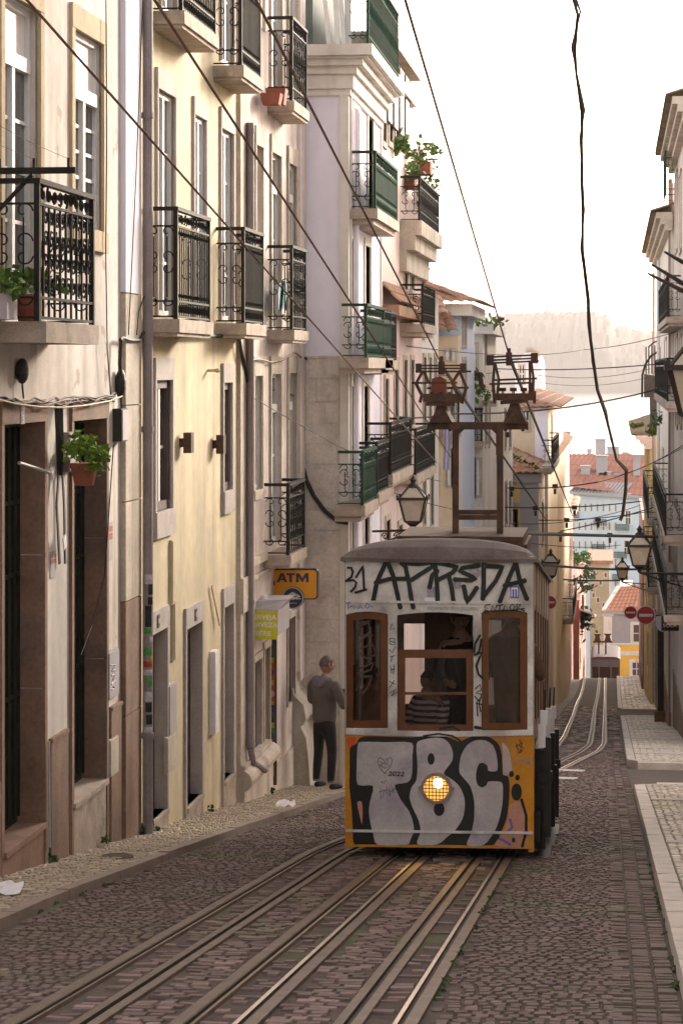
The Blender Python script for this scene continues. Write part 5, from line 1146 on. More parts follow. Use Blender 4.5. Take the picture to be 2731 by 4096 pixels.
# rose and pink houses near the crest
b13, _ = house("townhouse", "dark rose house with black balconies near the crest", -2.55, 128.3, 145, 5, at_y(2270, 2060, 128).z, pl_rose, [(2276, 2150, 2278, 2230), (2284, 2150, 2286, 2230), (2276, 2330, 2278, 2420), (2284, 2330, 2286, 2420), (2290, 2500, 2292, 2600)], a=.1)
m = MB(); z = at_y(2270, 2060, 128).z; tiles(m, (-5, 128, z + .8), (-2.1, 128, z), (-2.1, 145, z), (-5, 145, z + .8), .4, .07, 4); m.build("roof", tile_m, b13)
green_balcony(LF(-2.55), 2290, 2303, 2440, b13, .5, 1.0, "black balcony above the street", gap=.15)
b15, _ = house("townhouse", "brick red house front stepping down beyond the crest", -2.2, 146, 178, 5, at_y(2310, 2400, 146).z, M("plaster_brick_red", (.42, .2, .15), var=.15, streak=.15), [(2324, 2480, 2326, 2560), (2336, 2500, 2338, 2570), (2318, 2590, 2320, 2660)], a=.12)
b16, _ = house("townhouse", "small salmon pink house above the leafy terrace", -4.6, 180, 200, 5, at_y(2320, 2190, 180).z, pl_pink, [], a=.12, uphill=[(2290, 2250, 2296, 2290), (2322, 2240, 2328, 2280)])
m = MB(); p = at_y(2345, 2400, 150); q = at_y(2305, 2440, 146); m.hexa([(-2.2, 146, q.z), (-1.3, 146, q.z - .3), (-1.3, 156, q.z - .3 - 1.1), (-2.2, 156, q.z - 1.1), (-2.2, 146, q.z + .1), (-1.3, 146, q.z - .2), (-1.3, 156, q.z - .2 - 1.1), (-2.2, 156, q.z - 1.0)]); m.build("awning", paper_m, b15)
for x, y, Y, r, lb in ((2308, 2238, 172, 1.0, "bright green tree top beside the salmon pink house"), (2330, 2380, 150, 1.3, "dark green climber hanging down the rose house wall")):
    p = at_y(x, y, Y); pl = thing("climbing_plant", lb, "plant", (p.x, p.y, p.z - r), "greenery near the crest"); m = MB(); leaves(m, p, r * .8, r, r * (.7 if r == 1.0 else 1.4), 260, .4); m.build("foliage", leaf_m if r == 1.0 else leaf_dark, pl)
    m = MB(); m.tube([p - V((0, 0, r * 1.6)), p], .08, 5); m.build("trunk", wood_dark, pl)
b17 = thing("townhouse", "plain olive buff block with tiny windows between the rose houses and the white block", "house", (0, 205, ground(205)), "houses at the bottom of the hill"); e = UF(205); r = e.rect(2358, 2255, 2436, 2720); m = MB(); body(m, e, r[0], r[1], -36, r[3], 12, []); m.build("wall", M("plaster_olive_buff", (.40, .34, .23), var=.1, scale=.4), b17)
for x, y in ((2375, 2290), (2400, 2330), (2420, 2300), (2390, 2400), (2412, 2420), (2372, 2380)): simple_window(e, e.rect(x - 4, y - 8, x + 4, y + 8), b17, dep=-.02, a=.1, mull=False)
m = MB(); m.box(e, r[0] - .3, r[1] + .3, -12, .3, r[3], r[3] + .3); m.build("roof", tile_m, b17)
# the wide pale block with red roofs
Y14 = 262.0; e = Fr(at_y(2240, 1470, Y14), (1, -.10, 0), (-.10, -1, 0)); e.O.z = 0
bw = thing("apartment_block", "wide pale blue white block with rows of small windows and red roofs", "building", (e.O.x, Y14, ground(Y14)), "houses at the bottom of the hill")
u1 = e.px(2600, 1990)[0]; zt = e.px(2420, 1975)[1]; m = MB(); body(m, e, -4, u1, -40, zt, 14, []); m.build("wall", M("plaster_blue_white", (.62, .70, .76), var=.06, scale=.2, streak=.05), bw)
far_pane = M("far_window_glass", (.22, .27, .32), rough=.3)
for yr in (2030, 2105, 2180, 2250, 2330, 2400):
    for x in range(2268, 2480, 24):
        if x + (yr % 7) > 2500: continue
        simple_window(e, e.rect(x - 3.2, yr - 15, x + 3.2, yr + 15), bw, dep=-.03, a=.1, mull=False, stone=pl_white, frame=wood_white, pane=far_pane)
for x, y in ((2510, 2070), (2505, 2190), (2500, 2300)): simple_window(e, e.rect(x - 9, y - 26, x + 9, y + 26), bw, dep=-.03, a=.2, stone=pl_white)
for x, y in ((2290, 2060), (2400, 2090), (2395, 2190), (2490, 2110), (2480, 2220), (2475, 2310)):
    r = e.rect(x - 25, y - 12, x + 25, y + 12); m = MB(); m.box(e, r[0], r[1], 0, .5, r[2] - .08, r[2]); b_ = m.build("balcony", pl_white, bw); m = MB()
    for k in range(12): u = r[0] + (r[1] - r[0]) * k / 11; m.box(e, u - .03, u + .03, .44, .5, r[2], r[3])
    m.box(e, r[0], r[1], .43, .51, r[3], r[3] + .06); m.build("railing", iron_green, b_)
red_m = M("far_roof_red", (.42, .18, .125), var=.12, scale=.6)
m = MB(); zr = zt + 3.4; P = e.P
tiles(m, P(-4, .4, zt + 1.2), P(u1, .4, zt - .3), P(u1, -9, zr + .4), P(-2, -9, zr + .4), .6, .1, 6)
for k in range(16): u = 1 + k * (u1 - 4) / 15; m.hexa([P(u, .5, zt - .1), P(u + .22, .5, zt - .1), P(u + .9, -1.6, zt + .95), P(u + .65, -1.6, zt + .95), P(u, .5, zt + .16), P(u + .22, .5, zt + .16), P(u + .9, -1.6, zt + 1.15), P(u + .65, -1.6, zt + 1.15)], 1)
m.hexa([P(-4, .6, zt + .2), P(u1, .6, zt - .5), P(u1, .0, zt - .5), P(-4, .0, zt + .2), P(-4, .6, zt + .5), P(u1, .6, zt - .2), P(u1, .0, zt - .2), P(-4, .0, zt + .5)], 1); m.build("roof", [red_m, pl_grey], bw)
for x, y, w, h in ((2400, 1790, 20, 30), (2355, 1815, 9, 14), (2265, 1790, 14, 60), (2450, 1805, 24, 14), (2405, 1850, 22, 24), (2340, 1885, 18, 18), (2408, 1905, 14, 14), (2430, 1905, 12, 14), (2475, 1915, 17, 15), (2500, 1825, 12, 12), (2545, 1835, 14, 12)):
    Yc = Y14 + (14 if y < 1830 else 3); p, q = at_y(x - w, y + h, Yc), at_y(x + w, y - h, Yc); m = MB(); m.abox(p.x, q.x, Yc, Yc + 1.6, p.z - 1.5, q.z); m.abox(p.x - .1, q.x + .1, Yc - .1, Yc + 1.7, q.z, q.z + .12)
    m.build("chimney" if h > 20 else "dormer", pl_grey, bw)
b19 = thing("apartment_block", "second red roofed block behind, its hipped roof touching the river", "building", (0, 290, -33), "houses at the bottom of the hill"); m = MB(); p, q = at_y(2230, 1935, 285), at_y(2590, 1900, 285)
m.abox(p.x, q.x, 285, 297, -38, p.z); m.build("wall", pl_white, b19); m = MB(); r = at_y(2400, 1818, 291).z
tiles(m, (p.x, 284.5, p.z), (q.x, 284.5, p.z), (at_y(2520, 1800, 291).x, 291, r), (at_y(2380, 1800, 291).x, 291, r), .7, .1, 5); m.build("roof", red_m, b19)
# the small yellow house by the lower stop
Y18 = 192.0; e = UF(Y18); b18 = thing("townhouse", "small yellow and grey house with white corner pier behind the distant tram", "house", (at_y(2480, 2700, Y18).x, Y18, ground(Y18)), "houses at the bottom of the hill")
R_ = lambda a, b, c, d: e.rect(a, b, c, d)
r = R_(2413, 2455, 2600, 2900); m = MB(); body(m, e, r[0], r[1], r[2], r[3], 8, []); m.build("wall", M("far_wall_grey", (.36, .34, .35), var=.06), b18)
m = MB(); q = R_(2444, 2578, 2600, 2900); m.box(e, q[0], q[1], 0, .06, q[2], q[3]); m.build("yellow_wall", M("far_wall_yellow", (.80, .50, .10), var=.06, scale=.5), b18)
m = MB()
for a in ((2412, 2462, 2446, 2900), (2407, 2452, 2452, 2464), (2444, 2605, 2600, 2622), (2444, 2573, 2600, 2580), (2395, 2608, 2446, 2616)): q = R_(*a); m.box(e, q[0], q[1], 0, .12, q[2], q[3])
m.build("pilaster", pl_white, b18)
m = MB(); q = R_(2407, 2440, 2600, 2456); m.box(e, q[0], q[1], -.3, .2, q[2], q[3]); m.build("cornice", pl_grey, b18)
m = MB(); A, B, C, D = at_y(2412, 2446, Y18 - .3), at_y(2600, 2446, Y18 - .3), at_y(2600, 2340, Y18 + 5), at_y(2472, 2352, Y18 + 5); tiles(m, A, B, C, D, .35, .07, 7); m.build("roof", M("far_tile_orange", (.40, .17, .10), var=.15, scale=1.5), b18)
m = MB(); m.bar(A + V((0, 0, .1)), D + V((0, 0, .15)), .3, .12); m.build("ridge_tiles", pl_white, b18)
for a in ((2532, 2500, 2600, 2566), (2528, 2650, 2560, 2700)): simple_window(e, R_(*a), b18, dep=-.09, a=.25, pane=wood_dark, stone=pl_white)
m = MB(); p = [at_y(x, y, Y18 + 14) for x, y in ((2462, 2390), (2478, 2345), (2530, 2345), (2530, 2372), (2470, 2395))]; m.prism(p, (0, 6, 0)); gb = thing("townhouse", "white gable end just above the orange tiled roof", "house", p[0], "houses at the bottom of the hill"); m.build("wall", pl_white, gb)
# ------------------------------------------------------------------ right side of the street
GR = "houses on the right side of the street"
nb = thing("townhouse", "plain tall unseen house on the near right, added to shade the street", "house", (2.4, 12, ground(12)), GR); fN = Fr((2.4, 0, 0), (0, 1, 0), (-1, 0, 0)); m = MB(); body(m, fN, -12, 36.5, -9, 7.6, 9, []); m.build("wall", pl_white, nb)  # out of view, added with its height set to keep sun off the street
m = MB(); m.abox(2.0, 11.4, -12, 36.9, 7.6, 7.9); m.build("roof", tile_m, nb)
def eave(b, fr, Y0, Y1, z, o, steps=3, mat=None, drop=.55):
    m = MB(); tiles(m, fr.P(Y0, o, z), fr.P(Y1, o, z), fr.P(Y1, -2.5, z + 1.1), fr.P(Y0, -2.5, z + 1.1), .28, .06, 5); m.quad(fr.P(Y0, o, z), fr.P(Y1, o, z), fr.P(Y1, -.1, z - .02), fr.P(Y0, -.1, z - .02)); m.build("roof", tile_old, b)
    m = MB()
    for k in range(steps): m.box(fr, Y0, Y1, -.05, o * (.75 - .22 * k), z - drop * (k + 1) / steps, z - drop * k / steps - .003)
    m.build("cornice", mat or st_pale, b)
zt1 = at_y(2700, 470, 62).z
r1, g1 = house("townhouse", "pinkish white house at far right with a high tiled eave and a grey drainpipe", 1.72, 58, 74, 18, zt1, pl_pinkwhite, [(2700, 700, 2708, 1000), (2716, 700, 2724, 1000), (2701, 1350, 2709, 1700), (2716, 1350, 2725, 1700), (2700, 2000, 2707, 2300)], side=-1, group=GR, a=.1)  # unseen rear made extra deep to block low sun from the left fronts
eave(r1, g1, 58, 74.3, zt1 + .1, .55)
m = MB(); u = g1.px(2693, 1500)[0]; m.tube([g1.P(u, .1, zt1 - .6), g1.P(u, .1, -11)], .07, 8); m.build("drainpipe", M("downpipe_brown_grey", (.30, .2, .17), var=.1), r1)
m = MB(); m.box(g1, u + .35, u + .9, -.02, .03, -14, zt1 - .7); m.build("quoin", pl_sky_tint, r1)
m = MB(); q = [g1.px(2716, y) for y in (2950, 2720)]; m.box(g1, 58, 74, -.02, .04, -20, ground(66) + .9); m.build("plinth", st_brown, r1)
zt2 = at_y(2650, 880, 78).z
r2, g2 = house("townhouse", "shaded house on the right with a low mossy eave, cables and crowded black balconies", 1.62, 74.3, 101, 8, zt2, pl_white, [(2634, 1100, 2640, 1290), (2656, 1100, 2664, 1290), (2634, 1400, 2640, 1560), (2657, 1360, 2666, 1590), (2628, 1800, 2632, 1960), (2648, 1800, 2654, 1960), (2628, 2100, 2632, 2260), (2650, 2100, 2656, 2300), (2645, 2450, 2652, 2700)], side=-1, group=GR, a=.1)
eave(r2, g2, 74.0, 101, zt2, .58)
green_balcony(g2, 2670, 2634, 1285, r2, .32, 1.05, "top black balcony", gap=.12)
for xa, xb, yf in ((2668, 2620, 1590), (2660, 2612, 2060), (2662, 2610, 2330)): green_balcony(g2, xa, xb, yf, r2, .45, 1.0, "cluttered black balcony", gap=.12)
m = MB(); p = g2.px(2650, 852, .3); railing(m, g2, p[0] - 1.2, p[0] + 1.2, .25, zt2 + .15, 1.25, .14, "plain"); m.build("railing", iron_green, r2)
for i in range(2):
    m = MB(); u = g2.px(2640 - 20 * i, 2000)[0]; m.tube([g2.P(u, .08, zt2 - .7), g2.P(u, .08, -14)], .06, 7); m.build("drainpipe", pipe_m if i else M("downpipe_white", (.62, .6, .62), var=.06), r2)
m = MB(); m.box(g2, 74.3, 101, -.02, .05, -22, -10.4 - .02); m.build("plinth", st_brown, r2)
zt3 = at_y(2545, 1735, 106).z
r3, g3 = house("townhouse", "olive yellow house with a mossy pink eave lower down on the right", 1.42, 103.5, 128, 8, zt3, pl_olive, [(2591, 1800, 2595, 1930), (2584, 1800, 2588, 1930), (2577, 1800, 2580, 1930), (2592, 2030, 2595, 2170), (2584, 2030, 2588, 2170), (2577, 2030, 2580, 2170), (2590, 2260, 2594, 2400), (2580, 2260, 2583, 2400), (2588, 2520, 2592, 2680)], side=-1, group=GR, a=.08)
eave(r3, g3, 103.2, 128, zt3, .8, mat=pl_pink)
green_balcony(g3, 2590, 2572, 2030, r3, .4, 1.0, "black balcony under the eave", gap=.14); green_balcony(g3, 2592, 2572, 2280, r3, .4, 1.0, "lower black balcony", gap=.14)
r4, g4 = house("townhouse", "dark mauve house front farthest down the right side", 1.35, 128.2, 149, 8, at_y(2560, 2080, 128).z, M("plaster_mauve", (.36, .27, .26), var=.15, streak=.2), [(2563, 2200, 2565, 2300), (2556, 2220, 2558, 2320), (2563, 2480, 2565, 2640)], side=-1, group=GR, a=.1)
for k in range(2):
    m = MB(); m.box(g4, 128.2 + 8 * k, 136 + 8 * k, -.02, .05 + .01 * k, ground(140) - 3, ground(132 + 8 * k) + 1.2); m.build("plinth", st_brown, r4)
# ------------------------------------------------------------------ lanterns
lam_g = M("lantern_glass", (.62, .53, .42), rough=.3, var=.12, scale=6); lam_f = M("lantern_iron", (.04, .03, .026), rough=.55, var=.2)
def lantern(name, lab, pos, h, wall, group="street lanterns on brackets"):
    # h: glass body plus roof plus finial; hung on an iron bracket from the wall point
    t = thing(name, lab, "street lamp", pos, group); c = V(pos); s = h
    w0, w1, zb, zm, zt = .17 * s, .29 * s, 0, .50 * s, .76 * s; wt = .10 * s
    def ring(w, z): return [c + V((-w, -w, z)), c + V((w, -w, z)), c + V((w, w, z)), c + V((-w, w, z))]
    b, mI, tp = ring(w0, zb), ring(w1, zm), ring(wt, zt); m = MB()
    for A, B in ((b, mI), (ring(w1 * 1.03, zm), tp)):
        for k in range(4): m.bar(A[k], B[k], .035 * s)
        for R_, q in ((A, .035), (B, .03)):
            for k in range(4): m.bar(R_[k], R_[(k + 1) % 4], q * s)
    R_ = ring(w1 * 1.12, zm + .01 * s)
    for k in range(4): m.bar(R_[k], R_[(k + 1) % 4], .05 * s, .06 * s); m.ball(R_[k] + V((0, 0, .05 * s)), .03 * s, .03 * s, .04 * s, 6)
    fr = m.build("frame", lam_f, t); m = MB()
    for A, B in ((b, mI), (ring(w1 * .98, zm + .03 * s), ring(wt * .95, zt))):
        for k in range(4): m.quad(A[k], A[(k + 1) % 4], B[(k + 1) % 4], B[k])
    m.build("glass", lam_g, t)
    m = MB(); m.lathe(c + V((0, 0, zt)), [(wt * 1.25, 0), (wt * 1.1, .05 * s), (wt * .55, .09 * s), (wt * .6, .14 * s), (wt * .9, .16 * s), (wt * .5, .19 * s), (.012 * s, .26 * s)], 8); m.build("cap", lam_f, t)
    m = MB(); m.lathe(c + V((0, 0, -.2 * s)), [(.03 * s, 0), (.06 * s, .04 * s), (.05 * s, .1 * s), (w0 * 1.2, .19 * s)], 8); w = V(wall)
    for k in range(4): m.bar(c + V((0, 0, -.15 * s)), b[k], .022 * s)
    a = c + V((0, 0, -.2 * s)); m.tube([w, (w + a) / 2, a], .03 * s, 6); m.tube([w - V((0, 0, .35 * s)), w.lerp(a, .4) - V((0, 0, .22 * s)), a], .025 * s, 6)
    for q in (.3, .6): scroll(m, w.lerp(a, q) - V((0, 0, .12 * s)), .09 * s, (w - a).normalized(), (0, 0, 1), 1.3, .016 * s)
    m.build("bracket", lam_f, t); return t
p = at_y(1652, 2085, 40.5); lantern("street_lantern", "large lantern on the left house front just above the tram roof", p, .75, (X4 + .02, 40.5 + .4, p.z - .2))
p = at_y(2782, 1655, 25.0); lantern("street_lantern", "biggest lantern, cut off by the right edge of the picture", p, .92, (2.4, 25.3, p.z - .3))
p = at_y(2556, 2260, 60.0); lantern("street_lantern", "lantern in front of the olive yellow house, second largest on the right", p, .95, (1.72, 60.3, p.z - .25))
p = at_y(2487, 2312, 104); lantern("street_lantern", "smaller right hand lantern seen against the pale block", p, .88, (1.42, 104.4, p.z - .3))
p = at_y(2201, 2302, 88.0); lantern("street_lantern", "small lantern on the pink cream street front right of the tram roof", p, .95, (x10, 88.3, p.z - .3))
# ------------------------------------------------------------------ traffic signs
red_s = M("sign_red", (.50, .035, .03), rough=.4, var=.06); white_s = M("sign_white", (.72, .70, .68), rough=.4, var=.05); sign_back = M("sign_back_grey", (.50, .50, .54), rough=.45, var=.06)
def disc(m, c, r, y0, y1, n=28, mi=0):
    vs = [(c.x + r * math.cos(2 * math.pi * k / n), y, c.z + r * math.sin(2 * math.pi * k / n)) for y in (y0, y1) for k in range(n)]
    m.add(vs, [tuple(range(n)), tuple(range(n, 2 * n))[::-1]] + [(k, (k + 1) % n, n + (k + 1) % n, n + k) for k in range(n)], mi)
def no_entry(lab, x, y, rpx, Y, pole_x):
    c = at_y(x, y, Y); r = rpx * Y / F; t = thing("no_entry_sign", lab, "road sign", (c.x, Y, ground(Y)), "no entry signs")
    m = MB(); disc(m, c, r, Y, Y + .03); d = m.build("disc", white_s, t); m = MB(); disc(m, c, r * .92, Y - .006, Y); m.build("red_face", red_s, d); m = MB(); m.abox(c.x - r * .7, c.x + r * .7, Y - .012, Y - .006, c.z - r * .15, c.z + r * .15); m.build("bar", white_s, d)
    if pole_x:
        m = MB(); q = at_y(pole_x, y, Y + .08); wx = 1.72 if x > 2400 else x10; m.tube([(c.x, Y + .05, c.z), (wx, Y + .08, c.z)], .03, 6); m.tube([(wx, Y + .1, c.z + r), (wx, Y + .1, c.z - r)], .03, 6); m.build("bracket", lam_f, t)
no_entry("no entry sign half hidden behind the tram side", 2197, 2409, 27, 86.0, 2190); no_entry("smaller no entry sign in front of the tiled roof, left of the larger one", 2520, 2450, 26, 98.0, 2546); no_entry("larger no entry sign on the right, beside the grey disc", 2581, 2461, 38, 70.0, 2600)
no_entry("small no entry sign partly hidden behind the larger sign's edge", 2617, 2455, 20, 101.5, 2626)
Y = 66.0; c = at_y(2653, 2494, Y); t = thing("round_sign", "round grey sign back with a dark rectangular shop board hung across it", "road sign", (c.x, Y, ground(Y)))
m = MB(); disc(m, c, 33 * Y / F, Y, Y + .03); m.build("disc", sign_back, t)
m = MB(); q = at_y(2668, 2494, Y + .07); m.tube([(c.x, Y + .06, c.z), (1.74, Y + .06, c.z)], .03, 6); m.build("bracket", lam_f, t)
Y = 64.0; p, q = at_y(2643, 2523, Y), at_y(2713, 2466, Y); m = MB(); m.abox(p.x, q.x, Y, Y + .05, p.z, q.z); m.abox(q.x, 1.72, Y + .01, Y + .04, q.z - .06, q.z - .02)
bs = thing("shop_board", "small dark hanging board lettered BICA SOUR over the grey disc", "sign", ((p.x + q.x) / 2, Y, p.z)); m.build("board", M("board_dark", (.045, .035, .03), var=.15), bs)
let = M("board_lettering", (.62, .52, .5), var=.05)
txt("BICA", .13, ((p.x + q.x) / 2, Y - .004, p.z + (q.z - p.z) * .70), (1, 0, 0), (0, 0, 1), let, bs, bold=.003, xs=1.1); txt("SOUR", .13, ((p.x + q.x) / 2, Y - .004, p.z + (q.z - p.z) * .36), (1, 0, 0), (0, 0, 1), let, bs, bold=.003, xs=1.1)
# dark post with a rusty foot
p = at_ground(2640, 2888, .12); Y = p.y; zt = at_y(2640, 2515, Y).z; pt = thing("iron_post", "dark iron tram pole with a rusty box foot on the middle right pavement", "post", p)
m = MB(); m.tube([(p.x, Y, p.z), (p.x, Y, zt)], .105, 12); m.bar((p.x - .15, Y, zt + .05), (p.x + .3, Y, zt + .1), .08); m.build("shaft", M("post_black", (.03, .028, .02), var=.2, rough=.6), pt)
m = MB(); m.abox(p.x - .2, p.x + .19, Y - .2, Y + .2, p.z - .15, p.z + .36); m.build("foot", M("post_foot_rust", (.16, .085, .03), var=.25, scale=8), pt)
# rods, iron screen and plants that stick out on the right
for i, (a, b, Y, lb) in enumerate((((2606, 1059), (2731, 1135), 60, "upper iron rod leaning out from the right house"), ((2590, 1094), (2731, 1165), 60, "lower iron rod leaning out from the right house"), ((2657, 1008), (2731, 1050), 62, "short dark rod end below the right eave"))):
    m = MB(); m.tube([at_y(*a, Y), at_y(*b, Y + 1)], [.03, .06], 6); m.build("iron_rod", lam_f, label=lb, cat="rod", group="iron rods on the right house", base=at_y(*b, Y + 1))
Y = 95.0; t = thing("iron_screen", "tall curved iron screen with a brown panel, jutting from the right house against the river", "screen", at_y(2630, 1590, Y)); m = MB()
for x, y in ((2582, 1388), (2593, 1384), (2605, 1382), (2617, 1382), (2630, 1365)): m.bar(at_y(x, y, Y), at_y(x, 1495, Y), .045)
m.tube([at_y(x, y, Y) for x, y in ((2634, 1404), (2600, 1425), (2578, 1460), (2567, 1500), (2566, 1590))], .045, 5); m.tube([at_y(x, y, Y) for x, y in ((2634, 1360), (2610, 1372), (2590, 1390))], .03, 5); m.build("bars", lam_f, t)
m = MB(); m.prism([at_y(x, y, Y) for x, y in ((2574, 1495), (2630, 1505), (2640, 1590), (2574, 1590))], (0, .2, 0)); m.build("panel", M("screen_brown", (.13, .10, .085), var=.2), t); m = MB(); m.prism([at_y(x, y, Y - 2) for x, y in ((2596, 1590), (2642, 1580), (2644, 1660), (2598, 1690))], (0, .2, 0)); m.build("panel", M("screen_brown", (.13, .10, .085), var=.2), t)
for x, y, Y, r, lb in ((2660, 1690, 88, .5, "bushy green and rust plant on the right hand ledge"), (2610, 1705, 98, .35, "mossy green clump along the olive house ledge"), (2545, 1702, 104, .25, "moss growing along the pink eave of the olive house")):
    p = at_y(x, y, Y); pl = thing("ledge_plant", lb, "plant", p - V((0, 0, r)), "plants on the right side ledges"); m = MB(); leaves(m, p, r * .8, r * 1.6, r * (.8 if r > .3 else .3), 160, .2); m.build("foliage", leaf_dark if r > .4 else moss_m, pl)
# ------------------------------------------------------------------ overhead wires and cables
def sag(a, b, s, n=14): a, b = V(a), V(b); return [a.lerp(b, i / n) - V((0, 0, s * 4 * (i / n) * (1 - i / n))) for i in range(n + 1)]
def wire(name, lab, pts, r, mat=None, group="overhead wires across the street", cat="wire", n=5):
    m = MB(); m.tube(pts, r, n); return m.build(name, mat or cable_m, label=lab, cat=cat, group=group, base=pts[0])
GT = "tram wires running down the street"
def along(p0, p1, Y0, back=1.15):
    k = (2700 - p0[1]) / (2700 - p1[1]); a, b = at_y(*p0, Y0), at_y(*p1, Y0 * k); d = a - b
    return [a + d * back * .15, a, a.lerp(b, .33), a.lerp(b, .66), b]
wire("tram_wire", "lowest tram wire, slanting from the upper left corner past the near balcony", along((110, 0), (1745, 1850), 11.5), .008, cable_brown, GT)
wire("tram_wire", "tram wire crossing the yellow house balconies, second from the left", along((620, 0), (1815, 1850), 11.5), .008, cable_brown, GT)
wire("tram_wire", "tram wire crossing the white house, ending at the left current collector", along((1025, 0), (1762, 1450), 12.0), .008, cable_brown, GT)
wire("tram_wire", "reddish tram wire against the sky, ending at the right current collector", along((1620, 0), (2033, 1415), 12.0), .008, cable_brown, GT)
for x0, y0, Y0, x1, y1, Y1, lb in ((2033, 1420, 26, 2290, 2065, 120, "tram wire dropping from the right collector down the hill"), (1765, 1460, 26, 2200, 2105, 100, "tram wire dropping from the left collector down the hill")): wire("tram_wire", lb, [at_y(x0, y0, Y0), at_y(x1, y1, Y1)], .02, cable_m, GT)
pts = []; rr = []
for i, (x, y) in enumerate(((2295, -60), (2300, 60), (2306, 200), (2308, 300), (2316, 450), (2318, 560), (2322, 700), (2326, 850), (2332, 1000), (2344, 1200), (2350, 1300), (2370, 1450), (2390, 1560), (2412, 1650), (2440, 1760), (2470, 1840), (2503, 1882))):
    pts.append(at_y(x, y, 13 + i * 1.6) + V((rnd(-.03, .03), 0, 0))); rr.append(.009 + .013 * i / 16 + rnd(-.002, .004))
m = MB(); m.tube(pts, rr, 6); P2 = [p + V((.018 * math.sin(i * 2.1), .0, .02)) for i, p in enumerate(pts)]; m.tube(P2, [r * .7 for r in rr], 5)
m.tube([pts[-1], at_y(2500, 1960, 40), at_y(2488, 2060, 41), at_y(2478, 2082, 41)], .03, 5); m.build("twisted_cable", M('cable_dark_brown', (.07, .05, .035), var=.2), label="thick twisted black cable hanging against the sky on the right", cat="cable", group="overhead wires across the street", base=pts[0])
SPANS = [((830, 1482, 30.2), (1500, 1645, 45), .06, .012, "span wire from the yellow wall to the left collector"), ((1500, 1645, 45), (1780, 1655, 48), .1, .016, "span wire passing behind the left collector stand"), ((1780, 1655, 48), (2690, 1538, 60), .2, .018, "span wire rising from the collectors to the right house"),
      ((830, 1482, 30.2), (1385, 1800, 37), .02, .006, "thin stay wire from the yellow wall down to the white house corner"), ((1385, 1800, 37), (1760, 1925, 50), .05, .008, "thin stay wire from the white house corner toward the gantry"), ((1385, 1905, 37), (1960, 2060, 60), .1, .008, "slack wire below the thin stay"),
      ((1215, 1318, 37), (2335, 1398, 95), .3, .011, "high faint wire across the hazy hill, left part"), ((2335, 1398, 95), (2712, 1324, 70), .1, .013, "high wire from the twisted cable to the right house"), ((1220, 1430, 37), (2000, 1485, 75), .2, .012, "wire pair under the lavender wall, upper"), ((1220, 1435, 37), (1800, 1530, 60), .2, .009, "wire pair under the lavender wall, lower"),
      ((1990, 1475, 90), (2640, 1455, 80), .1, .02, "hanging lamp wire across the shore line"), ((2150, 1500, 90), (2600, 1475, 85), .2, .009, "thin wire just under the hanging lamp wire"), ((2160, 1530, 95), (2590, 1510, 88), .2, .008, "thinnest wire crossing the far shore"),
      ((2035, 2132, 42), (2625, 2148, 62), .0, .035, "thick dark bar wire right above the tram roof"), ((2165, 2258, 50), (2600, 2275, 66), .05, .028, "dark cross wire at lantern height"), ((2000, 1950, 80), (2390, 1928, 84), .1, .022, "cross wire with blocks in front of the yellow house"), ((2390, 1928, 84), (2731, 1790, 60), .1, .012, "wire rising from the blocks to the right edge"),
      ((1990, 2028, 78), (2560, 2005, 82), .1, .02, "cross wire in front of the cream street front"), ((2030, 2075, 86), (2600, 2045, 82), .15, .016, "lower cross wire in front of the pale block"), ((2240, 2125, 90), (2610, 2030, 80), .05, .02, "slanting wire up to the olive house"), ((2040, 2095, 70), (2560, 2020, 84), .2, .012, "thin wire below the cross wires"), ((2100, 2170, 60), (2480, 2180, 90), .1, .012, "wire with small hooks above the rose houses"),
      ((2250, 2318, 100), (2480, 2322, 100), .02, .03, "dark wire low over the crest"), ((2478, 1900, 41), (2731, 1780, 33), .05, .008, "thin wire at the right under the eaves")]
for (x0, y0, Ya), (x1, y1, Yb), s, r, lb in SPANS: wire("span_wire", lb, sag(at_y(x0, y0, Ya), at_y(x1, y1, Yb), s), r)
for i, (x, y, Y, lb) in enumerate(((1498, 1640, 45, "wire clamp left of the left collector"), (2218, 1945, 84, "wire clamp over the cream wall"), (2045, 1955, 82, "wire clamp in front of the yellow wall"), (2296, 2030, 80, "wire clamp against the pale block"), (2390, 2078, 83, "largest wire clamp hanging before the pale block"), (2140, 2032, 80, "wire clamp beside the lavender corner"), (2265, 2080, 84, "wire clamp over the rose house"), (2240, 2136, 60, "wire clamp on the thick bar wire"), (2437, 2140, 58, "second clamp on the thick bar wire"))):
    p = at_y(x, y, Y); m = MB(); s = Y / 84 * .09; m.bar(p + V((-s, 0, 0)), p + V((s, 0, 0)), s * 1.6, s * 1.6); m.bar(p - V((0, 0, s)), p - V((0, 0, s * 3)), s, s); m.build("wire_clamp", rust_m, label=lb, cat="clamp", group="clamps on the overhead wires", base=p)
for i, (x, y, lb) in enumerate(((1560, 1840, "pale washing line looping above the dark planted balcony"), (1600, 1880, "second pale washing line loop, right of the first"))):
    wire("washing_line", lb, sag(at_y(x - 60 + 40 * i, y - 10 + 20 * i, 45), at_y(x + 50, y - 60, 49), .25), .014, cable_pale, "washing lines", "line")
m = MB(); m.tube([at_y(x, y, Y4 - .05) for x, y in ((1213, 1870), (1225, 1920), (1255, 1985), (1300, 2045), (1350, 2085), (1392, 2092))], .035, 6); m.build("wall_cable", cable_m, label="thick black cable drooping across the stone side wall", cat="cable", group="cables on the house walls", base=at_y(1213, 1870, Y4))
p = FL.P(*(lambda q: (q[0], .0, q[1]))(FL.px(830, 1482))); m = MB(); m.tube([p, p + FL.N * .1], .02, 6); m.ball(p + FL.N * .12, .035, .035, .03, 8); m.build("insulator", cable_pale, label="small pale insulator holding span wires on the yellow wall", cat="insulator", base=p)
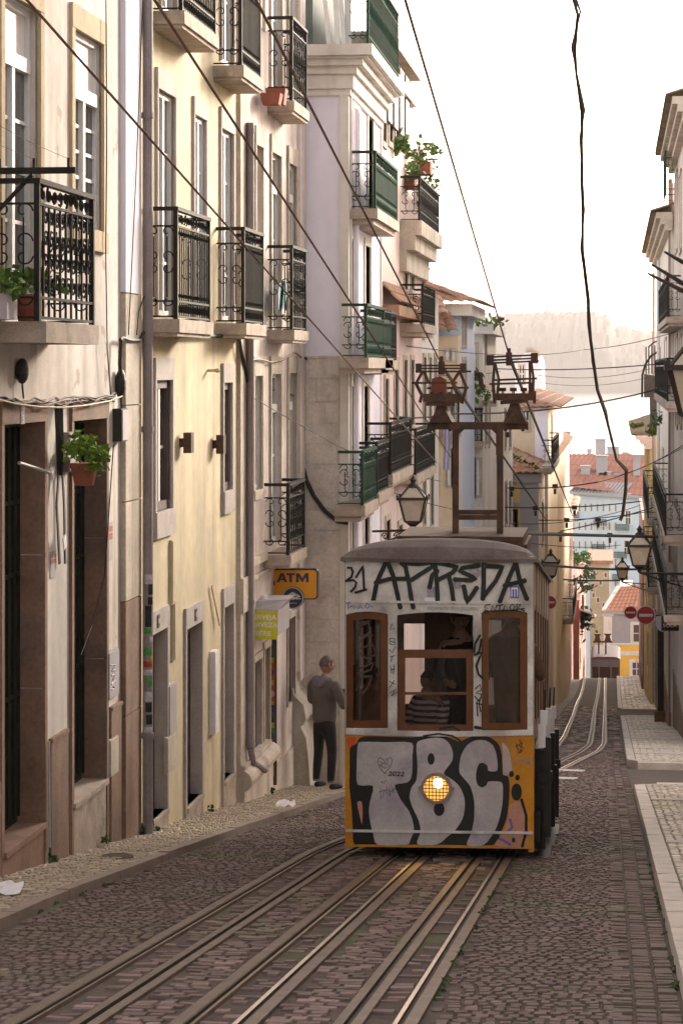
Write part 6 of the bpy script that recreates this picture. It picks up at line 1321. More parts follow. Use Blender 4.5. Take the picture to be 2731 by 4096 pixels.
Y = 52.5; t = thing("antenna", "rusty television antenna sticking out level from the narrow cream house", "antenna", at_y(1612, 1130, Y)); m = MB()
m.bar(at_y(1606, 1068, Y), at_y(1720, 1074, Y), .03); m.bar(at_y(1625, 1126, Y), at_y(1682, 1096, Y), .04); m.bar(at_y(1682, 1060, Y), at_y(1682, 1120, Y), .025)
for x in (1700, 1716, 1738, 1748): m.bar(at_y(x, 1076, Y - .4), at_y(x + 4, 1082, Y + .4), .014)
m.bar(at_y(1682, 1100, Y), at_y(1772, 1100, Y), .016); m.bar(at_y(1720, 1134, Y), at_y(1772, 1100, Y), .014); m.build("boom", rust_m, t)
m = MB(); m.abox(at_y(1608, 1130, Y).x, at_y(1624, 1130, Y).x, Y, Y + .2, at_y(1615, 1160, Y).z, at_y(1615, 1122, Y).z); m.build("bracket", rust_m, t)
# cable bundles on the near walls
def wp(x, y, o): u, z = FL.px(x, y, o); return FL.P(u, o, z)
for i in range(7):
    o = .06 + .012 * (i % 3); pts = [wp(x, y + rnd(-14, 14) + 6 * math.sin(i * 2 + x * .02), o) for x, y in zip(range(-20, 500, 40), (1596, 1600, 1604, 1608, 1606, 1612, 1604, 1610, 1602, 1606, 1598, 1596, 1590))]
    wire("wall_cable", "tangled black cable bundle strung above the two near doorways" if i else "pale sagging cable over the two near doorways", pts if i else [wp(x, y, .09) for x, y in ((-20, 1594), (60, 1615), (160, 1628), (260, 1630), (360, 1620), (440, 1604), (490, 1585))], .008, (cable_m if i % 2 else cable_brown) if i else cable_pale, "cables on the house walls", "cable", 4)
for i, (pl, r, lb) in enumerate((([(425, 0), (427, 300), (428, 600), (424, 1000), (430, 1400), (445, 1590)], .006, "thin vertical cable on the cream wall right of the window"), ([(572, 0), (545, 700), (515, 1340)], .006, "thin slanting cable on the pale pilaster"), ([(625, 1040), (590, 1150), (555, 1250), (548, 1340)], .007, "cable crossing behind the drainpipe"), ([(482, 1360), (490, 1352), (520, 1362), (560, 1362), (575, 1330)], .02, "thick black cable bundle at the pilaster"), ([(485, 1360), (480, 1450), (482, 1500)], .018, "black cable running down the pilaster to the oval box"),
    ([(455, 1780), (440, 2000), (420, 2300), (370, 2500), (325, 2620)], .006, "thin cable slanting down across the second doorway jamb"), ([(620, 1330), (700, 1345), (850, 1345), (930, 1340), (960, 1350)], .025, "dark cable bundle under the yellow house balconies"), ([(745, 1340), (770, 1335), (835, 1335)], .010, "pale conduit under the near yellow balcony"), ([(955, 1345), (968, 1420), (985, 1480), (995, 1560)], .022, "black cable bundle dropping beside the second drainpipe"),
    ([(990, 1440), (1040, 1438), (1085, 1450), (1130, 1440), (1180, 1410), (1205, 1430)], .014, "looped brown cables along the pinkish house"))):
    pts = [wp(x, y, .07 if i != 5 else .04) for x, y in pl]; wire("wall_cable", lb, pts, r, cable_brown if i == 9 else (cable_pale if i == 7 else cable_m), "cables on the house walls", "cable", 5)
m = MB()
for k in range(5):
    m.tube([wp(222 + k * 7, 1615, .05), wp(225 + k * 7, 1700 + 20 * k, .06 + .01 * k), wp(232 + k * 4, 1900, .05)], .008, 4)
for x0, x1, x2 in ((236, 228, 240), (252, 258, 262)): pts = [wp(x0, 1900, .05), wp(x1, 2020, .055), wp(x2, 2255, .06)]; m.bar(pts[0], pts[1], .05, .012, up=FL.N); m.bar(pts[1], pts[2], .05, .012, up=FL.N)
m.build("wall_cable", cable_m, label="wide black cable strips hanging between the two near doorways", cat="cable", group="cables on the house walls", base=wp(240, 2250, .06))
m = MB(); a, b = wp(258, 2145, .075), wp(262, 2192, .075); m.bar(a, b, .1, .012, up=FL.N); m.build("paper_label", paper_m, label="white paper wrapped round the black cable strips", cat="paper", base=b)
# boxes, lamps and plates on the walls
def wbox(name, lab, cat, x0, y0, x1, y1, depth, mat, mat2=None, group=None, bev=0):
    r = FL.rect(x0, y0, x1, y1, depth); t = thing(name, lab, cat, FL.P(r[0], 0, r[2]), group); m = MB(); m.box(FL, r[0], r[1], .0, depth, r[2], r[3]); m.build("housing", mat, t)
    m = MB(); m.box(FL, r[0] + .01, r[1] - .01, depth, depth + .012, r[2] + .012, r[3] - .012); m.build("cover", mat2 or mat, t); return t, r
wbox("electric_box", "black and grey cable box on the pilaster beside the second doorway", "electric box", 487, 1634, 512, 1765, .09, plastic_black, plastic_grey, "wall boxes")
wbox("electric_box", "tall mauve grey electric box on the wall between the near doorways", "electric box", 277, 1728, 312, 1884, .08, M("box_mauve", (.26, .2, .22), var=.15), plastic_grey, "wall boxes"); wbox("electric_box", "small white junction box beside the flower pot", "electric box", 264, 1802, 292, 1838, .09, paper_m, None, "wall boxes")
wbox("meter_cover", "grey meter cover with blue scribbles right of the second doorway", "meter cover", 434, 2600, 474, 2790, .03, M("cover_grey", (.42, .37, .38), var=.1, streak=.2), plastic_grey, "meter covers"); wbox("meter_cover", "pale lower meter cover near the pavement, right of the second doorway", "meter cover", 440, 2950, 472, 3100, .03, st_pale, None, "meter covers")
wbox("meter_cover", "grey meter cover low on the yellow wall between its doors", "meter cover", 676, 2735, 704, 2935, .03, plastic_grey, None, "meter covers"); wbox("meter_cover", "pale square meter cover beneath the taller grey one on the yellow wall", "meter cover", 668, 2936, 708, 3085, .035, st_pale, None, "meter covers"); wbox("meter_cover", "narrow white cover strip beside the yellow house's third door", "meter cover", 858, 2602, 873, 2935, .06, paper_m, None, "meter covers")
wbox("conduit", "thin yellowish conduit on the yellow wall below the window sill", "conduit", 688, 2160, 696, 2420, .03, pl_yellow, None, "conduits"); wbox("conduit", "yellowish conduit continuing down between the yellow house doors", "conduit", 697, 2400, 706, 2640, .03, pl_yellow, None, "conduits")
p, q = wp(848, 2345, .03), wp(880, 2500, .05); m = MB(); m.bar(p, q, .04, .02, up=FL.N); m.build("wooden_batten", pl_buff, label="thin wooden batten leaning aslant by the yellow house's third door", cat="batten", base=q)
for i, (x, y, rx, ry, lb) in enumerate(((90, 1484, .055, .11, "round black bulkhead lamp above the first doorway"), (484, 1536, .06, .155, "long black oval cable box on the pilaster"))):
    c = wp(x, y, .05); t = thing("wall_lamp" if not i else "cable_box", lb, "wall lamp" if not i else "cable box", c - V((0, 0, ry))); m = MB(); m.ball(c, .055, .085, ry, 14); m.build("housing", plastic_black, t)
    m = MB(); m.tube([c - V((0, 0, ry * .9)), c - V((0, -.02, ry + .05)), c - V((0, -.05, ry + .12))], .008, 4); m.build("cable", cable_m, t)
for i, (x0, x1, xp, y0, y1, lb) in enumerate(((730, 763, 717, 1735, 1818, "nearer dark up and down lamp on the yellow wall"), (860, 889, 849, 1745, 1821, "farther dark up and down lamp on the yellow wall"))):
    u, _ = FL.px(xp, 1775, .0); z0, z1 = FL.px(x0, y1, .12)[1], FL.px(x0, y0, .12)[1]; t = thing("wall_lamp", lb, "wall lamp", FL.P(u, 0, z0), "square lamps on the yellow wall"); m = MB(); m.box(FL, u - .01, u + .16, .05, .14, z0, z1); m.build("lamp_body", rust_m, t); m = MB(); zc_ = (z0 + z1) / 2; m.box(FL, u + .02, u + .12, 0, .05, zc_ - .05, zc_ + .05); m.build("bracket", rust_m, t)
m = MB(); u, z = FL.px(91, 1656, .036); m.box(FL, u - .055, u + .055, .03, .042, z - .085, z + .085); t = m.build("number_plate", M("tile_grey", (.42, .36, .36), var=.1), label="tall grey house number tile 38 over the first doorway", cat="house number", base=FL.P(u, .03, z))
txt("3", .085, FL.P(u, .0435, z + .038), FL.U, (0, 0, 1), paper_m, t); txt("8", .085, FL.P(u, .0435, z - .042), FL.U, (0, 0, 1), paper_m, t)
red_p = M("poster_red", (.42, .12, .09), var=.2)
for x0, y0, x1, y1, lb in ((209, 2206, 232, 2310, "faded red and grey notice between the near doorways"), (436, 2090, 457, 2242, "faded red and grey notice right of the second doorway")):
    r = FL.rect(x0, y0, x1, y1, .02); m = MB(); m.box(FL, r[0], r[1], .0, .008, r[2], r[3]); h = r[3] - r[2]; m.box(FL, r[0] + .01, r[1] - .01, .008, .010, r[2] + h * .55, r[2] + h * .72, 1); m.box(FL, r[0] + .01, r[1] - .01, .008, .010, r[2] + h * .76, r[2] + h * .9, 1); m.build("wall_notice", [plastic_grey, red_p], label=lb, cat="notice", group="notices on the near wall", base=FL.P(r[0], 0, r[2]))
m = MB(); _lay[0] = 0; r = FL.rect(438, 2650, 470, 2770, .045); w_, h_ = r[1] - r[0], r[3] - r[2]
for a in (((.2, .95), (.7, .9), (.3, .75), (.8, .7)), ((.3, .6), (.7, .55), (.4, .45), (.75, .4), (.3, .3)), ((.5, .2), (.7, .1), (.3, .12))): m.tube([FL.P(r[0] + w_ * s, .0445, r[2] + h_ * q) for s, q in a], .006, 4)
m.build("scribble", g_blue, label="dark blue scribble on the grey meter cover", cat="graffiti", base=FL.P(r[0], .04, r[2]))
pts = [wp(78, 1852, .02), wp(130, 1868, .06), wp(195, 1890, .08)]; wire("handrail", "short grey handle rail at the first doorway's jamb", pts, .016, plastic_grey, None, "handrail", 8); bpy.data.objects["handrail"].pop("group", None)
wire("gas_pipe", "thin grey pipe rising from the pavement between the near doorways", [wp(197, 2965, .05), wp(198, 3150, .05), wp(200, 3390, .05)], .011, plastic_grey, None, "pipe", 6)
# stickers up the drainpipe
ct = [M("stick_" + n, c, var=.3, scale=30) for n, c in (("white", (.6, .58, .62)), ("black", (.04, .04, .04)), ("green", (.12, .35, .10)), ("red", (.5, .08, .06)), ("yellow", (.6, .45, .05)))]
cu, co = cu_pipe, .10
def pipe_sticker(y, h, mi, lb, w=.8, a0=.2, text=None):
    z = FL.px(590, y)[1]; m = MB(); N = 6; R = .0575 + rnd(0, .0008)
    for k in range(N):
        a, b_ = -math.pi / 2 + a0 + w * (k / N - .5) * 2, -math.pi / 2 + a0 + w * ((k + 1) / N - .5) * 2
        q = [FL.P(cu + R * math.sin(t_), co + R * math.cos(t_), zz) for t_, zz in ((a, z - h), (b_, z - h), (b_, z + h), (a, z + h))]; m.quad(*q)
    return m.build("sticker", ct[mi], label=lb, cat="sticker", group="stickers on the near drainpipe", base=FL.P(cu, co, z))
for y, h, mi, lb, w, a0 in ((2300, .05, 0, "topmost white sticker on the drainpipe, torn", .7, .3), (2340, .055, 1, "black and white sticker second from the top of the drainpipe", .5, .8), (2385, .04, 1, "small black sticker above the long black one on the drainpipe", .5, .7), (2445, .11, 1, "long black sticker with white lettering on the drainpipe", .6, .3), (2502, .03, 2, "square bright green sticker on the drainpipe", .7, .2), (2536, .03, 0, "small pale torn sticker on the drainpipe", .4, .9), (2583, .045, 2, "round dull green sticker on the drainpipe", .8, .2), (2612, .03, 4, "little yellow sticker on the drainpipe's edge", .3, 1.0), (2633, .03, 3, "red striped sticker on the drainpipe", .9, .2),
        (2665, .03, 0, "white framed sticker below the red striped one", .9, .2), (2700, .05, 2, "darker green round sticker below the white framed one", .6, .5), (2760, .05, 0, "white square sticker at waist height on the drainpipe", .7, .3), (2802, .05, 1, "black round sticker low on the drainpipe", .6, .4), (2850, .05, 1, "black square sticker with a white mark low on the drainpipe", .6, .5), (2890, .03, 0, "lowest white sticker on the drainpipe", .8, .3)): pipe_sticker(y, h, mi, lb, w, a0)
z = FL.px(590, 2445)[1]; txt("okaycorn", .045, FL.P(cu - .034, co - .0 + .0495, z), (0, 0, 1), -FL.U * .78 + FL.N * .0, paper_m, bpy.data.objects["sticker.003"] if "sticker.003" in bpy.data.objects else None, bold=.001) if False else None
# potted plants
def bushy(c, rx, ry, rz, n, s, mat, parent): m = MB(); leaves(m, c, rx, ry, rz, n, s); return m.build("foliage", mat, parent)
c = wp(338, 1888, .30); t = thing("flower_pot", "terracotta hanging pot with bright green leaves before the second doorway", "flower pot", c - V((0, 0, .12))); m = MB(); m.lathe(c + V((0, 0, -.12)), [(.085, 0), (.12, .15), (.13, .155), (.13, .20), (.11, .20)], 14); m.build("pot", terra_m, t); bushy(c + V((.02, 0, .2)), .17, .2, .15, 330, .075, M("leaf_fresh", (.16, .27, .03), var=.35, scale=9), t)
m = MB(); a = wp(262, 1772, .0); m.tube([a, c + V((0, 0, .05))], .012, 5); m.tube([a - V((0, 0, .15)), c + V((0, 0, -.06))], .008, 4); m.build("holder", iron, t)
bz = zf_b1 = FL.px(260, 1290, .4)[1]
ub0 = FL.px(150, 1285, .4)[0]
for i, (u, o, w_, h_, lb, r) in enumerate(((ub0 - .32, .18, .17, .2, "white planter of trailing succulents at the near end of the ornate balcony", .16), (ub0 + .45, .2, .12, .22, "round clay pot with a green plant behind the ornate balcony railing", .15))):
    c = FL.P(u, o, bz); t = thing("flower_pot", lb, "flower pot", c, "pots on the ornate balcony"); m = MB()
    if i == 0: m.box(FL, u - .16, u + .16, o - .1, o + .1, bz + .002, bz + h_)
    else: m.lathe(c + V((0, 0, .002)), [(.07, 0), (.12, .1), (.12, .2), (.1, h_)], 14)
    m.build("pot", plastic_grey if i == 0 else terra_m, t); bushy(c + V((0, 0, h_ + .1)), .17, .22, .12, 150, .085, leaf_m, t)
for i, (x, y, lb) in enumerate(((1086, 400, "low square terracotta pot on the top pinkish balcony"), (1130, 392, "taller square terracotta pot on the top pinkish balcony"))):
    u, z = FL.px(x, 420, .2 + .08 * i); c = FL.P(u, .2, z); t = thing("flower_pot", lb, "flower pot", c, "pots on the top pinkish balcony"); m = MB(); h_ = (.15, .22)[i]; m.hexa([c + V((sx * .11, sy * .11, 0)) for sx, sy in ((-1, -1), (1, -1), (1, 1), (-1, 1))] + [c + V((sx * .14, sy * .14, h_)) for sx, sy in ((-1, -1), (1, -1), (1, 1), (-1, 1))]); m.build("pot", terra_m, t); m = MB(); m.abox(c.x - .12, c.x + .12, c.y - .12, c.y + .12, c.z + h_ - .01, c.z + h_ + .002); m.build("soil", bed_m, t)
m = MB(); N = 8
for i in range(N):
    for j in range(6):
        f = lambda i, j: wp(1114 + 34 * i / N, 1128 + 112 * j / 6 + 5 * math.sin(i), .2 + .03 * math.sin(i * 1.3 + j * .5)); m.quad(f(i, j), f(i + 1, j), f(i + 1, j + 1), f(i, j + 1))
m.build("towel", M("towel_blue", (.36, .52, .55), var=.15), label="pale blue towel hanging inside the middle pinkish balcony", cat="towel", base=wp(1130, 1240, .2))
for x, y0, y1, Y, w_, lb in ((1515, 1880, 2010, 44.2, 20, "white cloth hanging from the balcony with washing"), (1785, 1715, 1880, 56, 26, "lavender sheet hanging behind the gantry's left post")):
    m = MB(); N = 6
    for i in range(N):
        for j in range(5):
            f = lambda i, j: at_y(x - w_ / 2 + w_ * i / N + 2 * math.sin(j), y0 + (y1 - y0) * j / 5, Y + .06 * math.sin(i * 1.7)); m.quad(f(i, j), f(i + 1, j), f(i + 1, j + 1), f(i, j + 1))
    m.build("hanging_cloth", M("cloth_lilac", (.58, .56, .72), var=.08), label=lb, cat="cloth", group="washing on the far balconies", base=at_y(x, y1, Y))
# shop signs
sg_o = M("sign_orange", (.85, .36, .02), rough=.4, var=.05); sg_n = M("sign_navy", (.045, .04, .075), rough=.45, var=.1); sg_y = M("sign_lime", (.60, .58, .02), rough=.4, var=.06); sg_c = M("sign_cream", (.65, .62, .5), rough=.5)
YA = 34.3; t = thing("atm_sign", "orange projecting sign lettered ATM with a round navy badge", "sign", at_y(1172, 2395, YA)); k = YA / F
def rrect(x0, y0, x1, y1, r, Y): 
    P_ = []
    for cx, cy, a0 in ((x1 - r, y0 + r, 0), (x0 + r, y0 + r, 90), (x0 + r, y1 - r, 180), (x1 - r, y1 - r, 270)):
        for a in range(0, 91, 18): P_.append(at_y(cx + r * math.cos(math.radians(a0 + a)), cy - r * math.sin(math.radians(a0 + a)), Y))
    return P_
m = MB(); m.prism(rrect(1074, 2275, 1272, 2398, 16, YA), (0, .14, 0)); m.build("housing", sg_n, t); m = MB(); m.prism(rrect(1078, 2281, 1266, 2393, 13, YA - .006), (0, .005, 0)); m.build("panel", sg_o, t)
for pl in ([(1107, 329), (1121, 293), (1135, 293), (1149, 329), (1139, 329), (1135, 321), (1121, 321), (1117, 329)], [(1146, 293), (1179, 293), (1179, 301), (1168, 301), (1168, 329), (1157, 329), (1157, 301), (1146, 301)], [(1184, 329), (1184, 293), (1197, 293), (1209, 313), (1221, 293), (1234, 293), (1234, 329), (1224, 329), (1224, 307), (1212, 327), (1206, 327), (1194, 307), (1194, 329)]):
    pl = [(x, y + 2000) for x, y in pl]; m = MB(); m.add([at_y(x, y, YA - .0095) for x, y in pl], [tuple(q) for q in tessellate_polygon([[V((x, y, 0)) for x, y in pl]])])
    if pl[0][0] == 1107:
        m.add([at_y(x, y, YA - .0102) for x, y in ((1125, 2315), (1131, 2315), (1128, 2304))], [(0, 1, 2)], 1)
    m.build("lettering", [sg_n, sg_o], t)
c = at_y(1171, 2392, YA - .05); m = MB(); disc(m, c, 45 * k, YA - .06, YA + .1, 32); m.build("badge", sg_n, t); m = MB(); n = 36
m.add([(c.x + r * math.cos(2 * math.pi * q / n), YA - .063, c.z + r * math.sin(2 * math.pi * q / n)) for r in (40 * k, 43.5 * k) for q in range(n)], [(q, (q + 1) % n, n + (q + 1) % n, n + q) for q in range(n)]); m.build("badge_ring", sg_c, t)
m = MB(); B_ = lambda x, y, d=.064: at_y(x, y, YA - d); m.poly([B_(1139, 2386), B_(1171, 2367), B_(1203, 2386), B_(1171, 2400)]); m.quad(B_(1140, 2393), B_(1160, 2393), B_(1164, 2397), B_(1140, 2397)); m.quad(B_(1180, 2397), B_(1184, 2393), B_(1204, 2393), B_(1204, 2397)); m.build("badge_diamond", sg_c, t)
txt("Express", .040, B_(1171, 2385, .067), (1, 0, 0), (0, 0, 1), sg_n, t, bold=.001); txt("multibanco", .028, B_(1171, 2412, .067), (1, 0, 0), (0, 0, 1), sg_c, t)
m = MB(); m.bar(at_y(1076, 2330, YA + .07), FL.P(FL.px(1050, 2330)[0] + 1, 0, at_y(1076, 2330, YA).z), .05); m.build("arm", sg_n, t)
p, q = at_y(1052, 2372, YA + .3), at_y(1078, 2298, YA + .3); m = MB(); m.abox(p.x, q.x, YA + .3, YA + .5, p.z, q.z); m.abox(p.x + .01, q.x - .01, YA + .294, YA + .3, p.z + .03, q.z - .03, 1); m.build("blue_sign", [M("sign_blue", (.06, .07, .17), var=.1), sg_n], label="small dark blue box sign behind the left of the ATM sign", cat="sign", base=p)
YB = 32.55; p, q = at_y(985, 2556, YB), at_y(1109, 2444, YB); t = thing("beer_sign", "lime yellow lightbox lettered CERVEJA, CERVEZA, BIERE, partly behind the drainpipe", "sign", p)
m = MB(); m.abox(p.x, q.x + .01, YB, YB + 1.15, p.z + .05, q.z + .02); m.hexa([(p.x, YB + .01, q.z), (q.x + .005, YB + .01, q.z), (q.x + .005, YB + .9, q.z), (p.x, YB + .9, q.z), (p.x + .05, YB + .1, q.z + .12), (q.x + .12, YB + .3, q.z + .13), (q.x + .12, YB + .9, q.z + .13), (p.x + .05, YB + .9, q.z + .13)]); m.build("housing", plastic_grey, t)
m = MB(); m.abox(p.x, q.x, YB - .012, YB - .001, p.z, q.z); m.build("panel", sg_y, t); xm, h_ = at_y(1050, 2500, YB).x, q.z - p.z
for s, f_ in (("CERVEJA", .77), ("CERVEZA", .50), ("BIÈRE", .20)): txt(s, .088, (xm, YB - .015, p.z + h_ * f_), (1, 0, 0), (0, 0, 1), paper_m, t, bold=.002, xs=1.12)
m = MB(); p2 = at_y(1060, 2395, YB + .5); m.lathe(at_y(1056, 2398, YB + .4), [(.045, 0), (.045, .06), (.02, .06)], 10); m.build("camera_dome", paper_m, t)
# coloured poster column by the shop door
pcs = [M("poster_" + n, c, var=.25, scale=14) for n, c in (("green", (.05, .12, .04)), ("orange", (.45, .10, .02)), ("yellow", (.5, .34, .02)), ("navy", (.05, .05, .14)), ("teal", (.03, .20, .12)))]
seq = [(2560, 2630, 0), (2630, 2650, 2), (2650, 2720, 1), (2720, 2740, 2), (2740, 2805, 1), (2805, 2820, 2), (2820, 2890, 3), (2890, 2910, 2), (2910, 2980, 4), (2980, 2995, 2), (2995, 3065, 1), (3065, 3105, 2)]
YP = 33.9; t = thing("poster_board", "tall narrow board of bright coloured posters beside the shop door", "poster board", at_y(1090, 3110, YP)); m = MB(); a, b_ = at_y(1076, 3106, YP), at_y(1106, 2540, YP); m.abox(a.x, b_.x, YP + .004, YP + .05, a.z - .12, b_.z); m.build("board", wood_dark, t)
for y0, y1, mi in seq: m = MB(); a, b_ = at_y(1078, y1, YP), at_y(1104 if mi != 2 else 1102, y0, YP); m.abox(a.x, b_.x - .02, YP - .003, YP + .0035, a.z, b_.z - .003); m.build("poster", pcs[mi], t)
for y in (2600, 2690, 2775, 2860, 2940, 3025): m = MB(); disc(m, at_y(1084, y, YP), .05, YP - .006, YP - .0031, 12); m.build("poster_picture", plastic_grey if y % 2 else wood_dark, t)
# posters in the shop window
for i, (x, y, mi) in enumerate(((1054, 2640, 2), (1056, 2700, 1), (1060, 2760, 2), (1058, 2830, 4), (1060, 2900, 2))):
    r = FL.rect(x - 6, y - 24, x + 14, y + 24, .0); m = MB(); m.box(FL, r[0], r[1], -.085, -.08, r[2], r[3]); m.build("shop_poster", pcs[mi], label=["top yellow poster in the shop doorway glass", "orange red poster second from the top in the shop doorway glass", "yellow poster in the middle of the shop doorway glass", "green poster in the shop doorway glass", "lowest yellow poster in the shop doorway glass"][i], cat="poster", group="posters in the shop doorway", base=FL.P(r[0], -.08, r[2]))
# litter, cover, weeds
def scrap(x, y, w_, lb):
    p = at_ground(x, y, .15); p.z = (lz(p.x, p.y) if p.x < kl(p.y) - .1 else ground(p.y) + .13) + .012; m = MB(); g = [[p + V((w_ * (i / 4 - .5) * (1 + .2 * math.sin(j)), w_ * 1.6 * (j / 4 - .5), rnd(0, .05))) for i in range(5)] for j in range(5)]
    for i in range(4):
        for j in range(4): m.quad(g[j][i], g[j][i + 1], g[j + 1][i + 1], g[j + 1][i])
    m.build("paper_scrap", paper_m, label=lb, cat="litter", group="litter by the left pavement", base=p)
scrap(20, 3530, .24, "crumpled white paper on the near left pavement"); scrap(1145, 3218, .2, "crumpled white paper on the kerb below the standing man")
p = at_ground(470, 3392, .15); m = MB(); m.lathe((p.x, p.y, lz(p.x, p.y) - .02), [(.15, 0), (.15, .03), (.12, .034), (.1, .03)], 20); m.build("drain_cover", rust_m, label="dark round cover in the left pavement", cat="drain cover", base=p)
m = MB()
for x, y in ((190, 3420), (380, 3350), (555, 3345), (570, 3350), (590, 3338), (840, 3260), (1040, 3170), (1060, 3165)):
    u, _ = FL.px(x, y); c = FL.P(u, .06, 0); c.z = lz(c.x, c.y); leaves(m, c + V((0, 0, .04)), .05, .16, .06, 34, .06)
for i in range(46):
    Y = rnd(13.5, 24); q = rnd(0, 1); X = kl(Y) + .03 if q < .25 else (krx(Y) - .02 if q < .5 else RX[5] + .08); leaves(m, (X, Y, ground(Y) + .006), .025, .09, .012, 14, .03)
m.build("weeds", leaf_dark, kind="stuff")
# ------------------------------------------------------------------ people
skin_m = M("skin", (.40, .22, .15), rough=.55, var=.05); hair_m = M("hair_grey_brown", (.09, .06, .05), rough=.7, var=.2, scale=30)
def limb_mesh(name, chains, mat, parent, tr, sub=2):
    # chains: lists of (point, radius); the first point of the first chain is the root
    me = bpy.data.meshes.new(name); vs, es, rs = [], [], []; idx = {}
    for ch in chains:
        prev = None
        for p, r in ch:
            key = tuple(round(q, 4) for q in p)
            if key not in idx: idx[key] = len(vs); vs.append(tr(p)); rs.append(r)
            if prev is not None: es.append((prev, idx[key]))
            prev = idx[key]
    off = root_off(parent); me.from_pydata([tuple(V(v) - off) for v in vs], es, []); ob = bpy.data.objects.new(name, me); COL.objects.link(ob); ob.parent = parent
    md = ob.modifiers.new("skin", 'SKIN'); md.use_smooth_shade = True; sv = me.skin_vertices[0].data
    for i, r in enumerate(rs): sv[i].radius = (r, r) if not isinstance(r, tuple) else r; sv[i].use_root = (i == 0)
    sb = ob.modifiers.new("sub", 'SUBSURF'); sb.levels = sb.render_levels = sub; me.materials.append(mat)
    dg = bpy.context.evaluated_depsgraph_get(); m2 = bpy.data.meshes.new_from_object(ob.evaluated_get(dg)); ob.modifiers.clear(); ob.data = m2; m2.name = name
    m2.materials.clear(); m2.materials.append(mat)
    for p in m2.polygons: p.use_smooth = True
    return ob
def frame_at(loc, yaw, s):
    c, n = math.cos(yaw), math.sin(yaw); loc = V(loc)
    return lambda p: loc + V(((p[0] * c + p[1] * n) * s, (-p[0] * n + p[1] * c) * s, p[2] * s))      # +y faces the walking direction, turned to the right by yaw
def head(parent, tr, hz, fwd=.0, hair=True, hmat=None, smat=None, cap=None):
    smat = smat or skin_m; m = MB(); n = 16; rings = []
    for i in range(11):
        t = math.pi * i / 10; z = hz + .118 * math.cos(t); w = .078 * math.sin(t) * (1 - .14 * (i > 6)); d = .097 * math.sin(t)
        rings.append([tr((w * math.cos(a), fwd + d * math.sin(a) + (.012 if math.sin(a) > .8 and 5 <= i <= 6 else 0), z)) for a in [2 * math.pi * k / n for k in range(n)]])
    vs = [p for R in rings for p in R]; m.add(vs, [(i * n + k, i * n + (k + 1) % n, (i + 1) * n + (k + 1) % n, (i + 1) * n + k) for i in range(10) for k in range(n)])
    m.tube([tr((0, fwd + .092, hz + .02)), tr((0, fwd + .118, hz - .025)), tr((0, fwd + .09, hz - .035))], [.01, .017, .008], 6)
    for s in (-1, 1):
        m.tube([tr((s * .078, fwd - .01, hz + .03)), tr((s * .09, fwd - .018, hz + .015)), tr((s * .088, fwd - .012, hz - .02)), tr((s * .078, fwd, hz - .035))], [.01, .016, .014, .008], 6)
    h = m.build("head", smat, parent, smooth=True); m = MB()
    for s in (-1, 1): m.ball(tr((s * .032, fwd + .083, hz + .012)), .011, .008, .007, 8)
    m.tube([tr((-.025, fwd + .089, hz - .062)), tr((0, fwd + .095, hz - .06)), tr((.025, fwd + .089, hz - .062))], .005, 5); m.build("face", hair_m, h)
    if hair:
        m = MB(); rings = []
        for i in range(8):
            t = math.pi * .56 * i / 7; z = hz + .008 + .119 * math.cos(t)
            rings.append([tr((.084 * math.sin(t) * math.cos(a) * 1.0, fwd - .008 + .1 * math.sin(t) * math.sin(a), z + (.055 if math.sin(a) > .5 and i > 5 else 0))) for a in [2 * math.pi * k / n for k in range(n)]])
        m.add([p for R in rings for p in R], [(i * n + k, i * n + (k + 1) % n, (i + 1) * n + (k + 1) % n, (i + 1) * n + k) for i in range(7) for k in range(n)]); m.build("hair" if not cap else "cap", cap or hmat or hair_m, h, smooth=True)
    return h
def hand(tr, w, d, s):
    # palm and five fingers as extra chains from the wrist w, pointing along d (body coordinates)
    w, d = V(w), V(d).normalized(); up = V((0, 0, 1)); side = d.cross(up).normalized(); q = side.cross(d); out = [[(w, .024), (w + d * .05, .028), (w + d * .085, .026)]]
    for k, l in enumerate((.055, .065, .06, .045)): b = w + d * .085 + q * (.026 - .017 * k); out.append([(w + d * .085, .026), (b, .011), (b + d * l * .6 + side * s * .012, .010), (b + d * l * .8 + side * s * .035, .008)])
    out.append([(w + d * .05, .028), (w + d * .06 + q * .035, .012), (w + d * .1 + q * .045 + side * s * .02, .010)]); return out
p = at_ground(1298, 3150, .09); pz = lz(p.x, p.y)
man = thing("person", "man in a hooded grey jacket and dark trousers, back turned, standing by the tram", "person", (p.x, p.y, pz)); S_ = 1.055 * 1.04
_t = frame_at((p.x, p.y, pz), math.radians(38), S_); tr = lambda q: _t((q[0] * 1.10, q[1] * 1.05, q[2]))
arm = {}
for s, el, wr in ((-1, (-.28, .05, 1.14), (-.12, .28, 1.17)), (1, (.29, .05, 1.12), (.13, .29, 1.20))): arm[s] = ((s * .19, -.01, 1.39), el, wr)
body_ch = [[((0, 0, .96), .10), ((0, 0, 1.2), .10), ((0, -.01, 1.40), .085), ((0, .005, 1.50), .055), ((0, .02, 1.56), .052)]]
for s in (-1, 1):
    sh_, el, wr = arm[s]; body_ch.append([((0, -.01, 1.40), .085), (sh_, .035), (el, .04), (wr, .026)]); body_ch += hand(tr, wr, (-.25 * s, .9, .25), -s)
    body_ch.append([((0, 0, .96), .10), ((s * .09, 0, .88), .055), ((s * .115, .015, .5), .05), ((s * .125, -.02, .09), .04)])
limb_mesh("body", body_ch, skin_m, man, tr)
jk = M("jacket_grey_brown", (.135, .112, .096), rough=.85, var=.2, scale=8, bump=.2, bscale=40); tro = M("trousers_black", (.022, .02, .019), rough=.85, var=.2, scale=8); hood = M("hood_lilac_grey", (.20, .175, .20), rough=.9, var=.15, scale=10)
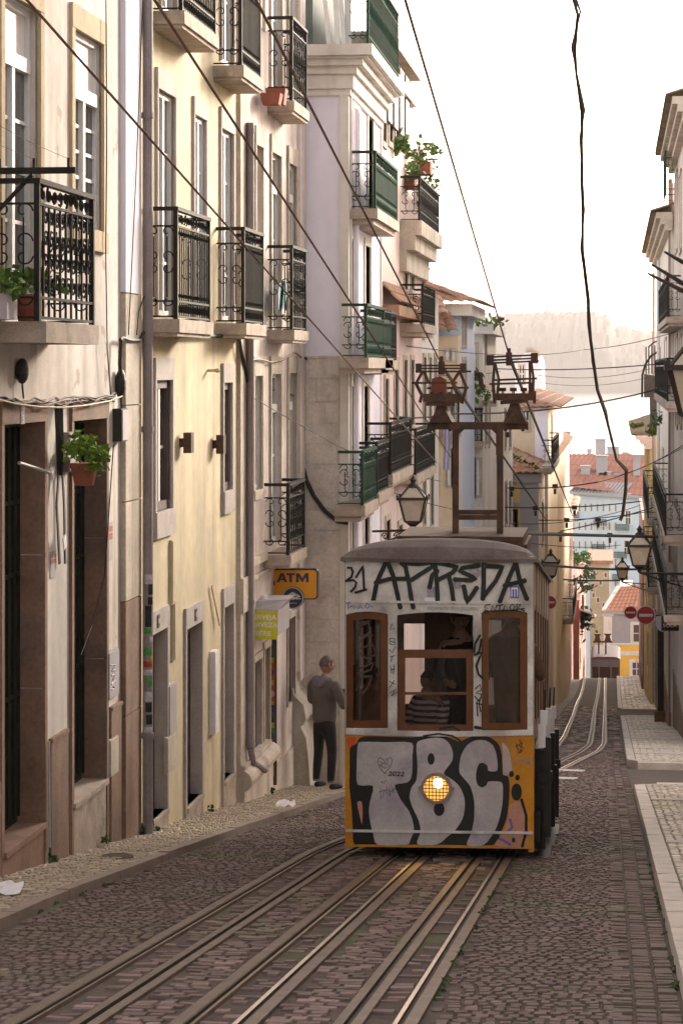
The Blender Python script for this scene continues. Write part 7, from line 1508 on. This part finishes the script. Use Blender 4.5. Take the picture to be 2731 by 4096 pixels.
ch = [[((0, 0, .86), (.18, .14)), ((0, 0, .95), (.195, .15)), ((0, 0, 1.04), (.195, .145)), ((0, -.005, 1.18), (.185, .13)), ((0, -.015, 1.32), (.175, .125)), ((0, -.01, 1.42), (.13, .10)), ((0, .0, 1.475), .075)]]
for s in (-1, 1): sh_, el, wr = arm[s]; ch.append([((0, -.015, 1.32), (.175, .125)), ((s * .15, -.015, 1.41), .09), ((s * .2, -.01, 1.40), .088), (tuple(V(sh_).lerp(V(el), .5)), .078), (el, .072), (tuple(V(el).lerp(V(wr), .85)), .052)])
ch.append([((0, -.01, 1.42), (.13, .10)), ((0, -.01, 1.40), .1)]) if False else None
limb_mesh("jacket", ch, jk, man, tr)
ch = [[((0, 0, .97), (.165, .125)), ((0, 0, .90), (.16, .125))]]
for s in (-1, 1): ch.append([((0, 0, .90), (.16, .125)), ((s * .095, 0, .80), .098), ((s * .115, .015, .5), .075), ((s * .122, -.005, .3), .066), ((s * .125, -.02, .13), .055), ((s * .125, -.02, .10), .046)])
limb_mesh("trousers", ch, tro, man, tr)
for s in (-1, 1): limb_mesh("shoe", [[((s * .125, -.045, .045), .042), ((s * .13, .03, .05), .047), ((s * .14, .13, .036), .036), ((s * .142, .17, .03), .026)]], tro, man, tr); m = MB(); m.lathe(tr((s * .125, -.02, .10)), [(.05, 0), (.05, .03)], 10); m.build("sock", hood, man)
limb_mesh("hood", [[((-.13, .0, 1.475), .045), ((-.09, -.085, 1.47), .06), ((0, -.125, 1.44), .075), ((.09, -.085, 1.47), .06), ((.13, .0, 1.475), .045)], [((0, -.125, 1.44), .075), ((0, -.12, 1.36), .055)]], hood, man, tr)
trh = frame_at((p.x, p.y, pz), math.radians(55), S_); head(man, trh, 1.655, .035, hmat=M("hair_cropped_grey", (.13, .095, .085), rough=.7, var=.25, scale=40), smat=M("skin_back", (.34, .19, .13), rough=.6, var=.06))
ph = tr((.0, .34, 1.25)); m = MB(); m.abox(ph.x - .03, ph.x + .03, ph.y - .01, ph.y + .01, ph.z - .06, ph.z + .06); m.build("phone", plastic_black, label="dark phone held in the standing man's hands", cat="phone", base=ph)
# passengers inside the tram, seen through its front windows
def passenger(lab, x, y, Y, yaw, col, capm=None, tone_=None, stripes=False, hz=1.66, s=.98, skin=None):
    c = at_y(x, y, Y); z0 = c.z - hz * s; t = thing("person", lab, "person", (c.x, c.y, z0), "people inside the near tram"); tr = frame_at((c.x, c.y, z0), yaw, s)
    ch = [[((0, 0, .9), .12), ((0, 0, 1.2), .12), ((0, 0, 1.42), .09), ((0, .01, 1.5), .07), ((0, .02, 1.6), .062)]]
    for q in (-1, 1): ch.append([((0, 0, 1.42), .09), ((q * .2, 0, 1.40), .055), ((q * .27, .06, 1.12), .045), ((q * .2, .26, 1.02), .028)]); ch += hand(tr, (q * .2, .26, 1.02), (-.1 * q, 1, 0), -q)
    limb_mesh("body", ch, skin or skin_m, t, tr, 1)
    cl = M("clothes", col, var=.15) if not stripes else None
    ch = [[((0, 0, .35), (.13, .11)), ((0, 0, .9), (.18, .13)), ((0, 0, 1.05), (.185, .135)), ((0, 0, 1.3), (.185, .13)), ((0, 0, 1.44), (.13, .1)), ((0, .0, 1.5), .075)]]
    for q in (-1, 1): ch.append([((0, 0, 1.3), (.185, .13)), ((q * .19, 0, 1.38), .08), ((q * .27, .06, 1.12), .065), ((q * .215, .22, 1.04), .045)])
    if stripes:
        cl = bpy.data.materials.new("striped_shirt"); cl.use_nodes = True; n_ = cl.node_tree.nodes; L_ = cl.node_tree.links; w_ = n_.new("ShaderNodeTexWave"); w_.bands_direction = 'Z'; w_.inputs["Scale"].default_value = 5.2; w_.inputs["Distortion"].default_value = 1.5; tc = n_.new("ShaderNodeTexCoord"); L_.new(tc.outputs["Object"], w_.inputs[0]); r_ = n_.new("ShaderNodeValToRGB"); r_.color_ramp.elements[0].position = .42; r_.color_ramp.elements[1].position = .5; r_.color_ramp.elements[0].color = (.05, .04, .05, 1); r_.color_ramp.elements[1].color = (.55, .5, .52, 1); L_.new(w_.outputs["Fac"], r_.inputs[0]); L_.new(r_.outputs[0], n_["Principled BSDF"].inputs["Base Color"])
    limb_mesh("shirt" if stripes else "jacket", ch, cl, t, tr, 1); head(t, tr, hz, .03, hmat=hair_m, cap=capm, smat=skin); return t
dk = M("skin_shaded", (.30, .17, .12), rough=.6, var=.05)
passenger("tram driver in a dark cap and black jacket, seen in the open upper window", 1838, 2478, 25.2, math.radians(160), (.015, .014, .014), capm=plastic_black, skin=dk)
passenger("seated passenger in a striped shirt behind the lower middle pane", 1712, 2720, 25.0, math.radians(-150), (.4, .4, .4), stripes=True, s=.8, skin=dk)
passenger("passenger in brown standing behind the right front window", 2040, 2452, 24.45, math.radians(20), (.13, .075, .05), s=1.08, skin=dk)
passenger("passenger in a dull pinkish coat behind the left front window", 1480, 2700, 25.0, math.radians(30), (.25, .14, .11), s=.85, skin=dk)
